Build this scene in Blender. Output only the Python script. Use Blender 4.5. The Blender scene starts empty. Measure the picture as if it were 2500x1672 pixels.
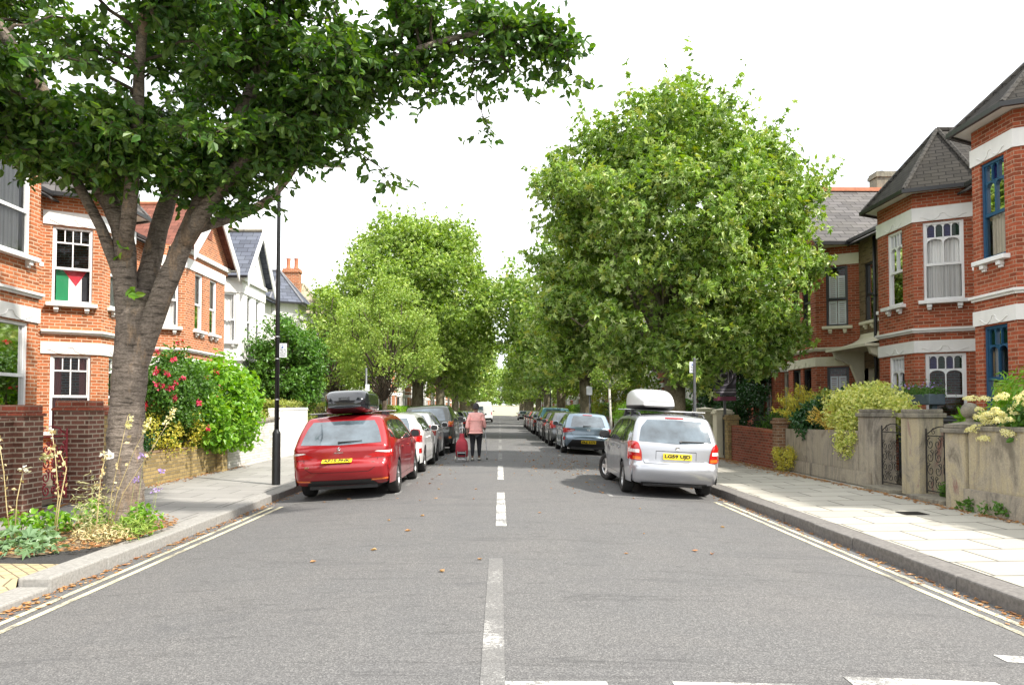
import bpy, bmesh, math, random
import numpy as np
from mathutils import Vector, Matrix
from mathutils.bvhtree import BVHTree
R = math.radians
random.seed(7); rng = np.random.default_rng(11)
S = bpy.context.scene
COL = S.collection

# ------------------------------------------------------------------ camera, light, sky
cam = bpy.data.cameras.new('camera'); cam_o = bpy.data.objects.new('camera', cam); COL.objects.link(cam_o)
cam_o.location = (0, 0, 1.52); cam_o.rotation_euler = (R(90 + 1.9), 0, R(-0.95)); cam.shift_y = 0.0417
cam.lens = 25.92; cam.sensor_width = 36; cam.clip_start = 0.1; cam.clip_end = 3000
S.camera = cam_o
SUN_EL, SUN_AZ = 50, 122            # azimuth clockwise from +Y (down the street)
sun = bpy.data.lights.new('sun', 'SUN'); sun.energy = 3.5; sun.angle = R(2.0); sun.color = (1, .95, .87)
sun_o = bpy.data.objects.new('sun', sun); COL.objects.link(sun_o)
sd = Vector((math.sin(R(SUN_AZ)) * math.cos(R(SUN_EL)), math.cos(R(SUN_AZ)) * math.cos(R(SUN_EL)), math.sin(R(SUN_EL))))
sun_o.rotation_euler = sd.to_track_quat('Z', 'Y').to_euler(); sun_o.location = sd * 60
W = bpy.data.worlds.new('World'); S.world = W; W.use_nodes = True
nt = W.node_tree; nt.nodes.clear()
out = nt.nodes.new('ShaderNodeOutputWorld')
sky = nt.nodes.new('ShaderNodeTexSky'); sky.sky_type = 'NISHITA'; sky.sun_disc = False
sky.sun_elevation = R(SUN_EL); sky.sun_rotation = R(SUN_AZ); sky.dust_density = 3
bg1 = nt.nodes.new('ShaderNodeBackground'); bg1.inputs['Strength'].default_value = .13
nt.links.new(sky.outputs[0], bg1.inputs[0])
bg2 = nt.nodes.new('ShaderNodeBackground'); bg2.inputs[0].default_value = (.96, .98, 1, 1); bg2.inputs[1].default_value = 1.0
tc = nt.nodes.new('ShaderNodeTexCoord'); mp = nt.nodes.new('ShaderNodeMapping'); mp.inputs['Scale'].default_value = (2, 2, 5)
no = nt.nodes.new('ShaderNodeTexNoise'); no.inputs['Scale'].default_value = 1.1; no.inputs['Detail'].default_value = 7
rp = nt.nodes.new('ShaderNodeValToRGB'); rp.color_ramp.elements[0].position = .30; rp.color_ramp.elements[0].color = (.45, .45, .45, 1)
rp.color_ramp.elements[1].position = .47
mx = nt.nodes.new('ShaderNodeMixShader')
nt.links.new(tc.outputs['Generated'], mp.inputs[0]); nt.links.new(mp.outputs[0], no.inputs[0]); nt.links.new(no.outputs[0], rp.inputs[0])
nt.links.new(rp.outputs[0], mx.inputs[0]); nt.links.new(bg1.outputs[0], mx.inputs[1]); nt.links.new(bg2.outputs[0], mx.inputs[2])
nt.links.new(mx.outputs[0], out.inputs[0])
S.view_settings.view_transform = 'Standard'; S.view_settings.look = 'None'; S.view_settings.exposure = 1.15; S.view_settings.gamma = 1
S.render.engine = 'CYCLES'
S.cycles.max_bounces = 6; S.cycles.diffuse_bounces = 3; S.cycles.glossy_bounces = 3; S.cycles.transmission_bounces = 3
S.cycles.transparent_max_bounces = 8; S.cycles.use_denoising = True; S.cycles.caustics_reflective = False; S.cycles.caustics_refractive = False

# ------------------------------------------------------------------ object helpers
INV = {}
def tag(o, label=None, cat=None, group=None, kind=None):
    if label: o['label'] = label
    if cat:
        o['category'] = cat
        if not kind: o['kind'] = 'thing'
    if group: o['group'] = group
    if kind: o['kind'] = kind
    return o
def thing(name, label, cat, loc=(0, 0, 0), rot=(0, 0, 0), group=None):
    o = bpy.data.objects.new(name, None); COL.objects.link(o); o.empty_display_size = .2
    o.location = loc; o.rotation_euler = rot
    from mathutils import Euler
    INV[o] = (Matrix.Translation(loc) @ Euler(rot).to_matrix().to_4x4()).inverted()
    return tag(o, label, cat, group)
def copy_tree(o, parent=None):
    c = o.copy(); COL.objects.link(c)
    if parent: c.parent = parent
    for ch in list(o.children): copy_tree(ch, c)
    return c
class MB:
    def __init__(s): s.v = []; s.f = []
    def add(s, vs, fs):
        n = len(s.v); s.v.extend([tuple(v) for v in vs]); s.f.extend([tuple(i + n for i in f) for f in fs])
    def box(s, x0, x1, y0, y1, z0, z1, M=None):
        vs = [Vector((x, y, z)) for z in (z0, z1) for y in (y0, y1) for x in (x0, x1)]
        if M: vs = [M @ v for v in vs]
        s.add(vs, [(0, 2, 3, 1), (4, 5, 7, 6), (0, 1, 5, 4), (2, 6, 7, 3), (0, 4, 6, 2), (1, 3, 7, 5)])
    def prism(s, poly, z0, z1, M=None, axis='z'):
        n = len(poly); f3 = {'z': lambda a, b, c: (a, b, c), 'y': lambda a, b, c: (a, c, b), 'x': lambda a, b, c: (c, a, b)}[axis]
        vs = [Vector(f3(a, b, z0)) for a, b in poly] + [Vector(f3(a, b, z1)) for a, b in poly]
        if M: vs = [M @ v for v in vs]
        s.add(vs, [tuple(range(n))[::-1], tuple(range(n, 2 * n))] + [(i, (i + 1) % n, (i + 1) % n + n, i + n) for i in range(n)])
    def tube(s, pts, rad, n=8, cap=True, M=None):
        pts = [Vector(p) for p in pts]
        if not hasattr(rad, '__len__'): rad = [rad] * len(pts)
        rings = []; up = Vector((.13, .21, .97)); prev = None
        for i, p in enumerate(pts):
            d = (pts[min(i + 1, len(pts) - 1)] - pts[max(i - 1, 0)])
            d = d.normalized() if d.length > 1e-9 else Vector((0, 0, 1))
            if prev is None:
                a = d.cross(up)
                if a.length < .15: a = d.cross(Vector((1, 0, 0)))
                a.normalize()
            else:
                a = (prev - d * prev.dot(d)).normalized()
            prev = a; b = d.cross(a)
            rings.append([p + (a * math.cos(2 * math.pi * k / n) + b * math.sin(2 * math.pi * k / n)) * rad[i] for k in range(n)])
        vs = [v for r in rings for v in r]
        if M: vs = [M @ v for v in vs]
        fs = [(i * n + k, i * n + (k + 1) % n, (i + 1) * n + (k + 1) % n, (i + 1) * n + k) for i in range(len(pts) - 1) for k in range(n)]
        if cap: fs += [tuple(range(n))[::-1], tuple((len(pts) - 1) * n + k for k in range(n))]
        s.add(vs, fs)
    def lathe(s, prof, n=16, M=None, axis='z'):
        vs = []
        for r, z in prof:
            for k in range(n):
                a = 2 * math.pi * k / n
                v = Vector((r * math.cos(a), r * math.sin(a), z)) if axis == 'z' else Vector((z, r * math.cos(a), r * math.sin(a)))
                vs.append(M @ v if M else v)
        s.add(vs, [(i * n + k, i * n + (k + 1) % n, (i + 1) * n + (k + 1) % n, (i + 1) * n + k) for i in range(len(prof) - 1) for k in range(n)])
    def grid(s, G):
        n = len(G[0]); vs = [v for r in G for v in r]
        s.add(vs, [(i * n + k, i * n + k + 1, (i + 1) * n + k + 1, (i + 1) * n + k) for i in range(len(G) - 1) for k in range(n - 1)])
    def build(s, name, mat, parent=None, smooth=False, bevel=0, world=False, weld=False, sub=0, autos=None):
        me = bpy.data.meshes.new(name); me.from_pydata([tuple(v) for v in s.v], [], s.f)
        return finish(me, name, mat, parent, smooth, bevel, world, weld, sub, autos)
def root_of(o):
    while o.parent: o = o.parent
    return o
def finish(me, name, mat, parent=None, smooth=False, bevel=0, world=False, weld=False, sub=0, autos=None, uv=True):
    if world and parent is not None:
        me.transform(INV[root_of(parent)])
    bm = bmesh.new(); bm.from_mesh(me)
    if weld: bmesh.ops.remove_doubles(bm, verts=bm.verts, dist=1e-4)
    bmesh.ops.recalc_face_normals(bm, faces=bm.faces)
    if uv:
        L = bm.loops.layers.uv.new('UVMap'); Z = Vector((0, 0, 1))
        for f in bm.faces:
            n = f.normal
            if abs(n.z) > .985:
                for l in f.loops: l[L].uv = (l.vert.co.x, l.vert.co.y)
            else:
                t = Z.cross(n).normalized(); b = n.cross(t)
                if abs(n.z) < .05: b = Z
                for l in f.loops: l[L].uv = (l.vert.co.dot(t), l.vert.co.dot(b))
    bm.to_mesh(me); bm.free()
    if smooth: me.shade_smooth()
    if autos is not None:
        try: me.set_sharp_from_angle(angle=R(autos))
        except Exception: pass
    o = bpy.data.objects.new(name, me); COL.objects.link(o)
    if mat is not None: me.materials.append(mat)
    if parent is not None: o.parent = parent
    if bevel:
        m = o.modifiers.new('bevel', 'BEVEL'); m.width = bevel; m.segments = 2; m.limit_method = 'ANGLE'; m.angle_limit = R(40)
    if sub:
        m = o.modifiers.new('sub', 'SUBSURF'); m.levels = sub; m.render_levels = sub
    return o
def fastmesh(name, V, F, mat, parent=None, smooth=False, world=True):
    """V (n,3) array, F (m,k) int array"""
    me = bpy.data.meshes.new(name); V = np.asarray(V, np.float32); F = np.asarray(F, np.int32)
    if world and parent is not None:
        m = np.array(INV[root_of(parent)]); V = (V @ m[:3, :3].T + m[:3, 3]).astype(np.float32)
    me.vertices.add(len(V)); me.vertices.foreach_set('co', V.ravel())
    me.loops.add(F.size); me.loops.foreach_set('vertex_index', F.ravel())
    me.polygons.add(len(F)); me.polygons.foreach_set('loop_start', np.arange(len(F), dtype=np.int32) * F.shape[1])
    me.polygons.foreach_set('use_smooth', np.full(len(F), smooth, bool))
    me.update(calc_edges=True); me.validate()
    me.materials.append(mat)
    o = bpy.data.objects.new(name, me); COL.objects.link(o)
    if parent is not None: o.parent = parent
    return o
def text_mesh(s, size, depth=.002, bold=.02):
    cu = bpy.data.curves.new('lettering', 'FONT'); cu.body = s; cu.size = size; cu.extrude = depth; cu.align_x = 'CENTER'; cu.align_y = 'CENTER'
    cu.resolution_u = 2; cu.offset = size * bold
    o = bpy.data.objects.new('tmp', cu); COL.objects.link(o)
    me = bpy.data.meshes.new_from_object(o.evaluated_get(bpy.context.evaluated_depsgraph_get()))
    bpy.data.objects.remove(o); bpy.data.curves.remove(cu)
    return me

# ------------------------------------------------------------------ materials
class NT:
    def __init__(s, name):
        s.m = bpy.data.materials.new(name); s.m.use_nodes = True; s.t = s.m.node_tree; s.t.nodes.clear()
        s.out = s.n('ShaderNodeOutputMaterial'); s.b = s.n('ShaderNodeBsdfPrincipled'); s.l(s.b.outputs[0], s.out.inputs[0])
    def n(s, t, **k):
        x = s.t.nodes.new(t)
        for a, v in k.items(): setattr(x, a, v)
        return x
    def l(s, a, b): s.t.links.new(a, b)
    def coord(s, kind='Object', scale=(1, 1, 1), rot=(0, 0, 0)):
        c = s.n('ShaderNodeTexCoord'); m = s.n('ShaderNodeMapping'); m.inputs['Scale'].default_value = scale; m.inputs['Rotation'].default_value = rot
        s.l(c.outputs[kind], m.inputs[0]); return m.outputs[0]
    def pos(s, scale=(1, 1, 1)):
        c = s.n('ShaderNodeNewGeometry'); m = s.n('ShaderNodeMapping'); m.inputs['Scale'].default_value = scale
        s.l(c.outputs['Position'], m.inputs[0]); return m.outputs[0]
    def noise(s, vec, scale, detail=4, rough=.6, dist=0):
        x = s.n('ShaderNodeTexNoise'); x.inputs['Scale'].default_value = scale; x.inputs['Detail'].default_value = detail
        x.inputs['Roughness'].default_value = rough; x.inputs['Distortion'].default_value = dist
        if vec is not None: s.l(vec, x.inputs['Vector'])
        return x.outputs[0]
    def ramp(s, fac, *st):
        x = s.n('ShaderNodeValToRGB'); e = x.color_ramp.elements
        while len(e) < len(st): e.new(.5)
        for i, (p, c) in enumerate(st):
            e[i].position = p; e[i].color = (*c, 1) if hasattr(c, '__len__') else (c, c, c, 1)
        s.l(fac, x.inputs[0]); return x.outputs[0]
    def mix(s, fac, a, b, mode='MIX'):
        x = s.n('ShaderNodeMix', data_type='RGBA', blend_type=mode)
        for v, i in ((fac, 0), (a, 6), (b, 7)):
            if hasattr(v, 'links') or isinstance(v, bpy.types.NodeSocket): s.l(v, x.inputs[i])
            elif i == 0: x.inputs[0].default_value = v
            else: x.inputs[i].default_value = (*v, 1) if len(v) == 3 else v
        return x.outputs[2]
    def bump(s, h, strength=.4, dist=.01):
        x = s.n('ShaderNodeBump'); x.inputs['Strength'].default_value = strength; x.inputs['Distance'].default_value = dist
        s.l(h, x.inputs['Height']); s.l(x.outputs[0], s.b.inputs['Normal']); return x
    def col(s, c):
        if isinstance(c, bpy.types.NodeSocket): s.l(c, s.b.inputs['Base Color'])
        else: s.b.inputs['Base Color'].default_value = (*c, 1)
    def set(s, **k):
        for a, v in k.items():
            i = s.b.inputs[{'rough': 'Roughness', 'metal': 'Metallic', 'spec': 'Specular IOR Level', 'coat': 'Coat Weight', 'coatr': 'Coat Roughness', 'alpha': 'Alpha'}[a]]
            if isinstance(v, bpy.types.NodeSocket): s.l(v, i)
            else: i.default_value = v
        return s
def plain(name, c, rough=.6, metal=0, var=.15, scale=6, bump=0, bscale=40, coat=0, spec=.5, stain=0):
    t = NT(name); p = t.coord('Object')
    n = t.noise(p, scale, 5)
    a = tuple(x * (1 - var) for x in c); b = tuple(min(1, x * (1 + var)) for x in c)
    cc = t.ramp(n, (.3, a), (.7, b))
    if stain:
        q = t.coord('Object', (3, 3, .7)); n2 = t.noise(q, 2.2, 6, .7)
        cc = t.mix(t.ramp(n2, (.45, 0), (.75, stain)), cc, tuple(x * .35 for x in c))
    t.col(cc); t.set(rough=rough, metal=metal, coat=coat, spec=spec)
    if bump: t.bump(t.noise(p, bscale, 4), bump, .004)
    return t.m
def brick(name, c1, c2, mortar, w=.225, h=.075, ms=.010, dirt=.35, squash=.5, bump=.5, roughn=.85, tint=None, darkc=None):
    t = NT(name); uv = t.coord('UV')
    x = t.n('ShaderNodeTexBrick'); t.l(uv, x.inputs['Vector']); x.inputs['Scale'].default_value = 1
    x.inputs['Brick Width'].default_value = w; x.inputs['Row Height'].default_value = h; x.inputs['Mortar Size'].default_value = ms
    x.inputs['Mortar Smooth'].default_value = .2; x.inputs['Bias'].default_value = 0; x.offset = .5
    x.inputs['Color1'].default_value = (*c1, 1); x.inputs['Color2'].default_value = (*c2, 1); x.inputs['Mortar'].default_value = (*mortar, 1)
    # per-brick extra variation via a coarse noise snapped to the bricks by a second brick texture
    y = t.n('ShaderNodeTexBrick'); t.l(uv, y.inputs['Vector']); y.inputs['Scale'].default_value = 1
    y.inputs['Brick Width'].default_value = w; y.inputs['Row Height'].default_value = h; y.inputs['Mortar Size'].default_value = 0
    y.inputs['Color1'].default_value = (0, 0, 0, 1); y.inputs['Color2'].default_value = (1, 1, 1, 1); y.inputs['Bias'].default_value = .25
    d = darkc or tuple(v * .45 for v in c1)
    cc = t.mix(t.ramp(y.outputs[0], (.72, 0), (1, .75)), x.outputs['Color'], d)
    cc = t.mix(x.outputs['Fac'], cc, mortar)
    big = t.noise(t.pos((1, 1, .6)), .9, 6, .7)
    cc = t.mix(t.ramp(big, (.35, 0), (.75, dirt)), cc, tuple(v * .45 for v in c2))
    fine = t.noise(t.pos(), 45, 4)
    cc = t.mix(.35, cc, t.ramp(fine, (.3, .25), (.7, .95)), 'OVERLAY')
    t.col(cc); t.set(rough=roughn, spec=.25)
    inv = t.n('ShaderNodeMath', operation='SUBTRACT'); inv.inputs[0].default_value = 1; t.l(x.outputs['Fac'], inv.inputs[1])
    ad = t.n('ShaderNodeMath', operation='MULTIPLY_ADD'); t.l(fine, ad.inputs[0]); ad.inputs[1].default_value = .35; t.l(inv.outputs[0], ad.inputs[2])
    t.bump(ad.outputs[0], bump, .008)
    return t.m
def leafmat(name, cols, trans=.35, rough=.45, gloss=.5):
    t = NT(name); g = t.n('ShaderNodeNewGeometry'); r = g.outputs['Random Per Island']
    n = len(cols); c = t.ramp(r, *[(i / (n - 1) if n > 1 else 0, q) for i, q in enumerate(cols)])
    big = t.noise(t.pos(), .8, 3)
    c = t.mix(t.ramp(big, (.35, 0), (.7, .35)), c, cols[-1])
    t.col(c); t.set(rough=rough, spec=gloss)
    tr = t.n('ShaderNodeBsdfTranslucent'); mixs = t.n('ShaderNodeMixShader'); mixs.inputs[0].default_value = trans
    cc = t.mix(.5, c, (1.0, 1.0, .25), 'MULTIPLY'); t.l(t.mix(.3, cc, c), tr.inputs[0])
    bright = t.n('ShaderNodeHueSaturation'); bright.inputs['Value'].default_value = 1.5; bright.inputs['Saturation'].default_value = 1.1
    t.l(cc, bright.inputs['Color']); t.l(bright.outputs[0], tr.inputs[0])
    t.l(t.b.outputs[0], mixs.inputs[1]); t.l(tr.outputs[0], mixs.inputs[2]); t.l(mixs.outputs[0], t.out.inputs[0])
    return t.m

M = {}
# asphalt: grey aggregate speckle, patches, cracks
def asphalt(name, base=.105, paint=None, wear=.5):
    t = NT(name); p = t.pos()
    v = t.n('ShaderNodeTexVoronoi'); t.l(p, v.inputs['Vector']); v.inputs['Scale'].default_value = 130
    hs = t.n('ShaderNodeSeparateColor'); t.l(v.outputs['Color'], hs.inputs[0])
    b = base
    agg = t.ramp(hs.outputs[0], (0, (b * .62, b * .61, b * .60)), (.5, (b * .95, b * .935, b * .92)), (.85, (b * 1.35, b * 1.33, b * 1.3)), (1, (b * 1.9, b * 1.87, b * 1.8)))
    fine = t.noise(p, 260, 2)
    agg = t.mix(t.ramp(fine, (.35, 0), (.75, .55)), agg, (b * .4, b * .4, b * .42))
    big = t.noise(p, .55, 6, .65, .6)
    agg = t.mix(t.ramp(big, (.35, 0), (.72, .5)), agg, t.mix(1.0, agg, (1.22, 1.17, 1.12), 'MULTIPLY'))
    st = t.noise(t.pos((.55, 1.6, 1)), 1.1, 7, .75, 1.2)
    agg = t.mix(t.ramp(st, (.55, 0), (.68, .5)), agg, (b * .55, b * .55, b * .57))
    # transverse cracks / tar joints
    wv = t.noise(t.pos((.12, 1.15, 1)), 1.3, 5, .6, .8)
    agg = t.mix(t.ramp(wv, (.492, 0), (.5, .4), (.508, 0)), agg, (b * .3, b * .3, b * .3))
    # tyre polish: long streaks
    tp = t.noise(t.pos((1.6, .04, 1)), 1, 3)
    agg = t.mix(t.ramp(tp, (.4, 0), (.7, .2)), agg, (b * .7, b * .7, b * .73))
    if paint:
        w = t.noise(p, 26, 8, .8); w2 = t.noise(p, 1.7, 4); w3 = t.noise(p, 190, 2)
        a = t.n('ShaderNodeMath', operation='MULTIPLY_ADD'); t.l(w2, a.inputs[0]); a.inputs[1].default_value = .9; t.l(w, a.inputs[2])
        a2 = t.n('ShaderNodeMath', operation='MULTIPLY_ADD'); t.l(w3, a2.inputs[0]); a2.inputs[1].default_value = .35; t.l(a.outputs[0], a2.inputs[2])
        a3 = t.n('ShaderNodeMath', operation='MULTIPLY'); t.l(a2.outputs[0], a3.inputs[0]); a3.inputs[1].default_value = .444
        f = t.ramp(a3.outputs[0], (.08 + wear * .6, 1), (.17 + wear * .6, .10))
        agg = t.mix(f, agg, paint)
    t.col(agg); t.set(rough=.9, spec=.3)
    t.bump(v.outputs['Distance'], .3, .005)
    return t.m
M['asphalt'] = asphalt('asphalt', .132)
M['asphalt_dark'] = asphalt('asphalt_dark', .05)
M['white_paint'] = asphalt('white_paint', .125, (.62, .61, .57), .62)
M['white_worn'] = asphalt('white_worn', .125, (.52, .51, .48), .50)
M['yellow_paint'] = asphalt('yellow_paint', .125, (.60, .55, .37), .66)
def slabs(name, c, w, h, ms, mort, off=.5, rot=0, dirt=.3):
    t = NT(name); uv = t.coord('UV', rot=(0, 0, rot))
    x = t.n('ShaderNodeTexBrick'); t.l(uv, x.inputs['Vector']); x.inputs['Scale'].default_value = 1; x.offset = off
    x.inputs['Brick Width'].default_value = w; x.inputs['Row Height'].default_value = h; x.inputs['Mortar Size'].default_value = ms
    x.inputs['Color1'].default_value = (*[v * .9 for v in c], 1); x.inputs['Color2'].default_value = (*[v * 1.1 for v in c], 1); x.inputs['Mortar'].default_value = (*mort, 1)
    cc = x.outputs['Color']; p = t.pos()
    cc = t.mix(t.ramp(t.noise(p, .8, 7, .75, .5), (.42, 0), (.75, dirt)), cc, tuple(v * .5 for v in c))
    cc = t.mix(t.ramp(t.noise(p, 90, 3), (.3, .35), (.75, 0)), cc, tuple(v * .6 for v in c))
    cc = t.mix(t.ramp(t.noise(p, 6, 6, .8), (.62, 0), (.8, .35)), cc, tuple(v * .4 for v in c))
    t.col(cc); t.set(rough=.85, spec=.3)
    inv = t.n('ShaderNodeMath', operation='SUBTRACT'); inv.inputs[0].default_value = 1; t.l(x.outputs['Fac'], inv.inputs[1])
    ad = t.n('ShaderNodeMath', operation='MULTIPLY_ADD'); t.l(t.noise(p, 60, 4), ad.inputs[0]); ad.inputs[1].default_value = .3; t.l(inv.outputs[0], ad.inputs[2])
    t.bump(ad.outputs[0], .4, .006)
    return t.m
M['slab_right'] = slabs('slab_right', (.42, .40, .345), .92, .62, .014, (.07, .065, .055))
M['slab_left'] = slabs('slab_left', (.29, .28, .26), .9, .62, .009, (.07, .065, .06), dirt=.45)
M['paver'] = slabs('paver', (.42, .34, .2), .2, .1, .008, (.12, .1, .07), rot=.78, dirt=.35)
M['kerb'] = plain('kerb', (.27, .26, .24), .85, var=.22, scale=30, bump=.5, bscale=60, stain=0)
M['kerb_shaded'] = plain('kerb_shaded', (.15, .14, .13), .85, var=.3, scale=26, bump=.6, bscale=60, stain=0)  # kerb colour darkened to stand for shade on the right kerb face
M['soil'] = plain('soil', (.16, .115, .07), .95, var=.5, scale=14, bump=.9, bscale=30)
M['garden_ground'] = plain('garden_ground', (.15, .13, .09), .95, var=.4, scale=3, bump=.6)
M['grass_ground'] = plain('grass_ground', (.10, .12, .05), .95, var=.4, scale=1)
M['brick_orange'] = brick('brick_orange', (.42, .125, .048), (.54, .19, .075), (.50, .36, .25), ms=.011, dirt=.25)
M['brick_red'] = brick('brick_red', (.33, .075, .035), (.41, .11, .05), (.38, .25, .17), ms=.008, dirt=.35)
M['brick_purple'] = brick('brick_purple', (.15, .068, .05), (.22, .095, .065), (.36, .30, .23), ms=.011, dirt=.2)
M['brick_yellow'] = brick('brick_yellow', (.34, .245, .10), (.42, .31, .14), (.2, .165, .11), ms=.009, dirt=.5)
M['brick_brown'] = brick('brick_brown', (.20, .105, .06), (.28, .14, .075), (.3, .24, .17), dirt=.5)
M['brick_stock'] = brick('brick_stock', (.20, .14, .075), (.27, .19, .105), (.2, .16, .11), dirt=.5)
M['brick_whitewash'] = brick('brick_whitewash', (.62, .60, .54), (.72, .70, .65), (.36, .34, .3), ms=.007, dirt=.45, darkc=(.4, .38, .34))
M['brick_dark'] = brick('brick_dark', (.26, .06, .035), (.33, .09, .05), (.26, .18, .13), dirt=.4)
def roofmat(name, c, w, h, ms=.006, bump=.8, moss=.2):
    t = NT(name); uv = t.coord('UV')
    x = t.n('ShaderNodeTexBrick'); t.l(uv, x.inputs['Vector']); x.inputs['Scale'].default_value = 1; x.offset = .5
    x.inputs['Brick Width'].default_value = w; x.inputs['Row Height'].default_value = h; x.inputs['Mortar Size'].default_value = ms
    x.inputs['Color1'].default_value = (*[v * .75 for v in c], 1); x.inputs['Color2'].default_value = (*[v * 1.2 for v in c], 1); x.inputs['Mortar'].default_value = (*[v * .2 for v in c], 1)
    cc = t.mix(t.ramp(t.noise(t.pos(), 1.2, 6, .7), (.45, 0), (.8, moss)), x.outputs['Color'], (c[0] * 1.6, c[1] * 1.6, c[2] * 1.2))
    t.col(cc); t.set(rough=.8, spec=.2)
    # saw-tooth per course so that each row overlaps the one below
    se = t.n('ShaderNodeSeparateXYZ'); t.l(uv, se.inputs[0]); dv = t.n('ShaderNodeMath', operation='DIVIDE'); t.l(se.outputs[1], dv.inputs[0]); dv.inputs[1].default_value = h
    fr = t.n('ShaderNodeMath', operation='FRACT'); t.l(dv.outputs[0], fr.inputs[0]); iv = t.n('ShaderNodeMath', operation='SUBTRACT'); iv.inputs[0].default_value = 1; t.l(fr.outputs[0], iv.inputs[1])
    t.bump(iv.outputs[0], bump, .03)
    return t.m
M['slate'] = roofmat('slate', (.105, .098, .096), .45, .25, ms=.012)
M['slate_blue'] = roofmat('slate_blue', (.10, .11, .14), .42, .24, ms=.009)
M['tile_dark'] = roofmat('tile_dark', (.042, .038, .033), .30, .135, ms=.012, bump=1.0, moss=.25)
M['tile_red'] = roofmat('tile_red', (.17, .065, .045), .3, .2)
M['slate_stone'] = roofmat('slate_stone', (.33, .29, .21), .3, .22)
M['stucco'] = plain('stucco', (.74, .73, .70), .7, var=.05, scale=3, stain=.12)
M['stucco_cream'] = plain('stucco_cream', (.70, .66, .50), .7, var=.05, scale=3, stain=.15)
M['white_wall'] = plain('white_wall', (.76, .75, .71), .8, var=.05, scale=2, stain=.14)
M['white_trim'] = plain('white_trim', (.78, .78, .77), .4, var=.03)
M['blue_trim'] = plain('blue_trim', (.018, .075, .15), .35, var=.1)
M['black_trim'] = plain('black_trim', (.02, .02, .022), .4, var=.1)
M['gutter'] = plain('gutter', (.015, .015, .016), .4, var=.1)
M['red_door'] = plain('red_door', (.36, .012, .02), .4, var=.08)
M['terracotta'] = plain('terracotta', (.46, .17, .09), .8, var=.2)
M['lead'] = plain('lead', (.17, .17, .18), .5, var=.2)
def oldstone(name, c, c2, c3):
    t = NT(name); p = t.pos(); a = t.noise(t.pos((1, 1, .45)), 1.8, 8, .72, .8)
    cc = t.ramp(a, (.34, tuple(v * .45 for v in c)), (.44, c), (.53, c2), (.58, c), (.66, c3), (.74, c2))
    v = t.n('ShaderNodeTexVoronoi'); t.l(p, v.inputs['Vector']); v.inputs['Scale'].default_value = 60
    cc = t.mix(t.ramp(t.noise(p, 50, 4, .8), (.35, .45), (.65, 0)), cc, tuple(x * .35 for x in c))
    cc = t.mix(t.ramp(t.noise(t.pos((5, 5, .35)), 1.5, 5), (.52, 0), (.75, .55)), cc, tuple(x * .28 for x in c))
    t.col(cc); t.set(rough=.95, spec=.2); t.bump(t.noise(p, 38, 6, .8), .9, .012); return t.m
M['old_render'] = oldstone('old_render', (.36, .32, .26), (.46, .40, .30), (.24, .19, .13))
M['old_stone'] = oldstone('old_stone', (.42, .37, .28), (.52, .44, .28), (.30, .12, .10))
M['coping'] = oldstone('coping', (.24, .22, .18), (.32, .29, .22), (.14, .12, .09))
M['whitewash'] = oldstone('whitewash', (.62, .60, .54), (.66, .64, .58), (.3, .29, .26))
M['iron'] = plain('iron', (.02, .018, .017), .5, metal=.3, var=.5, scale=20)
M['iron_red'] = plain('iron_red', (.30, .03, .045), .5, var=.35, scale=20)
M['post_black'] = plain('post_black', (.012, .013, .014), .38, var=.2, scale=5)
M['grey_metal'] = plain('grey_metal', (.12, .125, .13), .45, metal=.4, var=.2)
M['alu'] = plain('alu', (.62, .62, .62), .3, metal=.9, var=.08)
M['chrome'] = plain('chrome', (.75, .75, .76), .12, metal=1, var=.03)
M['plastic_black'] = plain('plastic_black', (.018, .018, .019), .45, var=.2, scale=8)
M['rubber'] = plain('rubber', (.022, .021, .02), .85, var=.35, scale=15, bump=.3)
M['bin'] = plain('bin', (.02, .022, .024), .4, var=.25)
M['planter'] = plain('planter', (.08, .11, .13), .7, var=.25)
M['sign_white'] = plain('sign_white', (.75, .77, .8), .4, var=.03)
M['sign_blue'] = plain('sign_blue', (.02, .08, .35), .4, var=.03)
M['board'] = plain('board', (.06, .055, .075), .45, var=.1)
M['board_text'] = plain('board_text', (.42, .40, .46), .45, var=.05)
M['board_strip'] = plain('board_strip', (.22, .05, .10), .45, var=.05)
def glass(name, tint=(.10, .12, .14), rough=.03, op=.45):
    t = NT(name); t.t.nodes.remove(t.b)
    tr = t.n('ShaderNodeBsdfTransparent'); tr.inputs[0].default_value = (*[min(1, x + .55) for x in tint], 1)
    df = t.n('ShaderNodeBsdfDiffuse'); df.inputs[0].default_value = (*[x * .5 for x in tint], 1)
    gl = t.n('ShaderNodeBsdfGlossy'); gl.inputs['Roughness'].default_value = rough
    m1 = t.n('ShaderNodeMixShader'); m1.inputs[0].default_value = op; t.l(tr.outputs[0], m1.inputs[1]); t.l(df.outputs[0], m1.inputs[2])
    fr = t.n('ShaderNodeFresnel'); fr.inputs[0].default_value = 1.38
    m2 = t.n('ShaderNodeMixShader'); t.l(fr.outputs[0], m2.inputs[0]); t.l(m1.outputs[0], m2.inputs[1]); t.l(gl.outputs[0], m2.inputs[2])
    t.l(m2.outputs[0], t.out.inputs[0]); return t.m
M['glass'] = glass('glass', (.40, .41, .42), op=.02)
M['glass_blue'] = glass('glass_blue', (.02, .02, .16), op=.7)
M['glass_green'] = glass('glass_green', (.01, .06, .03), op=.7)
M['car_glass'] = plain('car_glass', (.035, .042, .045), .04, var=.5, scale=1.6, coat=1, spec=.8)
M['car_glass_rear'] = plain('car_glass_rear', (.075, .10, .12), .05, var=.6, scale=2.2, coat=1, spec=.9)
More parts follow.
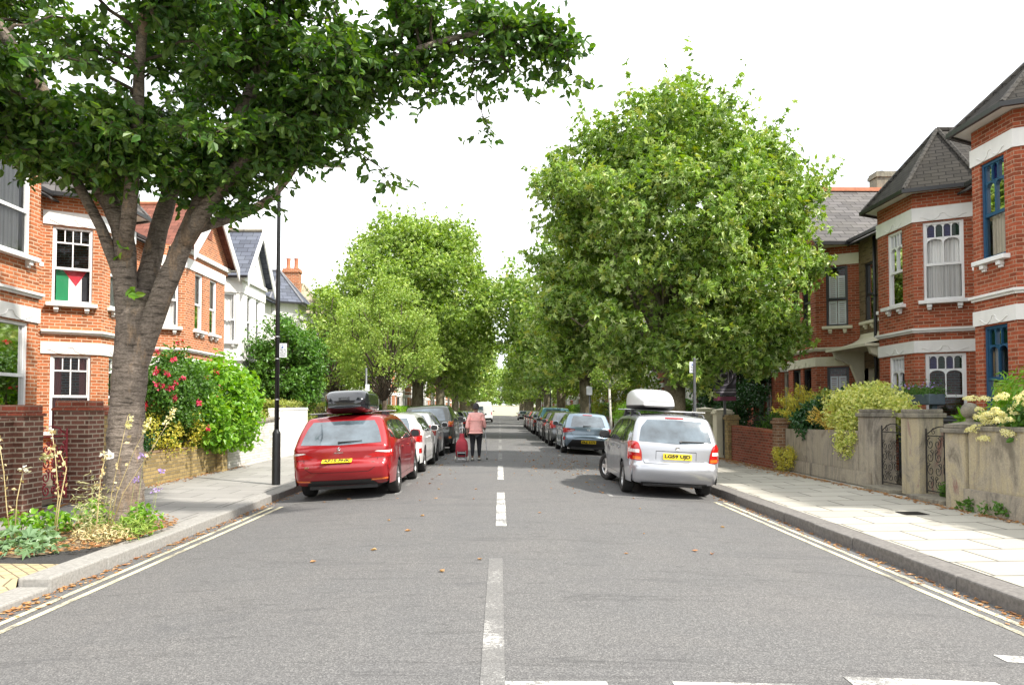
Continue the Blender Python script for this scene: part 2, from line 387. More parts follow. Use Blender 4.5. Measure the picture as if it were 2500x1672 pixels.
def curtain(name, c):
    t = NT(name); w = t.n('ShaderNodeTexWave'); w.inputs['Scale'].default_value = 3.5; w.inputs['Distortion'].default_value = 1.5
    t.l(t.coord('UV', (1, .08, 1)), w.inputs['Vector']); t.col(t.ramp(w.outputs[0], (.2, tuple(x * .8 for x in c)), (.8, c))); t.set(rough=.9); t.bump(w.outputs[0], .6, .03); return t.m
M['curtain'] = curtain('curtain', (.85, .83, .78)); M['curtain_grey'] = curtain('curtain_grey', (.5, .5, .48)); M['curtain_red'] = curtain('curtain_red', (.3, .04, .04))
M['curtain_cream'] = curtain('curtain_cream', (.8, .72, .55))
for k, c in dict(flag_green=(.01, .22, .08), flag_red=(.5, .02, .04), flag_white=(.8, .8, .8), flag_black=(.015, .015, .02)).items(): M[k] = plain(k, c, .8, var=.06)
def paint(name, c, metal=.35, dust=.12):
    t = NT(name); p = t.coord('Object'); fl = t.noise(p, 900, 1)
    cc = t.mix(t.ramp(fl, (.4, 0), (.7, .15)), c, tuple(min(1, x * 1.5) for x in c))
    d = t.noise(t.coord('Object', (1, 1, 2)), 1.6, 6, .7)
    cc = t.mix(t.ramp(d, (.45, 0), (.8, dust)), cc, (.25, .23, .2))
    t.col(cc); t.set(rough=.33, metal=metal, coat=1, coatr=.05, spec=.5)
    return t.m
M['paint_red'] = paint('paint_red', (.30, .006, .010), .25, .05)
M['paint_silver'] = paint('paint_silver', (.42, .43, .46), .6)
M['paint_blue'] = paint('paint_blue', (.20, .27, .335), .5)
M['paint_white'] = paint('paint_white', (.74, .74, .73), 0, .08)
M['paint_dark'] = paint('paint_dark', (.045, .05, .042), .2, .2)
M['paint_black'] = paint('paint_black', (.012, .013, .015), .1, .12)
M['paint_grey'] = paint('paint_grey', (.12, .125, .13), .5)
M['paint_teal'] = paint('paint_teal', (.16, .42, .50), .3)
M['paint_dred'] = paint('paint_dred', (.26, .012, .018), .25)
M['paint_navy'] = paint('paint_navy', (.025, .04, .08), .3)
M['box_white'] = plain('box_white', (.72, .73, .74), .3, var=.03, coat=.4)
M['box_black'] = plain('box_black', (.012, .013, .016), .12, var=.1, coat=.8)
M['lamp_red'] = plain('lamp_red', (.42, .006, .006), .1, var=.2, scale=20, coat=1)
M['lamp_white'] = plain('lamp_white', (.72, .68, .66), .1, var=.1, coat=1)
M['lamp_orange'] = plain('lamp_orange', (.75, .16, .02), .1, var=.2, coat=1)
M['plate_yellow'] = plain('plate_yellow', (.78, .58, .02), .35, var=.02)
M['plate_ink'] = plain('plate_ink', (.012, .012, .012), .4, var=.02)
M['seam'] = plain('seam', (.01, .01, .01), .8, var=.02)
def bark(name, c1, c2, bands=0, scale=1):
    t = NT(name); p = t.coord('Object', (1, 1, 1))
    if bands:
        q = t.coord('Object', (1.0, 1.0, 1)); w = t.noise(t.coord('Object', (2.0, 2.0, 11)), 2.4 * scale, 7, .8, .3)
        cc = t.ramp(w, (.37, tuple(x * .25 for x in c1)), (.45, c1), (.56, c2), (.66, tuple(x * .5 for x in c1)))
        scar = t.noise(t.coord('Object', (3.2, 3.2, .8)), 1.2, 5, .7)
        cc = t.mix(t.ramp(scar, (.54, 0), (.60, .85)), cc, (.38, .27, .18)); dk = t.noise(t.coord('Object', (2.2, 2.2, .5)), 1.7, 6, .7); cc = t.mix(t.ramp(dk, (.50, 0), (.66, .7)), cc, tuple(x * .35 for x in c1))
        h = w
    else:
        w = t.noise(t.coord('Object', (1, 1, .5)), 7 * scale, 6, .7); cc = t.ramp(w, (.35, c1), (.6, c2)); h = w
    cc = t.mix(t.ramp(t.noise(p, 40, 4), (.35, .5), (.6, 0)), cc, tuple(x * .5 for x in c1))
    t.col(cc); t.set(rough=.85, spec=.3); t.bump(h, 1.0, .03); return t.m
M['bark_cherry'] = bark('bark_cherry', (.17, .138, .112), (.35, .29, .24), 1)
M['bark_plane'] = bark('bark_plane', (.10, .085, .055), (.30, .26, .18), 0, .6)
M['bark_dark'] = bark('bark_dark', (.05, .04, .03), (.13, .10, .07))
M['bark_birch'] = bark('bark_birch', (.4, .38, .34), (.68, .66, .6))
M['leaf_cherry'] = leafmat('leaf_cherry', [(.05, .13, .018), (.085, .19, .03), (.025, .07, .012), (.19, .30, .055), (.06, .145, .02), (.14, .24, .04), (.03, .08, .014)], .34, .42, .45)
M['leaf_plane'] = leafmat('leaf_plane', [(.21, .35, .045), (.34, .47, .08), (.10, .19, .025), (.50, .60, .23), (.23, .37, .05), (.12, .24, .03), (.30, .43, .07), (.40, .41, .08), (.15, .28, .035), (.57, .64, .32), (.23, .36, .045), (.055, .11, .02), (.17, .30, .035)], .25, .42, .6)  # pale undersides too; tones widened to paint in sunlit highlights and shaded leaves
M['leaf_plane2'] = leafmat('leaf_plane2', [(.25, .39, .045), (.37, .50, .08), (.14, .25, .03), (.50, .59, .17), (.27, .41, .05), (.08, .15, .02)], .25, .42, .6)  # leaf tones spread wide, palest as sunlit highlights, darkest as shade
M['leaf_olive'] = leafmat('leaf_olive', [(.17, .29, .045), (.26, .38, .06), (.10, .20, .03), (.34, .40, .10)], .25, .5, .3)
M['leaf_dark'] = leafmat('leaf_dark', [(.05, .15, .02), (.10, .23, .03), (.035, .10, .018), (.15, .28, .04)], .28, .4, .4)
M['leaf_bright'] = leafmat('leaf_bright', [(.13, .33, .025), (.22, .42, .04), (.08, .23, .02), (.30, .46, .05)], .4, .35)
M['leaf_mid'] = leafmat('leaf_mid', [(.06, .16, .02), (.11, .23, .03), (.05, .12, .02)], .3)
M['leaf_gloss'] = leafmat('leaf_gloss', [(.022, .075, .022), (.04, .11, .03), (.03, .09, .025)], .15, .2)
M['leaf_vari'] = leafmat('leaf_vari', [(.55, .56, .13), (.72, .70, .26), (.28, .38, .06), (.78, .76, .36), (.40, .48, .10)], .35)
M['leaf_gold'] = leafmat('leaf_gold', [(.52, .46, .06), (.64, .52, .07), (.34, .40, .06), (.55, .50, .08)], .3)
M['leaf_amber'] = leafmat('leaf_amber', [(.66, .42, .08), (.70, .48, .12), (.52, .44, .09)], .3)
M['leaf_hedge'] = leafmat('leaf_hedge', [(.28, .33, .06), (.17, .25, .04), (.38, .37, .09)], .3)
M['leaf_mallow'] = leafmat('leaf_mallow', [(.16, .27, .15), (.24, .36, .20), (.14, .24, .10)], .3)
M['leaf_silver'] = leafmat('leaf_silver', [(.45, .45, .25), (.55, .52, .32), (.3, .34, .15)], .3)
M['straw'] = leafmat('straw', [(.62, .52, .28), (.52, .42, .2), (.68, .58, .36)], .2)
M['petal_red'] = leafmat('petal_red', [(.55, .03, .08), (.65, .06, .14), (.5, .03, .04)], .3)
M['petal_cream'] = leafmat('petal_cream', [(.72, .68, .36), (.66, .62, .28), (.78, .74, .5)], .3)
M['petal_yellow'] = leafmat('petal_yellow', [(.62, .48, .04), (.50, .40, .05), (.35, .33, .04)], .3)
M['petal_purple'] = leafmat('petal_purple', [(.35, .22, .6), (.42, .3, .68)], .3)
M['petal_white'] = leafmat('petal_white', [(.8, .8, .8), (.75, .74, .72)], .3)
M['litter'] = leafmat('litter', [(.36, .17, .07), (.46, .25, .10), (.30, .12, .05), (.52, .34, .16), (.42, .2, .08)], .15)
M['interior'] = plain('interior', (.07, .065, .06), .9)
M['stem_green'] = plain('stem_green', (.3, .32, .12), .7, var=.3)
# ------------------------------------------------------------------ ground, road, pavements
KL, KR, YEND = -4.1, 4.25, 196
def rz(x): return -0.009 * min(abs(x), 4.25) ** 2
def sheet(name, x0, x1, y0, y1, mat, zf, nx=12, ny=2, dz=0, kind='structure'):
    mb = MB(); mb.grid([[(x0 + (x1 - x0) * i / nx, y0 + (y1 - y0) * j / ny, zf(x0 + (x1 - x0) * i / nx) + dz) for i in range(nx + 1)] for j in range(ny + 1)])
    o = mb.build(name, mat); tag(o, kind=kind); return o
mb = MB(); mb.grid([[(x, y, -.30) for x in (-900, -7.05, 7.1, 900)] for y in (-900, 3, 1500)]); tag(mb.build('ground', M['grass_ground']), kind='structure')
sheet('road', -4.3, 4.4, 2.9, YEND, M['asphalt'], rz, 24, 60)
sheet('road', -60, 60, -16, 2.9, M['asphalt'], lambda x: rz(x) if abs(x) < 4.2 else -.16, 120, 2)
sheet('road', -60, 60, YEND, YEND + 7, M['asphalt'], lambda x: -.15, 4, 2)
# kerbs: individual granite lengths in one strip each side
def kerb(side, X, wid, mat, y0, y1, low=None):
    mb = MB(); y = y0; s = side
    rr = random.Random(3 + side)
    while y < y1:
        L = rr.uniform(.85, 1.15)
        if low and y < low < y + L: L = low - y
        e = rr.uniform(-.006, .006); t = rr.uniform(-.006, .006)
        top = -.015 + t
        if low and y < low: top = -.085 + t
        a, b = X + e, X + s * wid
        xs = sorted((a, b))
        mb.box(xs[0], xs[1], y + .004, min(y + L, y1) - .004, -.35, top)
        y += L
    o = mb.build('kerb', mat, bevel=.018); tag(o, kind='structure')
kerb(-1, KL, .30, M['kerb'], 3, YEND, 6.85); kerb(1, KR, .30, M['kerb_shaded'], 3, YEND)
pv = lambda x: -.02 + .012 * (abs(x) - 4.4)
def pave(name, x0, x1, y0, y1, mat, dz=0): return sheet(name, x0, x1, y0, y1, mat, pv, 4, 2, dz)
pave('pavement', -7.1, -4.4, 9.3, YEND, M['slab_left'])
pave('pavement', -7.1, -4.4, 7.5, 9.3, M['asphalt_dark'], .0)
mb = MB(); xs_ = [-7.1, -6.2, -5.8, -5.5, -5.2, -4.9, -4.65, -4.4]; ys_ = [3, 5, 6.2, 6.835, 6.86, 7.5]
mb.grid([[(x, y, pv(x) - (.075 * max(0, 1 - (abs(x) - 4.4) / .9) * min(1, max(0, (6.86 - y) / .02)))) for x in xs_] for y in ys_]); tag(mb.build('pavement', M['paver'], smooth=True), kind='structure')
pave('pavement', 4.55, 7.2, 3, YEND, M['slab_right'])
# garden ground behind the front walls and under the houses
for s in (-1, 1):
    x = sorted((s * 7.1, s * 30)); mb = MB(); mb.grid([[(xx, yy, .03) for xx in x] for yy in (3, YEND)]); tag(mb.build('garden_ground', M['garden_ground']), kind='structure')
# soil patch round the cherry tree
mb = MB(); c = (-4.98, 9.25); ring = []
for k in range(28):
    a = 2 * math.pi * k / 28; r = 1 + .1 * math.sin(3 * a + 1) + .05 * math.sin(7 * a)
    ring.append((max(-5.9, min(-4.41, c[0] + .75 * r * math.cos(a))), c[1] + 1.35 * r * math.sin(a)))
mb.add([(c[0], c[1], .03)] + [(x, y, pv(x) + .004) for x, y in ring], [(0, 1 + i, 1 + (i + 1) % 28) for i in range(28)])
tag(mb.build('soil', M['soil'], smooth=True), kind='structure')
# markings
def mark(name, rects, mat):
    mb = MB()
    for x0, x1, y0, y1 in rects:
        n = max(1, int(abs(x1 - x0) / .3)); m = max(1, int((y1 - y0) / 4))
        mb.grid([[(x0 + (x1 - x0) * i / n, y0 + (y1 - y0) * j / m, rz(x0 + (x1 - x0) * i / n) + .004) for i in range(n + 1)] for j in range(m + 1)])
    tag(mb.build(name, mat), kind='structure')
mark('centre_line_marking', [(-.05, .09, y, y + 3.9) for y in (9.7, 16.1)] , M['white_paint'])
mark('centre_line_marking', [(-.11, .03, 3.3, 7.6)] + [(-.05, .08, y, y + 3.6) for y in range(22, 190, 6)], M['white_worn'])
mark('give_way_marking', [(-.10, .6, 3.9, 4.18), (.97, 1.66, 3.9, 4.18), (2.0, 2.9, 4.02, 4.32), (3.25, 3.6, 4.72, 4.86)], M['white_paint'])
mark('double_yellow_line', [(-3.72, -3.65, 3, 12.6), (-3.89, -3.82, 3, 12.6), (3.82, 3.89, 3, 13.2), (3.99, 4.06, 3, 13.2)], M['yellow_paint'])
mark('parking_bay_marking', [(2.0, 2.7, 13.2, 13.29), (3.25, 3.8, 13.2, 13.29), (1.97, 2.05, 13.2, 13.9)] + [(2.0, 2.09, 14.6 + 1.47 * k, 15.25 + 1.47 * k) for k in range(110)]
     + [(-3.6, -2.95, 12.95, 13.04), (-2.5, -1.85, 12.95, 13.04)] + [(-1.94, -1.85, 13.6 + 1.47 * k, 14.25 + 1.47 * k) for k in range(110)], M['white_worn'])
# small square cover set in the right pavement
mb = MB(); mb.box(5.88, 6.22, 10.62, 10.92, .002, .010)
for k in range(5): mb.box(5.90, 6.20, 10.645 + k * .055, 10.665 + k * .055, .010, .014)
tag(mb.build('drain_cover', M['iron']), 'small dark metal cover set in the pale slabs of the right pavement', 'drain cover')
# fallen leaves
def litter(name, pts, mat, smin=.03, smax=.075, kind='stuff'):
    pts = np.array(pts); n = len(pts); a = rng.uniform(0, 6.28, n); s = rng.uniform(smin, smax, n)
    T = np.array([(-1, -.1, 0), (-.3, -.6, .3), (.9, -.2, .12), (-.2, .62, .35), (.2, 0, -.05)]);
    tl = rng.uniform(-.35, .35, (n, 2)); V = np.zeros((n, 5, 3))
    ca, sa = np.cos(a)[:, None], np.sin(a)[:, None]
    x = T[None, :, 0] * rng.uniform(.7, 1.2, (n, 1)); y = T[None, :, 1]; z = T[None, :, 2] * rng.uniform(.2, 1.3, (n, 1))
    V[:, :, 0] = (x * ca - y * sa) * s[:, None]; V[:, :, 1] = (x * sa + y * ca) * s[:, None]
    V[:, :, 2] = z * s[:, None] + np.abs(x * tl[:, :1] + y * tl[:, 1:]) * s[:, None] + .004
    V += pts[:, None, :]
    F = np.array([(0, 1, 4), (1, 2, 4), (2, 3, 4), (3, 0, 4)]); F = (F[None] + (np.arange(n) * 5)[:, None, None]).reshape(-1, 3)
    o = fastmesh(name, V.reshape(-1, 3), F, mat); tag(o, kind=kind); return o
P = []
for k in range(2200):
    y = 5 + 150 * random.random() ** 2.2
    x = -4.09 + abs(random.gauss(0, .10)); P.append((x, y, rz(x)))
for k in range(1900):
    y = 4.5 + 150 * random.random() ** 2.2
    x = 4.24 - abs(random.gauss(0, .11)); P.append((x, y, rz(x)))
litter('fallen_leaves', P, M['litter'], .010, .036)
P = []
for k in range(900):
    y = random.uniform(16.5, 23.5); x = 6.98 - abs(random.gauss(0, .22)); P.append((x, y, pv(x)))
for k in range(500):
    y = random.uniform(8, 16.5); x = 6.95 - abs(random.gauss(0, .10)); P.append((x, y, pv(x)))
for k in range(500):
    y = random.uniform(8, 20); x = -6.95 + abs(random.gauss(0, .12)); P.append((x, y, pv(x)))
for k in range(900):
    a = random.uniform(0, 6.28); r = random.random() ** .5; P.append((max(-6, min(-4.25, -5 + .85 * r * math.cos(a))), 9.2 + 1.5 * r * math.sin(a), .02))
litter('fallen_leaves', P, M['litter'], .015, .045)
P = []
for k in range(70): P.append((random.uniform(-3.4, 3.6), 7 + 40 * random.random(), 0))
for x, y in ((1.35, 7.9), (2.3, 8.0), (-.55, 7.0), (-1.9, 7.6)): P.append((x, y, 0))
for k in range(170): P.append((min(3.9, max(.3, random.gauss(1.8, .6))), random.gauss(20.5, 3.5), 0))
for k in range(60): P.append((random.gauss(-1.4, .5), random.gauss(22, 5), 0))
P = [(x, y, rz(x)) for x, y, z in P]
litter('fallen_leaves', P, M['litter'], .022, .05)
# ------------------------------------------------------------------ cars
def cr(pts, n):
    """Catmull-Rom through pts -> n samples, uniform in chord length"""
    p = np.array(pts, float); d = np.r_[0, np.cumsum(np.linalg.norm(np.diff(p[:, :2], axis=0), axis=1))]
    q = np.vstack([2 * p[0] - p[1], p, 2 * p[-1] - p[-2]]); o = []
    for s in np.linspace(0, d[-1], n):
        i = min(len(p) - 2, max(0, np.searchsorted(d, s, 'right') - 1)); t = (s - d[i]) / max(1e-9, d[i + 1] - d[i])
        a, b, c, e = q[i], q[i + 1], q[i + 2], q[i + 3]
        o.append(.5 * ((2 * b) + (-a + c) * t + (2 * a - 5 * b + 4 * c - e) * t * t + (-a + 3 * b - 3 * c + e) * t ** 3))
    return np.array(o)
def sm(x): x = min(1, max(0, x)); return x * x * (3 - 2 * x)
def car_body(sp, n=110, nx=18):
    U = cr(sp['prof'], n); L, Wd, tum, zb = sp['L'], sp['W'], sp['tum'], sp['belt']
    def wf(y, z):
        w = Wd
        r = max(0, (sp.get('rt', .75) - y) / sp.get('rt', .75)); w *= 1 - sp.get('rtap', .075) * r ** 2.4
        f = max(0, (y - (L - 1.15)) / 1.15); w *= 1 - .17 * f ** 2.6
        w -= tum * max(0, (z - zb) / (sp['H'] - zb)) ** 1.25
        w -= .035 * max(0, (.62 - z) / .42) ** 1.6 + .012 * math.exp(-((z - zb + .02) / .05) ** 2) * -1
        if z < zb: w -= .018 * sm((zb - z) / .12) * sm((y - .9) / .5) * sm((L - 1.2 - y) / .5)
        return w
    c = U.mean(axis=0)
    T = np.gradient(U[:, :2], axis=0); T /= np.linalg.norm(T, axis=1)[:, None]; N = np.c_[-T[:, 1], T[:, 0]]   # outward (profile runs rear-bottom up and over)
    V, F = [], []; rows = []
    K = 6; MM = 14
    arch = sp['arch']; ra = sp.get('ra', .36); zr = sp['wr']; sill = sp['sill']
    arc = np.r_[0, np.cumsum(np.linalg.norm(np.diff(U[:, :2], axis=0), axis=1))]; arc /= arc[-1]
    lows = []
    y0, y1 = U[0, 0] , U[-1, 0]
    for i in range(n):
        t = .86 * min(1, max(0, (U[i, 0] - y0) / (y1 - y0))) + .14 * arc[i]
        y = y0 + (y1 - y0) * t
        z = sill if y > .7 and y < L - .7 else sill + .05
        for ya in arch:
            if abs(y - ya) < ra: z = max(z, zr + math.sqrt(ra * ra - (y - ya) ** 2))
        lows.append((y, z))
    for i in range(n):
        y, z, cv = U[i]; w = wf(y, z); r = min(.14, .07 + .02 * 0 + sp.get('rr', .03)); row = []
        nn = N[i]
        half = []
        for k in range(nx + 1):
            xi = k / nx; x = xi * (w - r); off = cv * (1 - xi ** 2.2)
            half.append((x, y + nn[0] * off, z + nn[1] * off))
        for j in range(1, K + 1):
            a = j / K * math.pi / 2; q = r * (1 - math.cos(a))
            half.append((w - r + r * math.sin(a), y - nn[0] * q, z - nn[1] * q))
        ex, ey, ez = half[-1]; ly, lz = lows[i]
        for k in range(1, MM + 1):
            t = k / MM; yy = ey + (ly - ey) * t; zz = ez + (lz - ez) * t
            b = sm(k / 4); half.append((ex * (1 - b) + wf(yy, zz) * b, yy, zz))
        rows.append(half)
    m = len(rows[0]); V = []
    for h in rows:
        V += [(-x, y, z) for x, y, z in h[::-1]] + list(h[1:])
    mm = 2 * m - 1
    F = [(i * mm + k, i * mm + k + 1, (i + 1) * mm + k + 1, (i + 1) * mm + k) for i in range(n - 1) for k in range(mm - 1)]
    return V, F, U, wf, lows
class Patcher:
    def __init__(s, V, F): s.t = BVHTree.FromPolygons([Vector(v) for v in V], F)
    def hit(s, mode, a, b, sx=1):
        if mode == 'side': o, d = Vector((3 * sx, a, b)), Vector((-sx, 0, 0))
        elif mode == 'rear': o, d = Vector((a, -3, b)), Vector((0, 1, 0))
        elif mode == 'front': o, d = Vector((a, 9, b)), Vector((0, -1, 0))
        elif mode == 'top': o, d = Vector((a, b, 6)), Vector((0, 0, -1))
        l, n, i, dd = s.t.ray_cast(o, d)
        if l is None: return None
        if n.dot(d) > 0: n = -n
        return l, n
    def patch(s, mb, mode, rows, eps=.004, nu=10, nv=6, sx=1, thick=0):
        """rows: two or more polylines (same count); bilinear between them, dropped on to the body"""
        rows = [np.array(r, float) for r in rows]
        def res(r, k):
            d = np.r_[0, np.cumsum(np.linalg.norm(np.diff(r, axis=0), axis=1))]; t = np.linspace(0, d[-1], k)
            return np.c_[np.interp(t, d, r[:, 0]), np.interp(t, d, r[:, 1])]
        rr = [res(r, nu + 1) for r in rows]; G = []
        for j in range(nv + 1):
            t = j / nv * (len(rr) - 1); i = min(int(t), len(rr) - 2); q = rr[i] * (1 - (t - i)) + rr[i + 1] * (t - i)
            line = []; last = None
            for a, b in q:
                h = s.hit(mode, a, b, sx)
                if h: last = tuple(h[0] + h[1] * eps)
                line.append(last)
            f = next((p for p in line if p), None)
            if f is None: return
            line = [p or f for p in line]; G.append(line)
        mb.grid(G)
def rect(x0, x1, z0, z1): return [[(x0, z0), (x1, z0)], [(x0, z1), (x1, z1)]]
def wheel(root, x, y, r, side, style, steer=0, w=.2, rim_mat=None):
    h = bpy.data.objects.new('wheel', None); COL.objects.link(h); h.parent = root; h.location = (x, y, r); h.rotation_euler = (0, 0, steer); h.empty_display_size = .1
    INV[h] = Matrix()
    s = side; a = w / 2
    mb = MB(); mb.lathe([(r * .64, -a * .8), (r * .80, -a), (r * .94, -a * .96), (r * .985, -a * .72), (r, -a * .4), (r, a * .4), (r * .985, a * .72), (r * .94, a * .96), (r * .80, a), (r * .64, a * .8)], 36, axis='x')
    t = mb.build('tyre', M['rubber'], h, smooth=True)
    mb = MB(); f = s * a * .72
    mb.lathe([(r * .66, -s * a * .7), (r * .66, f * .95), (r * .62, f), (r * .59, f * .8), (r * .56, f * .15), (.0, f * .05)], 36, axis='x')
    ns = 5 if style in ('five', 'twin') else 10
    for k in range(ns):
        a0 = 2 * math.pi * k / ns
        offs = (-.11, .11) if style == 'twin' else (0,)
        for q in offs:
            aa = a0 + q; wd = .026 if style != 'five' else .045
            c, si = math.cos(aa), math.sin(aa)
            def pt(rr, t, xx): return (xx, rr * c - t * si, rr * si + t * c)
            vs = [pt(r * .08, -wd * 1.1, f * .75), pt(r * .08, wd * 1.1, f * .75), pt(r * .62, wd * .8, f * .98), pt(r * .62, -wd * .8, f * .98),
                  pt(r * .08, -wd * 1.1, f * .3), pt(r * .08, wd * 1.1, f * .3), pt(r * .62, wd * .8, f * .5), pt(r * .62, -wd * .8, f * .5)]
            mb.add(vs, [(0, 1, 2, 3), (0, 4, 5, 1), (1, 5, 6, 2), (2, 6, 7, 3), (3, 7, 4, 0)])
    mb.lathe([(r * .13, f * .2), (r * .13, f * .85), (0, f * .88)], 14, axis='x')
    mb.build('rim', rim_mat or M['alu'], h)
    mb = MB(); mb.lathe([(r * .42, f * .1), (r * .42, f * .28), (0, f * .28)], 20, axis='x'); mb.build('brake_disc', M['grey_metal'], h)
    return h
def plate(root, text, x, y, z, w, h, tilt=0):
    mb = MB(); mb.box(-w / 2, w / 2, -.006, .006, -h / 2, h / 2); p = mb.build('number_plate', M['plate_yellow'], root, bevel=.004)
    p.location = (x, y, z); p.rotation_euler = (tilt, 0, 0)
    me = text_mesh(text, h * .92, .001, .04); xs = [v.co.x for v in me.vertices]; k = w * .90 / (max(xs) - min(xs)); ys = [v.co.y for v in me.vertices]; ky = h * .76 / (max(ys) - min(ys)); cy = (max(ys) + min(ys)) / 2
    for v in me.vertices: v.co = Vector((v.co.x * k, -.009 - (v.co.z + .001) * .5, (v.co.y - cy) * ky))
    t = finish(me, 'lettering', M['plate_ink'], p, uv=False); return p
def build_car(label, cat, pos, yaw, sp, pm, roll, rear_detail=True, group=None, lamp=None, name='parked_car'):
    """pos: world point on the road under the middle of the rear bumper"""
    root = thing(name, label, cat, pos, (0, roll, yaw), group)
    V, F, U, wf, lows = car_body(sp); L = sp['L']; H = sp['H']; Wd = sp['W']; belt = sp['belt']
    mb = MB(); mb.add(V, F); body = mb.build('body', pm, root, smooth=True, weld=True, autos=50)
    P = Patcher(V, F)
    # underbody and arch liners
    mb = MB(); mb.box(-Wd + .30, Wd - .30, .22, L - .3, sp['sill'] - .02, .55)
    mb.box(-Wd + .06, Wd - .06, arch_mid(sp)[0], arch_mid(sp)[1], sp['sill'] + .01, .5)
    mb.box(-Wd + .14, Wd - .14, .16, .5, sp['sill'] + .06, .5)
    for ya in sp['arch']:
        for s in (-1, 1):
            G = []
            for k in range(19):
                a = math.pi * k / 18; rr = sp.get('ra', .36) + .012
                G.append([(s * (wf(ya + rr * math.cos(a), sp['wr'] + rr * math.sin(a)) - .008), ya + rr * math.cos(a), sp['wr'] + rr * math.sin(a)), (s * (Wd - .34), ya + rr * math.cos(a), sp['wr'] + rr * math.sin(a))])
            mb.grid(G)
    mb.build('underbody', M['plastic_black'], root)
    for ya, st in zip(sp['arch'], (0, sp.get('steer', 0))):
        for s in (-1, 1): wheel(root, s * (Wd - .115), ya, sp['wr'], s, sp.get('rim', 'twin'), st, w=.21)
    gm, gr = sp.get('glass', M['car_glass']), sp.get('rglass', M['car_glass_rear'])
    # windows
    for s in (-1, 1):
        mb = MB(); [P.patch(mb, 'side', q, .004, 26, 8, s) for q in sp['sidewin']]; sw = mb.build('side_window', gm, root, smooth=True)
        for yb, yt in sp['pillars']:
            mb = MB(); P.patch(mb, 'side', [[(yb - .035, belt + .01), (yb + .035, belt + .01)], [(yt - .03, sp['wtop'] - .0), (yt + .03, sp['wtop'] - .0)]], .009, 2, 6, s)
            if mb.v: mb.build('door_pillar', M['plastic_black'], sw)
    mb = MB(); P.patch(mb, 'rear', sp['rearwin'], .005, 22, 10); rw = mb.build('rear_window', gr, root, smooth=True)
    mb = MB(); (x0, zb0), (x1, zb1) = sp['rearwin'][0][0], sp['rearwin'][-1][0]
    P.patch(mb, 'front', sp.get('fwin', [[(-Wd + .16, belt + .04), (Wd - .16, belt + .04)], [(-Wd + .28, H - .12), (Wd - .28, H - .12)]]), .005, 16, 10); mb.build('windscreen', gm, root, smooth=True)
    # shut lines
    for s in (-1, 1):
        mb = MB()
        for pl in sp.get('lines', []):
            P.patch(mb, 'side', [[(a - .004, b) for a, b in pl], [(a + .004, b) for a, b in pl]], .002, 16, 1, s)
        zc = belt - .01
        P.patch(mb, 'side', [[(sp['arch'][0] + .45, sp['sill'] + .10), (sp['arch'][1] - .45, sp['sill'] + .10)], [(sp['arch'][0] + .45, sp['sill'] + .107), (sp['arch'][1] - .45, sp['sill'] + .107)]], .002, 12, 1, s)
        mb.build('seam', M['seam'], root)
    mb = MB()
    for r0 in sp.get('rear_lines', []): P.patch(mb, 'rear', r0, .002, 30, 1)
    if mb.v: mb.build('seam', M['seam'], root)
    # handles, mirrors
    for s in (-1, 1):
        for yh in sp['handles']:
            h = P.hit('side', yh, belt - .12, s)
            if h: mb = MB(); q = h[0]; mb.box(*sorted((q.x - s * .01, q.x + s * .032)), yh - .1, yh + .1, q.z - .016, q.z + .016); mb.build('door_handle', pm, root, bevel=.01)
    for s in (-1, 1):
        mb = MB(); ym = sp['mirror']; q = P.hit('side', ym, belt + .05, s)[0]
        mb.box(*sorted((q.x - s * .02, q.x + s * .10)), ym - .03, ym + .03, belt + .01, belt + .05)
        mb.prism([(-.01, 0), (.08, -.03), (.19, -.02), (.215, .05), (.19, .13), (.06, .15), (0, .12)], ym - .075, ym + .055, Matrix.Translation((q.x + s * .04, 0, belt + .03)) @ Matrix.Diagonal((s, 1, 1, 1)), axis='y')
        mr = mb.build('wing_mirror', sp.get('mirror_mat', pm), root, bevel=.03)
        mb = MB(); mb.prism([(.02, .01), (.085, -.01), (.175, 0), (.195, .05), (.175, .115), (.06, .13), (.02, .1)], ym - .080, ym - .0765, Matrix.Translation((q.x + s * .04, 0, belt + .03)) @ Matrix.Diagonal((s, 1, 1, 1)), axis='y')
        mb.build('mirror_glass', M['plastic_black'], mr)
    # lamps
    for s in (-1, 1):
        lp = None
        for kind, mode, rows in sp['lamps']:
            mb = MB(); rr = [[(a * s, b) for a, b in r] for r in rows] if mode == 'rear' else rows
            P.patch(mb, mode, rr, .008 if kind == 'lamp_red' else .012, 14, 8, s)
            if not mb.v: continue
            if lp is None or kind == 'fog': lp = mb.build('tail_light', M['lamp_red'], root, smooth=True)
            else: mb.build('lamp_lens', M[kind if kind != 'fog' else 'lamp_red'], lp, smooth=True)
        for rows in sp.get('reflect', []):
            mb = MB(); P.patch(mb, 'rear', [[(a * s, b) for a, b in r] for r in rows], .006, 8, 2); mb.build('reflector', M[sp.get('reflmat', 'lamp_red')], root, smooth=True)
        mb = MB(); P.patch(mb, 'front', [[(s * (Wd - .45), .62), (s * (Wd - .12), .66)], [(s * (Wd - .42), .72), (s * (Wd - .14), .80)]], .006, 8, 4)
        if mb.v: mb.build('headlight', M['lamp_white'], root, smooth=True)
    mb = MB(); P.patch(mb, 'rear', sp['valance'], .006, 24, 5); mb.build('rear_valance', M['plastic_black'], root, smooth=True)
    if sp.get('rearblack'):
        mb = MB(); P.patch(mb, 'rear', sp['rearblack'], .006, 24, 5); mb.build('plate_recess', M['plastic_black'], root, smooth=True)
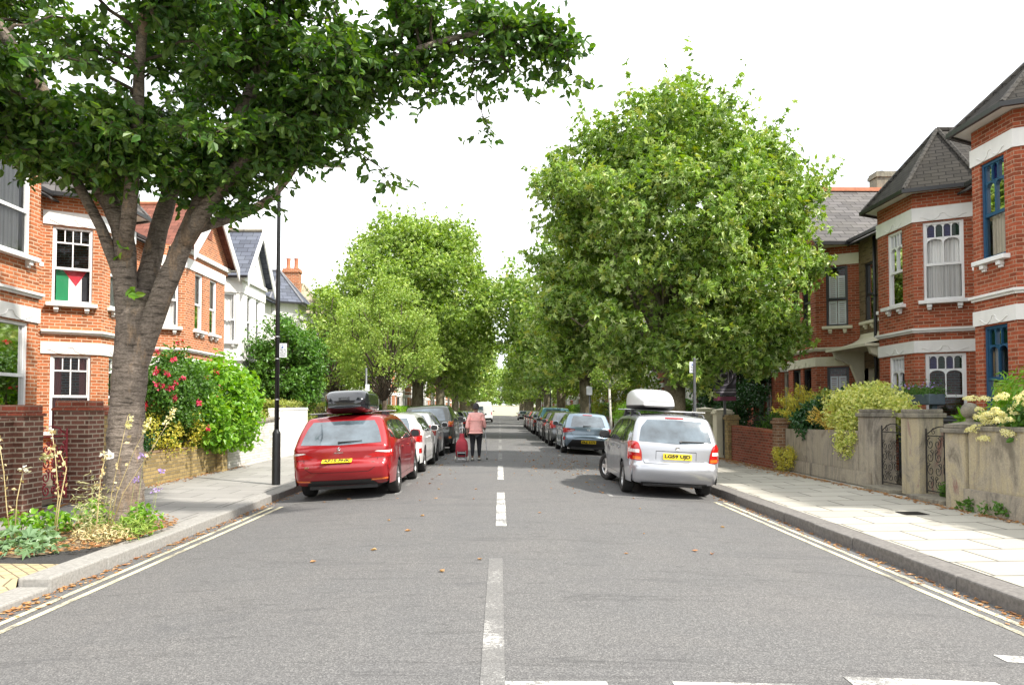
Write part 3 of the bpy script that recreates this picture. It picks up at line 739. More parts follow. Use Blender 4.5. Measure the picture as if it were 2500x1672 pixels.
    # wiper
    if sp.get('wiper'):
        (xa, za), (xb, zb_) = sp['wiper']; a = P.hit('rear', xa, za); b = P.hit('rear', xb, zb_); c = P.hit('rear', (xa + xb) / 2, (za + zb_) / 2)
        mb = MB(); mb.tube([h[0] + h[1] * .022 for h in (a, c, b)], [.014, .010, .007], 6); mb.tube([a[0], a[0] + a[1] * .03], .022, 8); mb.build('rear_wiper', M['plastic_black'], root)
    if sp.get('plate'):
        tx, px, pz = sp['plate']; q = P.hit('rear', px, pz); q2 = P.hit('rear', px, pz + .05)
        tilt = -math.atan2(q2[0].y - q[0].y, .05)
        plate(root, tx, px, q[0].y - .014, pz, .52, .111, tilt)
    if sp.get('highlamp'):
        mb = MB(); P.patch(mb, 'rear', rect(-.17, .17, sp['highlamp'] - .012, sp['highlamp'] + .012), .012, 6, 2); mb.build('brake_light', M['lamp_red'], root)
    return root, P
def arch_mid(sp): a, b = sp['arch']; return a + sp.get('ra', .36) + .02, b - sp.get('ra', .36) - .02

WAGON_RED = dict(L=4.58, W=.90, H=1.47, belt=.96, tum=.20, sill=.21, wr=.315, ra=.365, arch=(1.0, 3.73), rr=.045, rtap=.10, rt=.8,
    prof=[(.16, .27, .02), (.05, .36, .06), (.01, .50, .10), (.0, .62, .11), (.05, .665, .09), (.085, .70, .07), (.08, .80, .06), (.075, .90, .06), (.11, .955, .06), (.16, 1.0, .055), (.33, 1.20, .05), (.50, 1.385, .04), (.53, 1.425, .035), (.62, 1.45, .03), (1.1, 1.475, .03), (1.8, 1.485, .03), (2.45, 1.46, .03), (2.75, 1.40, .035), (3.1, 1.20, .05), (3.45, 1.01, .055), (3.7, .95, .05), (4.1, .88, .05), (4.38, .76, .08), (4.53, .60, .10), (4.56, .45, .10), (4.48, .27, .05)],
    wtop=1.37, sidewin=[[[(.50, 1.06), (1.0, 1.0), (3.25, .97)], [(.62, 1.20), (1.0, 1.13), (3.0, 1.13)], [(.80, 1.32), (1.4, 1.345), (2.72, 1.31)], [(.98, 1.355), (1.5, 1.378), (2.50, 1.355)]]],
    pillars=[(1.35, 1.42), (2.28, 2.20)], rearwin=[[(-.71, .985), (0, .965), (.71, .985)], [(-.695, 1.06), (0, 1.05), (.695, 1.06)], [(-.63, 1.25), (0, 1.25), (.63, 1.25)], [(-.55, 1.375), (0, 1.385), (.55, 1.375)]],
    lines=[[(1.40, .98), (1.45, .80), (1.40, .60), (1.36, .35)], [(2.24, .98), (2.28, .6), (2.26, .34)], [(3.18, .97), (3.24, .8), (3.22, .36)]],
    rear_lines=[[[(-.70, .86), (-.66, .74), (-.60, .56), (-.50, .50), (.50, .50), (.60, .56), (.66, .74), (.70, .86)], [(-.694, .86), (-.654, .745), (-.594, .567), (-.497, .508), (.497, .508), (.594, .567), (.654, .745), (.694, .86)]]],
    handles=(1.62, 2.5), mirror=3.03, plate=('AF15 PHK', -.04, .70), wiper=((-.02, 1.0), (.38, 1.015)), highlamp=None,
    lamps=[('lamp_red', 'rear', [[(.47, .765), (.60, .755), (.87, .72)], [(.50, .79), (.65, .83), (.87, .86)]]), ('lamp_red', 'side', [[(.05, .73), (.30, .76)], [(.08, .86), (.34, .84)]]), ('lamp_white', 'rear', [[(.60, .835), (.86, .80)], [(.64, .85), (.86, .845)]])],
    reflect=[[[(.52, .335), (.80, .345)], [(.54, .365), (.80, .375)]]], reflmat='lamp_orange',
    valance=[[(-.62, .268), (.62, .268)], [(-.60, .30), (.60, .30)], [(-.52, .365), (.52, .365)]], rim='twin', mirror_mat=M['paint_red'])
WAGON_SILVER = dict(WAGON_RED, L=4.24, W=.845, H=1.50, belt=.95, tum=.165, wr=.30, ra=.345, arch=(.90, 3.36), rr=.05, rtap=.09, rt=.7, sill=.22,
    prof=[(.14, .26, .03), (.04, .36, .07), (.0, .50, .11), (.03, .60, .10), (.085, .635, .07), (.09, .80, .06), (.10, .95, .06), (.13, 1.0, .06), (.24, 1.22, .055), (.35, 1.41, .045), (.40, 1.455, .04), (.52, 1.48, .035), (.9, 1.50, .03), (1.6, 1.505, .03), (2.2, 1.48, .03), (2.5, 1.43, .035), (2.85, 1.22, .05), (3.15, 1.02, .055), (3.4, .96, .05), (3.8, .89, .05), (4.06, .78, .08), (4.19, .6, .10), (4.22, .42, .10), (4.14, .26, .05)],
    wtop=1.40, sidewin=[[[(.30, 1.0), (.9, .985), (3.0, .965)], [(.34, 1.10), (.9, 1.12), (2.78, 1.12)], [(.44, 1.28), (1.2, 1.36), (2.5, 1.32)], [(.56, 1.37), (1.3, 1.41), (2.3, 1.375)]]],
    pillars=[(.86, .92), (1.18, 1.22), (2.06, 2.0)], rearwin=[[(-.665, 1.01), (0, .985), (.665, 1.01)], [(-.655, 1.08), (0, 1.06), (.655, 1.08)], [(-.62, 1.26), (0, 1.26), (.62, 1.26)], [(-.50, 1.405), (0, 1.42), (.50, 1.405)]],
    lines=[[(1.20, .96), (1.26, .75), (1.22, .6), (1.16, .34)], [(2.05, .96), (2.08, .6), (2.06, .34)], [(2.92, .95), (2.98, .8), (2.96, .36)]],
    rear_lines=[[[(-.60, .70), (-.575, .62), (.575, .62), (.60, .70)], [(-.594, .70), (-.569, .627), (.569, .627), (.594, .70)]], rect(-.36, .36, .842, .853), rect(-.368, -.36, .70, .85), rect(.36, .368, .70, .85)],
    handles=(1.45, 2.3), mirror=2.72, plate=('LG59 UJD', .02, .755), wiper=((.08, 1.02), (.52, 1.03)), highlamp=1.445, steer=R(24),
    lamps=[('lamp_red', 'rear', [[(.61, .665), (.70, .66), (.83, .68)], [(.615, .80), (.70, .82), (.83, .84)], [(.655, .92), (.70, .95), (.83, .985)], [(.68, .98), (.72, 1.0), (.80, 1.01)]]), ('lamp_red', 'side', [[(.10, .70), (.20, .76)], [(.13, .985), (.25, .96)]]), ('lamp_white', 'rear', [[(.66, .80), (.82, .81)], [(.66, .86), (.82, .87)]]), ('lamp_orange', 'rear', [[(.63, .675), (.76, .685)], [(.63, .73), (.76, .74)]])],
    reflect=[], valance=[[(-.6, .258), (.6, .258)], [(-.6, .268), (.6, .268)], [(-.6, .28), (.6, .28)]], rim='five', mirror_mat=M['plastic_black'])
HATCH = dict(WAGON_RED, L=4.25, W=.88, H=1.46, arch=(.86, 3.46), belt=.96,
    prof=[(.16, .28, .02), (.05, .38, .06), (.0, .52, .10), (.02, .62, .10), (.07, .67, .08), (.08, .82, .07), (.10, .93, .06), (.17, 1.0, .06), (.36, 1.2, .05), (.52, 1.38, .04), (.56, 1.42, .035), (.7, 1.44, .03), (1.2, 1.465, .03), (1.7, 1.465, .03), (2.15, 1.44, .03), (2.45, 1.38, .035), (2.8, 1.19, .05), (3.1, 1.02, .055), (3.4, .94, .05), (3.8, .86, .05), (4.06, .74, .08), (4.2, .58, .10), (4.22, .42, .10), (4.14, .28, .05)],
    wtop=1.36, sidewin=[[[(.62, 1.06), (1.0, 1.01), (2.95, .97)], [(.75, 1.18), (1.1, 1.14), (2.72, 1.13)], [(.95, 1.30), (1.4, 1.335), (2.44, 1.29)], [(1.10, 1.34), (1.5, 1.365), (2.24, 1.345)]]],
    pillars=[(1.28, 1.36), (2.02, 1.96)], rearwin=[[(-.62, .985), (0, .965), (.62, .985)], [(-.60, 1.05), (0, 1.05), (.60, 1.05)], [(-.56, 1.24), (0, 1.24), (.56, 1.24)], [(-.50, 1.36), (0, 1.375), (.50, 1.36)]],
    lines=[[(1.28, .98), (1.33, .80), (1.28, .6), (1.24, .35)], [(2.0, .98), (2.04, .6), (2.02, .34)], [(2.9, .97), (2.95, .8), (2.93, .36)]],
    rear_lines=[[[(-.62, .80), (-.50, .60), (.50, .60), (.62, .80)], [(-.612, .80), (-.494, .608), (.494, .608), (.612, .80)]]], handles=(1.5, 2.25), mirror=2.74,
    plate=('FRZ 3173', .02, .455), wiper=((-.16, 1.0), (.10, 1.01)), highlamp=1.40,
    lamps=[('lamp_red', 'rear', [[(.46, .86), (.62, .80), (.86, .76)], [(.46, .885), (.62, .91), (.86, .93)]]), ('lamp_red', 'side', [[(.08, .78), (.28, .84)], [(.10, .93), (.34, .93)]]), ('lamp_white', 'rear', [[(.5, .868), (.64, .85)], [(.5, .878), (.64, .872)]])],
    reflect=[[[(.80, .50), (.85, .50)], [(.80, .62), (.85, .62)]]], reflmat='lamp_red', rim='twin', mirror_mat=None,
    valance=[[(-.72, .285), (.72, .285)], [(-.68, .36), (.68, .36)], [(-.60, .48), (.60, .48)], [(-.55, .53), (.55, .53)]])
HATCH.pop('mirror_mat')
SUPER = dict(HATCH, L=4.0, W=.86, H=1.49, rearwin=[[(-.60, 1.0), (0, .98), (.60, 1.0)], [(-.58, 1.2), (0, 1.2), (.58, 1.2)], [(-.48, 1.385), (0, 1.40), (.48, 1.385)]], arch=(.72, 3.2),
    prof=[(.14, .28, .02), (.04, .38, .06), (.0, .52, .10), (.03, .64, .09), (.07, .70, .08), (.08, .85, .07), (.10, .97, .06), (.15, 1.03, .06), (.28, 1.24, .05), (.40, 1.40, .04), (.46, 1.44, .035), (.6, 1.46, .03), (1.1, 1.49, .03), (1.6, 1.49, .03), (2.0, 1.465, .03), (2.3, 1.40, .035), (2.65, 1.2, .05), (2.92, 1.04, .055), (3.2, .97, .05), (3.6, .88, .05), (3.84, .76, .08), (3.96, .58, .10), (3.98, .42, .10), (3.9, .28, .05)],
    sidewin=[[[(.55, 1.06), (1.0, 1.01), (2.78, .98)], [(.62, 1.18), (1.1, 1.14), (2.56, 1.13)], [(.78, 1.31), (1.2, 1.36), (2.3, 1.31)], [(.90, 1.37), (1.3, 1.39), (2.12, 1.36)]]], pillars=[(1.15, 1.22), (1.9, 1.84)],
    lines=[[(1.12, .98), (1.18, .80), (1.12, .6), (1.08, .35)], [(1.88, .98), (1.92, .6), (1.9, .34)], [(2.75, .97), (2.8, .8), (2.78, .36)]], handles=(1.35, 2.12), mirror=2.55, plate=('', 0, .7),
    lamps=[('lamp_red', 'rear', [[(.60, .80), (.84, .78)], [(.62, .95), (.84, 1.0)], [(.66, 1.08), (.80, 1.10)]]), ('lamp_red', 'side', [[(.08, .82), (.22, .88)], [(.14, 1.05), (.3, 1.02)]])], reflect=[], valance=[[(-.7, .285), (.7, .285)], [(-.62, .38), (.62, .38)]], wiper=((.0, 1.02), (.36, 1.03)), highlamp=None)
SUPER.pop('plate')
SUV = dict(HATCH, L=4.35, W=.92, H=1.72, belt=1.10, tum=.17, wr=.36, ra=.42, arch=(.92, 3.55), sill=.30,
    prof=[(.16, .38, .02), (.04, .48, .06), (.0, .60, .08), (.03, .74, .07), (.07, .80, .06), (.08, 1.0, .06), (.10, 1.12, .05), (.15, 1.2, .05), (.26, 1.42, .045), (.36, 1.60, .04), (.44, 1.66, .035), (.6, 1.69, .03), (1.2, 1.72, .03), (1.8, 1.72, .03), (2.3, 1.69, .03), (2.6, 1.62, .035), (2.95, 1.38, .05), (3.2, 1.2, .055), (3.5, 1.14, .05), (3.95, 1.06, .05), (4.2, .94, .08), (4.32, .72, .10), (4.33, .5, .08), (4.26, .36, .05)],
    wtop=1.60, sidewin=[[[(.42, 1.2), (1.0, 1.15), (3.0, 1.13)], [(.5, 1.34), (1.1, 1.32), (2.82, 1.3)], [(.62, 1.5), (1.3, 1.56), (2.56, 1.5)], [(.75, 1.58), (1.5, 1.6), (2.4, 1.56)]]],
    pillars=[(.95, 1.0), (1.85, 1.85)], rearwin=[[(-.64, 1.17), (0, 1.16), (.64, 1.17)], [(-.62, 1.35), (0, 1.35), (.62, 1.35)], [(-.54, 1.60), (0, 1.61), (.54, 1.60)]],
    lines=[[(1.3, 1.1), (1.4, .7), (1.38, .42)], [(2.0, 1.1), (2.04, .42)], [(2.98, 1.1), (3.0, .42)]], handles=(1.6, 2.3), mirror=2.8, wiper=((0, 1.19), (.35, 1.2)), highlamp=None,
    rear_lines=[], lamps=[('lamp_red', 'rear', [[(.62, .97), (.90, .94)], [(.62, 1.05), (.90, 1.15)]]), ('lamp_orange', 'rear', [[(.74, 1.0), (.88, 1.0)], [(.74, 1.13), (.88, 1.13)]])],
    reflect=[[[(.74, .54), (.82, .54)], [(.74, .61), (.82, .61)]]], reflmat='lamp_orange', valance=[[(-.86, .385), (.86, .385)], [(-.86, .6), (.86, .6)], [(-.84, .76), (.84, .76)]], rim='five', fwin=[[(-.72, 1.2), (.72, 1.2)], [(-.6, 1.58), (.6, 1.58)]])
SUV.pop('plate', None)
MPV = dict(SUPER, H=1.58)

GL, GR = 'cars parked along the left kerb', 'cars parked along the right kerb'
def place(x, y, sp): return (x, y, rz(abs(x)) + .003)
def roofbars(root, P, ys, half, z, mat, feet=True):
    for y in ys:
        mb = MB(); mb.box(-half, half, y - .035, y + .035, z, z + .022); b = mb.build('roof_bar', mat, root, bevel=.01)
        for s in (-1, 1):
            mb = MB(); zz = P.hit('top', s * (half - .17), y)[0].z
            mb.box(*sorted((s * (half - .24), s * (half - .14))), y - .04, y + .04, zz - .03, z + .01); mb.build('bar_foot', M['plastic_black'], b, bevel=.01)
# 1 red estate with black roof box
red, Pr = build_car('dark red estate car with a black roof box, nearest on the left kerb', 'car', (-2.76, 12.98, rz(2.76)), 0, WAGON_RED, M['paint_red'], R(-2.7), group=GL)
roofbars(red, Pr, (1.25, 1.55), .80, 1.525, M['alu'])
def emblem(root, P, x, z, kind):
    q = P.hit('rear', x, z); me = None; mb = MB(); y = q[0].y - .004
    if kind == 'beast':
        mb.tube([(x - .018, y, z - .035), (x - .006, y, z + .0), (x + .002, y, z + .025), (x + .012, y, z + .038)], [.008, .012, .012, .009], 6)
        mb.tube([(x - .004, y, z + .012), (x - .03, y, z + .022)], [.007, .004], 6); mb.tube([(x, y, z), (x - .026, y, z + .002)], [.006, .004], 6)
        mb.tube([(x - .006, y, z - .005), (x + .012, y, z - .02), (x + .004, y, z - .038)], [.01, .008, .005], 6); mb.tube([(x + .01, y, z + .0), (x + .03, y, z - .01), (x + .028, y, z + .02)], [.006, .004, .003], 6)
    elif kind == 'disc':
        mb.lathe([(0, .0), (.034, .0), (.040, .006), (.034, .012), (.030, .006), (0, .006)], 20, Matrix.Translation((x, y + .004, z)) @ Matrix.Rotation(R(90), 4, 'X'))
    else:
        mb.lathe([(.030, 0), (.038, .006), (.046, 0)], 24, Matrix.Translation((x, y, z)) @ Matrix.Diagonal((1.35, 1, .9, 1)) @ Matrix.Rotation(R(90), 4, 'X'))
        mb.lathe([(.018, 0), (.022, .006), (.027, 0)], 20, Matrix.Translation((x, y, z)) @ Matrix.Rotation(R(90), 4, 'X'))
    return mb.build('emblem', M['chrome'], root, smooth=True)
def badge(root, P, text, x, z, size, w):
    me = text_mesh(text, size, .001); q = P.hit('rear', x, z)
    xs = [v.co.x for v in me.vertices]; k = w / (max(xs) - min(xs))
    for v in me.vertices: v.co = Vector((x + v.co.x * k, q[0].y - .006 - v.co.z, z + v.co.y))
    finish(me, 'lettering', M['chrome'], root, uv=False)
emblem(red, Pr, -.02, .895, 'beast'); badge(red, Pr, 'PEUGEOT', -.02, .835, .03, .16); badge(red, Pr, '308 SW', -.56, .60, .035, .11); badge(red, Pr, 'BlueHDi', .56, .66, .03, .11)
# 2 silver estate with white roof box
silver, Ps = build_car('silver estate car with a white roof box, nearest on the right kerb', 'car', (3.15, 13.28, rz(3.15)), R(-.6), WAGON_SILVER, M['paint_silver'], R(2.9), group=GR)
roofbars(silver, Ps, (1.2, 1.95), .80, 1.575, M['alu']); emblem(silver, Ps, .02, .905, 'disc')
for s in (-1, 1):   # raised roof rails
    mb = MB(); pts = [(s * .60, y, Ps.hit('top', s * .60, y)[0].z + h) for y, h in ((.5, 0), (.62, .05), (1.2, .055), (1.9, .055), (2.3, .045), (2.42, 0))]
    mb.tube(pts, .016, 8); mb.build('roof_rail', M['grey_metal'], silver, smooth=True)
# roof boxes (things of their own)
def roofbox(label, loc, rot, prof_s, w, mat_top, mat_bot, hinge):
    root = thing('roof_box', label, 'roof box', loc, rot)
    # section across x (half width, height), scaled along the length
    def shell(z0, z1, top, name, mat):
        G = []; ny = 26
        L = prof_s['L']
        for j in range(ny + 1):
            t = j / ny; y = t * L
            e = min(1, (sm(t / prof_s['ra']) if t < prof_s['ra'] else 1), (sm((1 - t) / prof_s['fa']) if t > 1 - prof_s['fa'] else 1)) ** .5
            wf_ = w * (.72 + .28 * e) * (1 - prof_s['nose'] * max(0, (t - .55) / .45) ** 2)
            h = (prof_s['ht'] if top else prof_s['hb']) * (.30 + .70 * e) * (1 - (prof_s['slope'] * max(0, (t - .5) / .5) ** 1.5 if top else 0))
            row = []
            for k in range(19):
                a = math.pi * k / 18; c, s_ = math.cos(a), math.sin(a)
                x = wf_ * math.copysign(abs(c) ** .38, c); z = h * abs(s_) ** (.42 if top else .5)
                row.append((x, y, (z if top else -z) + (.004 if top else -.004)))
            G.append(row)
        G = [[(p[0] * .55, p[1] + .02, p[2] * .3) for p in G[0]]] + G + [[(p[0] * .55, p[1] - .02, p[2] * .3) for p in G[-1]]]
        mb = MB(); mb.grid(G); n = len(G[0]); mb.f.append(tuple(range(n))); mb.f.append(tuple((len(G) - 1) * n + k for k in range(n)))
        return mb.build(name, mat, root, smooth=True, autos=60)
    shell(0, 0, True, 'lid', mat_top); shell(0, 0, False, 'base', mat_bot)
    return root
bb = roofbox('glossy black roof box on the dark red estate car', (-2.80, 13.35, 1.60), (0, R(-2.7), 0), dict(L=2.0, ra=.14, fa=.35, nose=.35, ht=.27, hb=.15, slope=.45), .41, M['box_black'], M['box_black'], 0)
mb = MB(); mb.box(-.10, .10, -.012, .004, .085, .15); pl = mb.build('badge_panel', M['box_black'], bb, bevel=.008)
mb = MB(); mb.box(-.055, .055, -.016, -.012, .105, .125); mb.build('badge', M['grey_metal'], pl)
wb = roofbox('white and silver roof box with a black base on the silver estate car', (2.98, 13.75, 1.59), (0, R(2.9), 0), dict(L=1.9, ra=.5, fa=.3, nose=.3, ht=.33, hb=.07, slope=.3), .40, M['box_white'], M['plastic_black'], 0)
mb = MB(); mb.lathe([(.014, 0), (.014, .012), (0, .012)], 10, Matrix.Translation((-.12, .045, .05)) @ Matrix.Rotation(R(90), 4, 'X')); mb.lathe([(.014, 0), (.014, .012), (0, .012)], 10, Matrix.Translation((.2, .045, .05)) @ Matrix.Rotation(R(90), 4, 'X')); mb.build('lock', M['plastic_black'], wb)
# others. (label, x, rear bumper y, spec, paint, yaw)
cars = [
 ('white hatchback parked in front of the dark red estate car', -2.72, 17.72, HATCH, 'paint_white', GL, 0, dict(plate=None)),
 ('second white car, with tall red tail lamps, between the white hatchback and the dark off-roader', -2.72, 21.9, SUPER, 'paint_white', GL, 0, {}),
 ('dark olive off-road car with orange tail lamps, left of the walking person', -2.5, 25.9, SUV, 'paint_dark', GL, 0, {}),
 ('navy blue hatchback ahead of the dark off-roader, just left of the walking person', -2.60, 30.9, HATCH, 'paint_navy', GL, 0, {}),
 ('silver car with a white roof seen behind the walking person', -2.75, 35.6, SUPER, 'paint_white', GL, 0, {}),
 ('black hatchback hidden behind the walking person', -2.7, 41.0, HATCH, 'paint_black', GL, 0, {}),
 ('small grey hatchback beyond the black one on the left kerb', -2.7, 46.2, SUPER, 'paint_grey', GL, 0, {}),
 ('dark car with red lamps just right of the walking person', -2.5, 53.0, HATCH, 'paint_black', GL, 0, {}),
 ('red hatchback just right of the walking person, short of the white van', -2.55, 59.0, SUPER, 'paint_dred', GL, 0, {}),
 ('silver hatchback between the red hatchback and the white van', -2.5, 66.5, HATCH, 'paint_silver', GL, 0, {}),
 ('grey car closest to the back of the white van', -2.4, 76, SUPER, 'paint_grey', GL, 0, {}),
 ('pale blue hatchback with a low yellow plate, second car on the right kerb', 3.1, 26.15, HATCH, 'paint_blue', GR, 0, dict(plate=('FRZ 3173', .02, .455))),
 ('grey car just ahead of the pale blue hatchback', 2.95, 31.4, SUPER, 'paint_grey', GR, 0, {}),
 ('black hatchback with a low red fog lamp, third beyond the silver estate car', 2.95, 36.2, SUPER, 'paint_black', GR, 0, {}),
 ('tall light teal car rising above the row on the right kerb', 3.1, 41.2, SUV, 'paint_teal', GR, 0, dict(H=1.72)),
 ('black hatchback just beyond the tall teal car', 2.95, 46.6, HATCH, 'paint_black', GR, 0, {}),
 ('dark grey hatchback halfway down the right kerb', 2.95, 51.6, SUPER, 'paint_grey', GR, 0, {}),
 ('red hatchback far down the right kerb', 3.0, 57.0, HATCH, 'paint_dred', GR, 0, {}),
 ('farthest dark car in the parked row on the right kerb', 3.0, 63.5, SUPER, 'paint_black', GR, 0, {}),
 ('silver saloon near the far end of the street, in front of the end wall', 3.6, 112, HATCH, 'paint_silver', GR, 0, {}),
]
for lb, x, y, sp, pm, g, yw, ex in cars:
    q = dict(sp); q.update(ex)
    if sp is HATCH and 'plate' not in ex: q['plate'] = None
    if sp is SUPER and x > 0 and y == 36.2: q['reflect'] = [[[(.62, .5), (.72, .5)], [(.62, .62), (.72, .62)]]]
    if y > 60: q['plate'] = None
    rt, PP = build_car(lb, 'car', (x, y, rz(x)), yw, q, M[pm], R(-2.7) if x < 0 else R(2.7), group=g)
    if y == 26.15: emblem(rt, PP, .02, .88, 'oval')
# white van
VAN = dict(SUV, L=5.4, W=1.0, H=2.45, belt=1.25, tum=.09, wr=.34, ra=.40, arch=(1.0, 4.2), rtap=.02, rr=.05,
    prof=[(.12, .36, .02), (.02, .46, .03), (.0, .60, .03), (.04, .70, .03), (.06, 1.0, .03), (.07, 1.4, .03), (.08, 2.0, .03), (.12, 2.38, .03), (.22, 2.45, .03), (1.2, 2.47, .03), (2.6, 2.46, .03), (3.5, 2.42, .03), (3.85, 2.28, .04), (4.3, 1.75, .05), (4.6, 1.35, .05), (4.9, 1.22, .05), (5.25, 1.05, .08), (5.38, .8, .10), (5.38, .55, .08), (5.3, .36, .05)],
    wtop=1.9, sidewin=[[[(3.4, 1.32), (4.4, 1.3)], [(3.4, 1.85), (4.0, 1.85)]]], pillars=[], rearwin=[[(-.72, 1.4), (-.08, 1.4)], [(-.70, 1.95), (-.08, 1.95)]], fwin=[[(-.8, 1.5), (.8, 1.5)], [(-.7, 2.1), (.7, 2.1)]],
    rear_lines=[rect(-.005, .005, .6, 2.3)], handles=(3.2,), mirror=4.2, wiper=None, lamps=[('lamp_red', 'rear', [[(.86, .9), (.94, .9)], [(.86, 1.25), (.94, 1.25)]])], reflect=[], valance=[[(-.9, .365), (.9, .365)], [(-.9, .55), (.9, .55)]], plate=None)
build_car('tall white van near the far end of the street', 'van', (-1.85, 88, rz(1.8)), 0, VAN, M['paint_white'], R(-2), name='van')
# ------------------------------------------------------------------ houses
def offset_poly(poly, d):
    """(a,b) polyline, offset to its outer (+b) side"""
    n = len(poly); out = []
    def nrm(p, q):
        dx, dy = q[0] - p[0], q[1] - p[1]; L = math.hypot(dx, dy); return (-dy / L, dx / L)
    for i in range(n):
        ns = []
        if i > 0: ns.append(nrm(poly[i - 1], poly[i]))
        if i < n - 1: ns.append(nrm(poly[i], poly[i + 1]))
        if len(ns) == 1: m = ns[0]; k = 1
        else:
            m = (ns[0][0] + ns[1][0], ns[0][1] + ns[1][1]); L = math.hypot(*m); m = (m[0] / L, m[1] / L); k = 1 / max(.4, m[0] * ns[0][0] + m[1] * ns[0][1])
        out.append((poly[i][0] + m[0] * d * k, poly[i][1] + m[1] * d * k))
    return out
class House:
    def __init__(s, label, side, Xw, y0, y1, cat='house', group='terraced houses along the street', name='terraced_house'):
        s.side, s.Xw = side, Xw; s.y0, s.y1 = y0, y1
        s.root = thing(name, label, cat, (side * Xw, (y0 + y1) / 2, 0), group=group)
    def w(s, a, b, z): return (s.side * (s.Xw - b), a, z)
    def mold(s, mb, poly, z0, z1, d, inner=0):
        o = offset_poly(poly, d); q = offset_poly(poly, inner) if inner else poly
        for i in range(len(poly) - 1):
            vs = [s.w(*p, z) for z in (z0, z1) for p in (q[i], q[i + 1], o[i + 1], o[i])]
            mb.add(vs, [(0, 1, 2, 3), (4, 5, 6, 7), (3, 2, 6, 7), (0, 1, 5, 4), (0, 3, 7, 4), (1, 2, 6, 5)])
    def seg(s, mb, p0, p1, z0, z1, ops, rev=.13):
        L = math.hypot(p1[0] - p0[0], p1[1] - p0[1]); ux, uy = (p1[0] - p0[0]) / L, (p1[1] - p0[1]) / L; nx, ny = -uy, ux
        P = lambda u, n, z: s.w(p0[0] + ux * u + nx * n, p0[1] + uy * u + ny * n, z)
        us = sorted({0, L, *[o[0] for o in ops], *[o[1] for o in ops]}); zs = sorted({z0, z1, *[o[2] for o in ops], *[o[3] for o in ops]})
        for i in range(len(us) - 1):
            for j in range(len(zs) - 1):
                uc, zc = (us[i] + us[i + 1]) / 2, (zs[j] + zs[j + 1]) / 2
                if any(o[0] < uc < o[1] and o[2] < zc < o[3] for o in ops): continue
                mb.add([P(us[i], 0, zs[j]), P(us[i + 1], 0, zs[j]), P(us[i + 1], 0, zs[j + 1]), P(us[i], 0, zs[j + 1])], [(0, 1, 2, 3)])
        for u0, u1, zb, zt, *_ in ops:
            q = [(u0, zb), (u1, zb), (u1, zt), (u0, zt)]
            for k in range(4):
                a, b = q[k], q[(k + 1) % 4]
                mb.add([P(a[0], 0, a[1]), P(b[0], 0, b[1]), P(b[0], -rev, b[1]), P(a[0], -rev, a[1])], [(0, 1, 2, 3)])
        return Matrix(((P(1, 0, 0)[0] - P(0, 0, 0)[0], P(0, 1, 0)[0] - P(0, 0, 0)[0], 0, P(0, 0, 0)[0]),
                       (P(1, 0, 0)[1] - P(0, 0, 0)[1], P(0, 1, 0)[1] - P(0, 0, 0)[1], 0, P(0, 0, 0)[1]), (0, 0, 1, 0), (0, 0, 0, 1)))
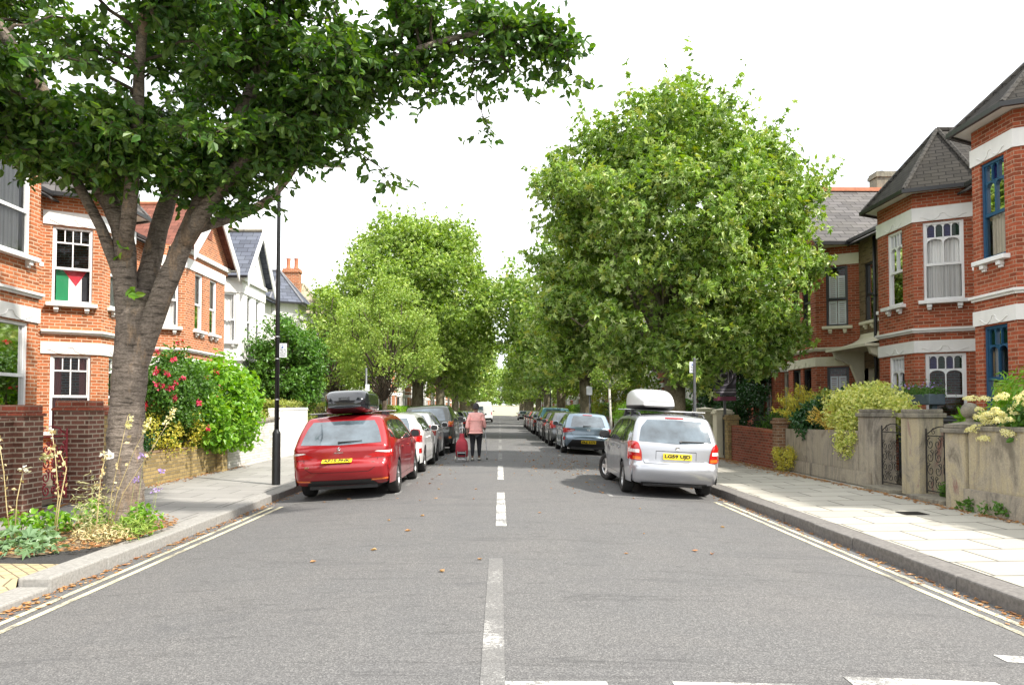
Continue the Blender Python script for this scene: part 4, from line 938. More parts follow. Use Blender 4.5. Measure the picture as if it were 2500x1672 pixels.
def window(root, Mx, u0, u1, zb, zt, trim, top='grid', back=None, ntop=4, stain=None, sill=None, corbel=True, cover=1.0, lite=False, simple=False):
    mb = MB(); f = .055; n0, n1 = -.12, -.055; B = lambda a, b, c, d, e=n0, g=n1: mb.box(a, b, e, g, c, d, Mx)
    B(u0, u0 + f, zb, zt, -.13, -.035); B(u1 - f, u1, zb, zt, -.13, -.035); B(u0 + f, u1 - f, zt - f, zt, -.13, -.035); B(u0 + f, u1 - f, zb, zb + f * 1.2, -.13, -.035)
    a, b = u0 + f, u1 - f; zm = zb + (zt - zb) * .46; g = .028
    B(a, b, zm - .03, zm + .03, -.115, -.045)
    B(a, a + g, zm, zt - f, -.11, -.06); B(b - g, b, zm, zt - f, -.11, -.06)
    zr = zm + (zt - f - zm) * (.66 if top != 'plain' else 1); m = (a + b) / 2
    if top in ('grid', 'arch'):
        B(a, b, zr - .018, zr + .018)
        n = ntop
        for k in range(1, n): x = a + g + (b - a - 2 * g) * k / n; B(x - .012, x + .012, zr, zt - f)
        B(m - .014, m + .014, zm, zr)
        if top == 'arch':
            def arch(x0, x1, z1, rr):
                r = (x1 - x0) / 2; c = (x0 + x1) / 2; zs = z1 - min(r, rr)
                arcp = [(c + r * math.cos(t), zs + min(r, rr) * math.sin(t)) for t in [math.pi * i / 10 for i in range(11)]]
                mid = 5
                for half in (arcp[:6] + [(c, z1 + .004), (x1, z1 + .004)], arcp[5:] + [(x0, z1 + .004), (c, z1 + .004)]):
                    mb.prism(half, n0 + .002, n1 + .001, Mx, axis='y')
            for k in range(n):
                x0 = a + g + (b - a - 2 * g) * k / n; x1 = a + g + (b - a - 2 * g) * (k + 1) / n; arch(x0 + .012, x1 - .012, zt - f - .006, .2)
            arch(a + g, m - .014, zr - .018, .10); arch(m + .014, b - g, zr - .018, .10)
    w = mb.build('window', trim, root, world=True)
    Q = lambda nm, mat, x0, x1, y0, y1, n: qd(nm, mat, w, Mx, x0, x1, y0, y1, n)
    if simple:
        Q('pane', M['glass'], a, b, zb + f, zt - f, -.10); return w
    if stain and top != 'plain':
        for k in range(ntop):
            x0 = a + g + (b - a - 2 * g) * k / ntop; x1 = a + g + (b - a - 2 * g) * (k + 1) / ntop
            Q('stained_pane', M[stain[k % len(stain)]], x0, x1, zr, zt - f, -.095)
        Q('pane', M['glass'], a, b, zm, zr, -.095)
    else: Q('pane', M['glass'], a, b, zm, zt - f, -.095)
    Q('pane', M['glass'], a, b, zb + f, zm, -.085)
    if back == 'shutter':
        mb = MB(); m2 = (a + b) / 2
        for x0, x1 in ((a + .01, m2 - .01), (m2 + .01, b - .01)):
            for z0, z1 in ((zb + .07, zm - .05), (zm - .0, zt - .28)):
                mb.box(x0, x0 + .045, -.175, -.14, z0, z1, Mx); mb.box(x1 - .045, x1, -.175, -.14, z0, z1, Mx); mb.box(x0 + .045, x1 - .045, -.175, -.14, z0, z0 + .06, Mx); mb.box(x0 + .045, x1 - .045, -.175, -.14, z1 - .06, z1, Mx)
                z = z0 + .08
                while z < z1 - .08: mb.box(x0 + .045, x1 - .045, -.171, -.14, z, z + .042, Mx); z += .062
        mb.build('shutter', M['white_trim'], w, world=True)
    elif back:
        def drape(x0, x1, z0, z1, mat):
            mb = MB(); k = max(6, int((x1 - x0) / .035)); mb.grid([[Mx @ Vector((x0 + (x1 - x0) * i / k, -.17 + .02 * math.sin(i * 1.9) + .012 * math.sin(i * .83), z)) for i in range(k + 1)] for z in (z0, z1)])
            mb.build('curtain', mat, w, smooth=True, world=True)
        c = M[back]
        if cover >= 1: drape(a, b, zb + f, zr if stain else zt - f, c)
        else: drape(a, a + (b - a) * cover / 2, zb + f, zt - f, c); drape(b - (b - a) * cover / 2, b, zb + f, zt - f, c)
    if sill is not None:
        mb = MB(); mb.box(u0 - .12, u1 + .12, -.13, .14, zb - .085, zb, Mx); sl = mb.build('sill', sill, w, world=True, bevel=.01)
        if corbel:
            for x in (u0 + .04, u1 - .16): mb = MB(); mb.box(x, x + .11, .002, .10, zb - .17, zb - .088, Mx); mb.box(x + .01, x + .10, .002, .06, zb - .22, zb - .172, Mx); mb.build('corbel', sill, w, world=True, bevel=.01)
    return w
def qd(nm, mat, par, Mx, x0, x1, y0, y1, n):
    mb = MB(); mb.add([Mx @ Vector((x0, n, y0)), Mx @ Vector((x1, n, y0)), Mx @ Vector((x1, n, y1)), Mx @ Vector((x0, n, y1))], [(0, 1, 2, 3)]); return mb.build(nm, mat, par, world=True)
def squiggle(mb, Mx, u0, u1, z):
    m = (u0 + u1) / 2; h = (u1 - u0) / 2 + .06; pts = []
    for i in range(33):
        t = -1 + i / 16; zz = z + .05 * math.cos(t * math.pi * 2) * (1 - .2 * abs(t)) + (.05 if abs(t) < .14 else 0)
        pts.append(Mx @ Vector((m + h * t, .033, zz)))
    mb.tube(pts, .009, 5)
def gablefill(H, mb, a0, a1, am, b, z0, z1, zt):
    n = 10; xs = [a0 + (am - a0) * i / n for i in range(n)] + [am + (a1 - am) * i / n for i in range(n + 1)]
    zz = lambda a: z1 + (zt - z1) * (1 - abs(a - am) / (am - a0 if a < am else a1 - am))
    mb.grid([[H.w(a, b, z0), H.w(a, b, max(z0 + .01, zz(a)))] for a in xs])
def house(label, side, Xw, y0, y1, fa, wall, trim='stucco', win='white_trim', pb=1.08, ca=.62, dz=0, eave=6.65, style='grid', near=None, front=None, backs=('curtain_grey',) * 4,
          roof='turret', slate='tile_dark', apex=8.5, door=None, main_slate='slate', stain=None, wallmain=None, z_string=3.33, ground_near=True, ridge=9.6, canopy=None, gable=None, lite=False, parapet=True,
          front_pair=False, extra_win=None, doorcol='red_door', cols=None):
    H = House(label, side, Xw, y0, y1); root = H.root; f0, f1 = fa
    ea = eave + dz
    poly = [(y0, 0), (f0 - ca, 0), (f0, pb), (f1, pb), (f1 + ca, 0), (y1, 0)]
    bay = poly[1:5]; cl = math.hypot(ca, pb)
    GZ = (1.0 + dz, 2.83 + dz); FZ = (4.08 + dz, 5.93 + dz)
    segs = [(poly[i], poly[i + 1]) for i in range(5)]
    ops = {i: [] for i in range(5)}
    def add(i, u0, u1, z, key): ops[i].append((u0, u1, z[0], z[1], key))
    nw = near or .80
    add(1, (cl - nw) / 2, (cl + nw) / 2, GZ, 'w'); add(1, (cl - nw) / 2, (cl + nw) / 2, FZ, 'w')
    add(3, (cl - nw) / 2, (cl + nw) / 2, GZ, 'w'); add(3, (cl - nw) / 2, (cl + nw) / 2, FZ, 'w')
    fl = f1 - f0; fw = front or .9
    if front_pair:
        for c in (fl * .30, fl * .68): add(2, c - fw / 2, c + fw / 2, GZ, 'w'); add(2, c - fw / 2, c + fw / 2, FZ, 'w')
    else: add(2, (fl - fw) / 2, (fl + fw) / 2, GZ, 'w'); add(2, (fl - fw) / 2, (fl + fw) / 2, FZ, 'w')
    if door:
        i = 0 if door[0] < f0 else 4; base = segs[i][0][0]
        ops[i].append((door[0] - base, door[1] - base, .12, 2.75, 'd'))
        m = (door[0] + door[1]) / 2 - base + (door[2] if len(door) > 2 else 0)
        ops[i].append((m - .3, m + .3, FZ[0] + .05, FZ[1] - .05, 'w2'))
    mb = MB(); mm = MB(); mats = []
    for i, (p, q) in enumerate(segs):
        if q[0] - p[0] < .02 and i in (0, 4): mats.append(None); continue
        mats.append(H.seg(mm if (i in (0, 4) and wallmain) else mb, p, q, -.1, ea, ops[i], .13))
    back = 9.0
    for pa, pz in (((y0 + .01), 0), ((y1 - .01), 0)):
        mb.add([H.w(pa, 0, -.1), H.w(pa, -back, -.1), H.w(pa, -back, ea), H.w(pa, -back / 2, ridge + dz - .05), H.w(pa, 0, ea)], [(0, 1, 2, 3, 4)])
    mb.add([H.w(y0, -back, -.1), H.w(y1, -back, -.1), H.w(y1, -back, ea), H.w(y0, -back, ea)], [(0, 1, 2, 3)])
    wl = mb.build('wall', M[wall], root, world=True)
    if mm.v: mm.build('wall', M[wallmain], root, world=True)
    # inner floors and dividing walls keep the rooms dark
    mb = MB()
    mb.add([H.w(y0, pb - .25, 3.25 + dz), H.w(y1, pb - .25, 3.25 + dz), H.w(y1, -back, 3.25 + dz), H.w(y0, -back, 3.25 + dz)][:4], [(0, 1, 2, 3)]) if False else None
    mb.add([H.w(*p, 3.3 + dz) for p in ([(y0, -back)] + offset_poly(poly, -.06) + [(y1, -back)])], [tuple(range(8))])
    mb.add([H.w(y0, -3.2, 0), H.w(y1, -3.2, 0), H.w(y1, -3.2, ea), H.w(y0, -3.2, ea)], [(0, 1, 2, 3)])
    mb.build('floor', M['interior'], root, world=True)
    # stucco bands, string course
    sq = MB()
    for z0, z1 in ((2.86, 3.14), (5.96, 6.29)): mb = MB(); H.mold(mb, bay, z0 + dz, z1 + dz, .03, -.02); mb.build('stucco_band', M[trim], root, world=True)
    mb = MB(); pa = y0 + .12; mb.tube([H.w(pa, .07, ea - .1), H.w(pa, .07, .1)], .045, 8)
    for z in (1.2, 3.0, 4.8): mb.tube([H.w(pa, .07, z), H.w(pa, .07, z + .06)], .06, 8)
    mb.build('drainpipe', M['gutter' if wall != 'white_wall' else 'white_trim'], root, world=True, smooth=True)
    if not lite:
        for i in (1, 2, 3):
            for o in ops[i]: squiggle(sq, mats[i], o[0], o[1], o[3] + .09)
        sq.build('lintel_moulding', M[trim], root, world=True, smooth=True)
    mb = MB(); H.mold(mb, bay, z_string + dz, z_string + .05 + dz, .05, -.02); H.mold(mb, bay, z_string + .05 + dz, z_string + .10 + dz, .09, -.02); mb.build('string_course', M[trim], root, world=True)
    # windows
    kk = 0
    for i in range(5):
        for o in ops[i]:
            if o[4] in ('w', 'w2'):
                b = backs[kk % len(backs)]; kk += 1
                if lite and i == 3: window(root, mats[i], *o[:4], M[win], 'plain', simple=True); continue
                window(root, mats[i], *o[:4], M[win], style if o[4] == 'w' else 'plain', b, 4 if o[1] - o[0] > .7 else 3, stain, M[trim] if trim != 'stucco' else M['white_trim'], cover=(1 if b not in ('curtain_red',) else .3) if o[2] > 3 else .5)
                if cols and i in (1, 2) and o[2] < 3: pass
            else:
                Mx = mats[i]; mb = MB(); mb.box(o[0], o[1], -.85, -.80, .12, 2.15, Mx); mb.box(o[0] + .15, o[1] - .15, -.80, -.79, .3, 1.0, Mx); mb.box(o[0] + .15, o[1] - .15, -.80, -.79, 1.15, 1.95, Mx)
                d = mb.build('door', M[doorcol], root, world=True); mb = MB(); mb.box(o[0] + .08, o[0] + .13, -.79, -.75, 1.05, 1.10, Mx); mb.build('handle', M['chrome'], d, world=True)
                mb = MB(); mb.box(o[0], o[1], -.86, -.80, 2.15, 2.2, Mx); mb.box(o[0], o[1], -.85, -.83, 2.2, 2.75, Mx); mb.build('fanlight', M['white_trim'], root, world=True)
                mb = MB(); mb.add([Mx @ Vector(v) for v in ((o[0], 0, .12), (o[1], 0, .12), (o[1], -.85, .12), (o[0], -.85, .12), (o[0], 0, 2.75), (o[1], 0, 2.75), (o[1], -.85, 2.75), (o[0], -.85, 2.75))], [(0, 1, 2, 3), (4, 5, 6, 7), (0, 3, 7, 4), (1, 2, 6, 5)])
                mb.box(o[0] - .1, o[1] + .1, 0, .5, -.1, .11, Mx); mb.build('porch', M['stucco_cream' if trim == 'stucco_cream' else 'brick_dark'], root, world=True)
    # main roof
    mb = MB(); e = .28
    def slab(pts, t=.06):
        up = [H.w(*p) for p in pts]; lo = [H.w(p[0], p[1], p[2] - t) for p in pts]; n = len(pts)
        mb.add(up + lo, [tuple(range(n)), tuple(range(n, 2 * n))] + [(i, (i + 1) % n, (i + 1) % n + n, i + n) for i in range(n)])
    rz_ = ridge + dz; sl = (rz_ - ea) / (back / 2)
    slab([(y0, e, ea - sl * e + .08), (y1, e, ea - sl * e + .08), (y1, -back / 2, rz_ + .08), (y0, -back / 2, rz_ + .08)])
    slab([(y0, -back - e, ea - sl * e + .08), (y1, -back - e, ea - sl * e + .08), (y1, -back / 2, rz_ + .08), (y0, -back / 2, rz_ + .08)])
    rf = mb.build('roof', M[main_slate], root, world=True)
    mb = MB(); mb.tube([H.w(y0, -back / 2, rz_ + .1), H.w(y1, -back / 2, rz_ + .1)], .09, 8); mb.build('ridge_tiles', M['terracotta'], rf, world=True)
    # bay roof
    mb = MB(); bo = offset_poly(bay, .30); ym = (f0 + f1) / 2; gt = MB(); sf = MB()
    if roof == 'turret':
        az = apex + dz; bo[0] = (bo[0][0], -.05); bo[3] = (bo[3][0], -.05); za = ea + .03
        A = (ym, -.05, az); n = 4
        # faces from each eave edge to the apex, then a ridge running back
        pts = [(p[0], p[1], za) for p in bo]
        for i in range(3): mb.add([H.w(*pts[i]), H.w(*pts[i + 1]), H.w(*A)], [(0, 1, 2)])
        Bk = (ym, -3.6, az)
        mb.add([H.w(*pts[0]), H.w(*A), H.w(*Bk), H.w(pts[0][0], -3.6, za)], [(0, 1, 2, 3)])
        mb.add([H.w(*pts[3]), H.w(*A), H.w(*Bk), H.w(pts[3][0], -3.6, za)], [(0, 1, 2, 3)])
        r2 = mb.build('turret_roof', M[slate], root, world=True)
        mb = MB()
        for p in pts: mb.tube([H.w(p[0], p[1], p[2] + .02), H.w(A[0], A[1], A[2] + .03)], .055, 6)
        mb.tube([H.w(A[0], A[1], A[2] + .03), H.w(Bk[0], Bk[1], Bk[2] + .03)], .06, 6); mb.build('hip_tiles', M[slate if slate != 'slate_blue' else 'lead'], r2, world=True)
        sf.add([H.w(p[0], p[1], za - .02) for p in bo], [(0, 1, 2, 3)])
        H.mold(gt, [(p[0], p[1]) for p in bo], za - .07, za + .02, .07)
    elif roof == 'gable':
        g0, g1, gz = gable; gm = (g0 + g1) / 2; o = pb + .30; zb = ea - .05
        # brick gable infill
        w_ = MB(); gablefill(H, w_, g0 + .25, g1 - .25, gm, pb + .01, ea - .35, zb + .12, gz - .15)
        w_.build('gable_wall', M[wall], root, world=True)
        v_ = MB(); v_.box(*sorted((H.w(0, pb + .015, 0)[0], H.w(0, pb + .04, 0)[0])), gm - .16, gm + .16, zb + .65, zb + 1.0); v_.build('vent', M['brick_dark'] if wall != 'white_wall' else M['white_trim'], root, world=True)
        for a, bq in ((g0, 1), (g1, -1)):
            t = .07
            pts = [(a, o, zb), (gm, o, gz), (gm, -4.5, gz), (a, -4.5, zb)]
            up = [H.w(*p) for p in pts]; lo = [H.w(p[0], p[1], p[2] - t) for p in pts]
            mb.add(up + lo, [(0, 1, 2, 3), (4, 5, 6, 7), (0, 1, 5, 4), (1, 2, 6, 5), (2, 3, 7, 6), (3, 0, 4, 7)])
        r2 = mb.build('gable_roof', M[slate], root, world=True)
        mb = MB(); mb.tube([H.w(gm, o, gz + .03), H.w(gm, -4.5, gz + .03)], .07, 6); mb.build('ridge_tiles', M['terracotta' if slate != 'slate_blue' else 'coping'], r2, world=True)
        mb = MB()
        for a in (g0, g1):
            d = 1 if a == g0 else -1
            pts = [(a, zb + .02), (gm, gz + .02), (gm, gz - .30), (a + d * .16, zb - .20), (a, zb - .42)]
            vs = [H.w(p[0], bb_, p[1]) for bb_ in (o + .01, o + .06) for p in pts]
            mb.add(vs, [(0, 1, 2, 3, 4), (5, 6, 7, 8, 9)] + [(i, (i + 1) % 5, (i + 1) % 5 + 5, i + 5) for i in range(5)])
        mb.build('barge_board', M['white_trim'], root, world=True)
        mb = MB(); H.mold(mb, [(g0 + .2, pb), (g1 - .2, pb)], ea - .22, ea - .08, .10, -.02); mb.build('gable_string', M[trim], root, world=True)
        for a in (g0, g1):
            sf.add([H.w(a, o, zb - .08), H.w(a, -.2, zb - .08), H.w(a + (.28 if a == g0 else -.28), -.2, zb - .08), H.w(a + (.28 if a == g0 else -.28), o, zb - .08)], [(0, 1, 2, 3)])
            gt.box(*sorted((H.w(0, o - .02, 0)[0], H.w(0, -.3, 0)[0])), a - .06, a + .04, zb - .10, zb - .01)
        sd = MB()
        for a in (g0 + .25, g1 - .25): sd.add([H.w(a, pb, ea - .4), H.w(a, -.1, ea - .4), H.w(a, -.1, ea + .1), H.w(a, pb, ea + .1)], [(0, 1, 2, 3)])
        sd.build('gable_cheek', M[wall], root, world=True)
    H.mold(gt, [(y0 + .02, e + .02), (bo[0][0] - .02, e + .02)] if roof == 'turret' else [(y0 + .02, e + .02), (max(y0 + .05, f0 - ca), e + .02)], ea - .09, ea, .10)
    H.mold(gt, [(bo[3][0] + .02, e + .02), (y1 - .02, e + .02)] if roof == 'turret' else [(min(f1 + ca, y1 - .05), e + .02), (y1 - .02, e + .02)], ea - .09, ea, .10)
    gt.build('gutter', M['gutter'], root, world=True)
    if sf.v: sf.build('soffit', M['white_trim' if trim == 'stucco' else trim], root, world=True)
    return H, root, rf, mats
def chimney(H, rf, a, b, wa, wb, z0, z1, mat, pots, potmat='terracotta', potr=.13, poth=.4):
    mb = MB(); x = sorted((H.w(0, b - wb / 2, 0)[0], H.w(0, b + wb / 2, 0)[0])); mb.box(*x, a - wa / 2, a + wa / 2, z0, z1 - .2); mb.box(x[0] - .05, x[1] + .05, a - wa / 2 - .05, a + wa / 2 + .05, z1 - .2, z1 - .08); mb.box(x[0] - .02, x[1] + .02, a - wa / 2 - .02, a + wa / 2 + .02, z1 - .08, z1)
    ch = mb.build('chimney', M[mat], rf, world=True)
    for k in range(pots):
        mb = MB(); t = (k + .5) / pots; mb.lathe([(potr, 0), (potr * .8, poth * .3), (potr * .8, poth * .85), (potr, poth), (potr * .7, poth)], 12, Matrix.Translation((x[0] + (x[1] - x[0]) * t, a, z1))); mb.build('chimney_pot', M[potmat], ch, world=True, smooth=True, autos=40)
    return ch
# right side, from near to far
r1 = house('red brick house with dark blue sash windows, nearest on the right', 1, 10.28, 8.5, 14.76, (12.92, 14.08), 'brick_red', win='blue_trim', dz=.26, style='arch', front=.66, stain=('glass_green', 'glass_blue', 'glass_green'), backs=(None, None, 'curtain_cream', 'curtain_grey', 'curtain_cream'), near=.6, slate='tile_dark', apex=8.12, door=(10.2, 11.3))
r2 = house('red brick house with pointed tiled turret roof and white arched sash windows', 1, 10.9, 14.78, 20.9, (17.25, 18.88), 'brick_red', style='arch', front=.7, near=.82, stain=('glass_green', 'glass_blue'), backs=(None, 'curtain', None, 'curtain', None, 'curtain'), door=(19.95, 20.75, -.02), win='white_trim', wallmain='brick_stock')
r3 = house('red brick house with cream lintels, black sashes and white shutters', 1, 10.9, 20.9, 25.5, (22.7, 24.9), 'brick_red', trim='stucco_cream', win='black_trim', style='plain', front=.6, near=.62, front_pair=True, backs=('curtain', 'shutter', 'shutter', None, 'curtain_grey', 'curtain_grey'), door=(21.05, 21.85, .0), roof='none', doorcol='brick_door' if False else 'red_door', wallmain='brick_stock')
r4 = house('red brick house with white lintels and a red porch, behind the estate agent board', 1, 10.9, 25.5, 31.0, (26.1, 28.3), 'brick_red', style='plain', front=.6, near=.62, front_pair=True, backs=('curtain_grey', 'curtain', None), door=(29.6, 30.6), roof='none', doorcol='red_door')
# big shared roof over the pair r3/r4: ridge runs back from the street
H = r3[0]; mb = MB(); g0, g1, gz, zb = 22.0, 29.0, 9.2, 6.62
for a in (g0, g1):
    pts = [(a, pb_, zb) for pb_ in ()]; P4 = [(a, 1.38, zb), (25.5, 1.38, gz), (25.5, -5, gz), (a, -5, zb)]
    up = [H.w(*p) for p in P4]; lo = [H.w(p[0], p[1], p[2] - .07) for p in P4]; mb.add(up + lo, [(0, 1, 2, 3), (4, 5, 6, 7), (0, 1, 5, 4), (1, 2, 6, 5), (2, 3, 7, 6), (3, 0, 4, 7)])
rg = mb.build('gable_roof', M['slate'], r3[1], world=True)
mb = MB(); x = [H.w(0, 1.4, 0)[0], H.w(0, -5, 0)[0]]; x.sort(); mb.box(*x, 25.38, 25.62, 9.17, 9.30); mb.build('ridge_tiles', M['terracotta'], rg, world=True)
mb = MB(); gablefill(H, mb, 22.2, 28.8, 25.5, 1.09, 6.3, 6.7, 9.1); mb.build('gable_wall', M['brick_red'], r3[1], world=True)
mb = MB(); mb.box(*sorted((H.w(0, 1.36, 0)[0], H.w(0, .2, 0)[0])), 21.93, 22.03, 6.5, 6.6); mb.build('gutter', M['gutter'], r3[1], world=True)
mb = MB(); mb.add([H.w(22.02, 1.36, 6.53), H.w(22.02, 0, 6.53), H.w(22.75, 0, 6.53), H.w(22.75, 1.36, 6.53)], [(0, 1, 2, 3)]); mb.add([H.w(22.12, 0, 6.3), H.w(22.72, 1.06, 6.3), H.w(22.72, 1.06, 6.6), H.w(22.12, 0, 6.6)], [(0, 1, 2, 3)]); mb.build('soffit', M['stucco_cream'], r3[1], world=True)
chimney(H, rg, 25.9, -3.0, .55, 1.1, 8.6, 9.95, 'coping', 2, 'lead', .11, .08)
# shared cream porch canopy of the doors of r2 and r3
mb = MB(); G = []
for i in range(9):
    t = i / 8; b = .02 + 1.0 * t ** 1.5; z = 3.78 - .46 * t ** .6; G.append([H.w(19.75 - .1 * t, b, z), H.w(22.0 + .1 * t, b, z)])
mb.grid(G); mb.box(*sorted((H.w(0, 1.06, 0)[0], H.w(0, .02, 0)[0])), 19.64, 22.08, 3.24, 3.315)
cn = mb.build('porch_canopy', M['stucco_cream'], r3[1], world=True, smooth=True, autos=30)
for a in (19.8, 21.9):
    mb = MB(); mb.prism([(0, 3.24), (.9, 3.24), (.85, 3.05), (.4, 2.85), (.22, 2.4), (.2, 2.2), (0, 2.2)], a - .07, a + .07, Matrix(((-1, 0, 0, 10.9), (0, 1, 0, 0), (0, 0, 1, 0), (0, 0, 0, 1))), axis='y'); mb.build('porch_bracket', M['stucco_cream'], r3[1], world=True)
# left side
l1 = house('orange brick house with wide white sash windows, nearest on the left', -1, 9.98, 9.0, 14.98, (12.6, 14.32), 'brick_orange', dz=.32, style='plain', front=1.15, backs=('curtain_grey', None, 'curtain', 'curtain_grey'), slate='slate', door=(10.2, 11.2))
l2 = house('orange brick house behind the cherry tree, with a flag in its upstairs bay window', -1, 10.9, 15.0, 21.4, (18.26, 19.86), 'brick_orange', style='grid', near=.84, front=.8, backs=('curtain_red', None, None, 'curtain_grey', 'curtain_grey'), slate='slate', door=(20.3, 21.2))
l3 = house('orange brick house with a bargeboarded gable and lace curtained windows', -1, 10.9, 21.4, 27.2, (23.15, 26.35), 'brick_orange', style='plain', front=.62, near=.80, front_pair=True, backs=('curtain', 'curtain', 'curtain', 'curtain', 'curtain_grey'), roof='gable', gable=(22.95, 26.85, 8.45), slate='tile_red', main_slate='slate')
l4 = house('white painted house with a slate roofed gable and a slatted vent', -1, 10.9, 27.2, 32.4, (28.15, 30.85), 'white_wall', style='plain', front=.5, near=.8, front_pair=True, backs=('curtain_grey', 'curtain', 'curtain'), roof='gable', gable=(27.85, 31.15, 8.65), slate='slate_blue', main_slate='slate_blue')
l5 = house('white house with a slate turret roof, black gutter and tall terracotta chimney pots', -1, 10.9, 32.4, 38.6, (35.9, 37.4), 'white_wall', style='arch', near=.9, front=.8, backs=(None, 'curtain_grey', None), slate='slate_blue', apex=8.4, main_slate='slate_blue', win='white_trim', door=(33.0, 34.0))
chimney(l4[0], l4[2], 31.6, -.8, .5, .8, 7.6, 9.0, 'brick_orange', 2, poth=.3)
chimney(l5[0], l5[2], 38.0, .2, .5, .8, 7.0, 8.75, 'brick_orange', 2, poth=.55)
H = l2[0]
# far houses, only glimpsed under and between the trees
def far(label, side, y0, wall, slate, roof='turret', trim='stucco', win='white_trim'):
    f0 = y0 + 1.6
    return house(label, side, 10.9, y0, y0 + 5.6, (f0, f0 + 1.7), wall, trim=trim, roof=roof, gable=(f0 - .4, f0 + 2.1, 8.3) if roof == 'gable' else None, slate=slate, main_slate=slate, style='plain', front=.8, lite=True, backs=('curtain', None, 'curtain_grey'), win=win)
fl = [far('house with pale stone slate roof, just beyond the white turreted house', -1, 38.7, 'white_wall', 'slate_stone')]
kinds = [('orange brick terraced house glimpsed beneath the left row of plane trees', 'brick_orange', 'slate', 'turret'), ('white painted terraced house glimpsed beneath the left row of plane trees', 'white_wall', 'slate_blue', 'gable')]
kindsR = [('dark red brick terraced house hidden by the right row of plane trees', 'brick_red', 'slate', 'turret'), ('cream rendered terraced house hidden by the right row of plane trees', 'white_wall', 'slate', 'gable')]
protos = {}
for side, ks, ys in ((-1, kinds, [44.4 + 5.7 * k for k in range(26)]), (1, kindsR, [31.1 + 5.7 * k for k in range(28)])):
    for k, y in enumerate(ys):
        lb, wl, sl_, rf_ = ks[k % 2]; key = (side, k % 2)
        if key not in protos: protos[key] = (far(lb, side, y, wl, sl_, rf_)[1], y)
        else:
            o, yy = protos[key]; c = copy_tree(o); c.location.y += y - yy; INV[c] = Matrix.Translation(c.location).inverted()
# the flag in the upstairs window of l2: near cant, upper opening
Mx = l2[3][1]; cl = math.hypot(.62, 1.08); u0, u1 = (cl - .84) / 2 + .08, (cl + .84) / 2 - .07
fg = thing('flag', 'green, white and black flag with red triangle inside an upstairs window', 'flag', tuple(Mx @ Vector(((u0 + u1) / 2, -.15, 4.1))))
def fpoly(name, pts, mat, n):
    mb = MB(); mb.prism(pts, n, n - .004, Mx, axis='y'); mb.build(name, mat, fg, world=True)
zb_, zt_ = 4.15, 4.95; w = (u1 - u0)
# hung on its side: stripes run down, triangle at the top
# (image left is the start of the cant)
fpoly('green_stripe', [(u0, zb_), (u0 + w * .38, zb_), (u0 + w * .38, zt_), (u0, zt_)], M['flag_green'], -.145)
fpoly('white_stripe', [(u0 + w * .38, zb_), (u0 + w * .78, zb_), (u0 + w * .78, zt_), (u0 + w * .38, zt_)], M['flag_white'], -.145)
fpoly('black_stripe', [(u0 + w * .78, zb_), (u1, zb_), (u1, zt_), (u0 + w * .78, zt_)], M['flag_black'], -.145)
fpoly('red_triangle', [(u0 + w * .16, zt_ + .002), (u1 - .02, zt_ + .002), (u0 + w * .60, zt_ - .42)], M['flag_red'], -.138)
# wall closing the far end of the street
mb = MB(); mb.box(-60, 60, YEND + 9, YEND + 9.4, -.2, 2.6); mb.box(-60, 60, YEND + 8.95, YEND + 9.45, 2.6, 2.75)
tag(mb.build('end_wall', M['stucco_cream']), 'long pale cream wall closing the far end of the street', 'wall')
# ------------------------------------------------------------------ front walls, gates, posts
def wallrun(name, label, cat, x0, x1, y0, y1, h0, h1, mat, cop=None, copmat=None, group=None, cw=.03, ch=.07):
    """x0: street face, x1: garden face; height h0 at y0, h1 at y1"""
    root = thing(name, label, cat, (x0, (y0 + y1) / 2, 0), group=group)
    mb = MB(); xs = sorted((x0, x1)); n = max(2, int((y1 - y0) / .6)); e = [random.uniform(-.006, .006) for _ in range(n + 1)]
    for i in range(n):
        a, b = y0 + (y1 - y0) * i / n, y0 + (y1 - y0) * (i + 1) / n; ha, hb = h0 + (h1 - h0) * i / n + e[i], h0 + (h1 - h0) * (i + 1) / n + e[i + 1]
        vs = [(xs[0], a, -.1), (xs[1], a, -.1), (xs[1], b, -.1), (xs[0], b, -.1), (xs[0], a, ha), (xs[1], a, ha), (xs[1], b, hb), (xs[0], b, hb)]
        fs = [(4, 5, 6, 7), (0, 4, 7, 3), (1, 2, 6, 5)] + ([(0, 1, 5, 4)] if i == 0 else []) + ([(2, 3, 7, 6)] if i == n - 1 else [])
        mb.add(vs, fs)
    mb.build('masonry', mat, root, world=True, weld=True)
    if cop:
        mb = MB()
        for i in range(n):
            a, b = y0 + (y1 - y0) * i / n, y0 + (y1 - y0) * (i + 1) / n; ha, hb = h0 + (h1 - h0) * i / n + e[i], h0 + (h1 - h0) * (i + 1) / n + e[i + 1]
            vs = [(xs[0] - cw, a + .003, ha), (xs[1] + cw, a + .003, ha), (xs[1] + cw, b - .003, hb), (xs[0] - cw, b - .003, hb)]; vs += [(x, y, z + ch) for x, y, z in vs]
            mb.add(vs, [(0, 1, 2, 3), (4, 5, 6, 7), (0, 1, 5, 4), (1, 2, 6, 5), (2, 3, 7, 6), (3, 0, 4, 7)])
        mb.build('coping', copmat, root, world=True, bevel=.012)
    return root
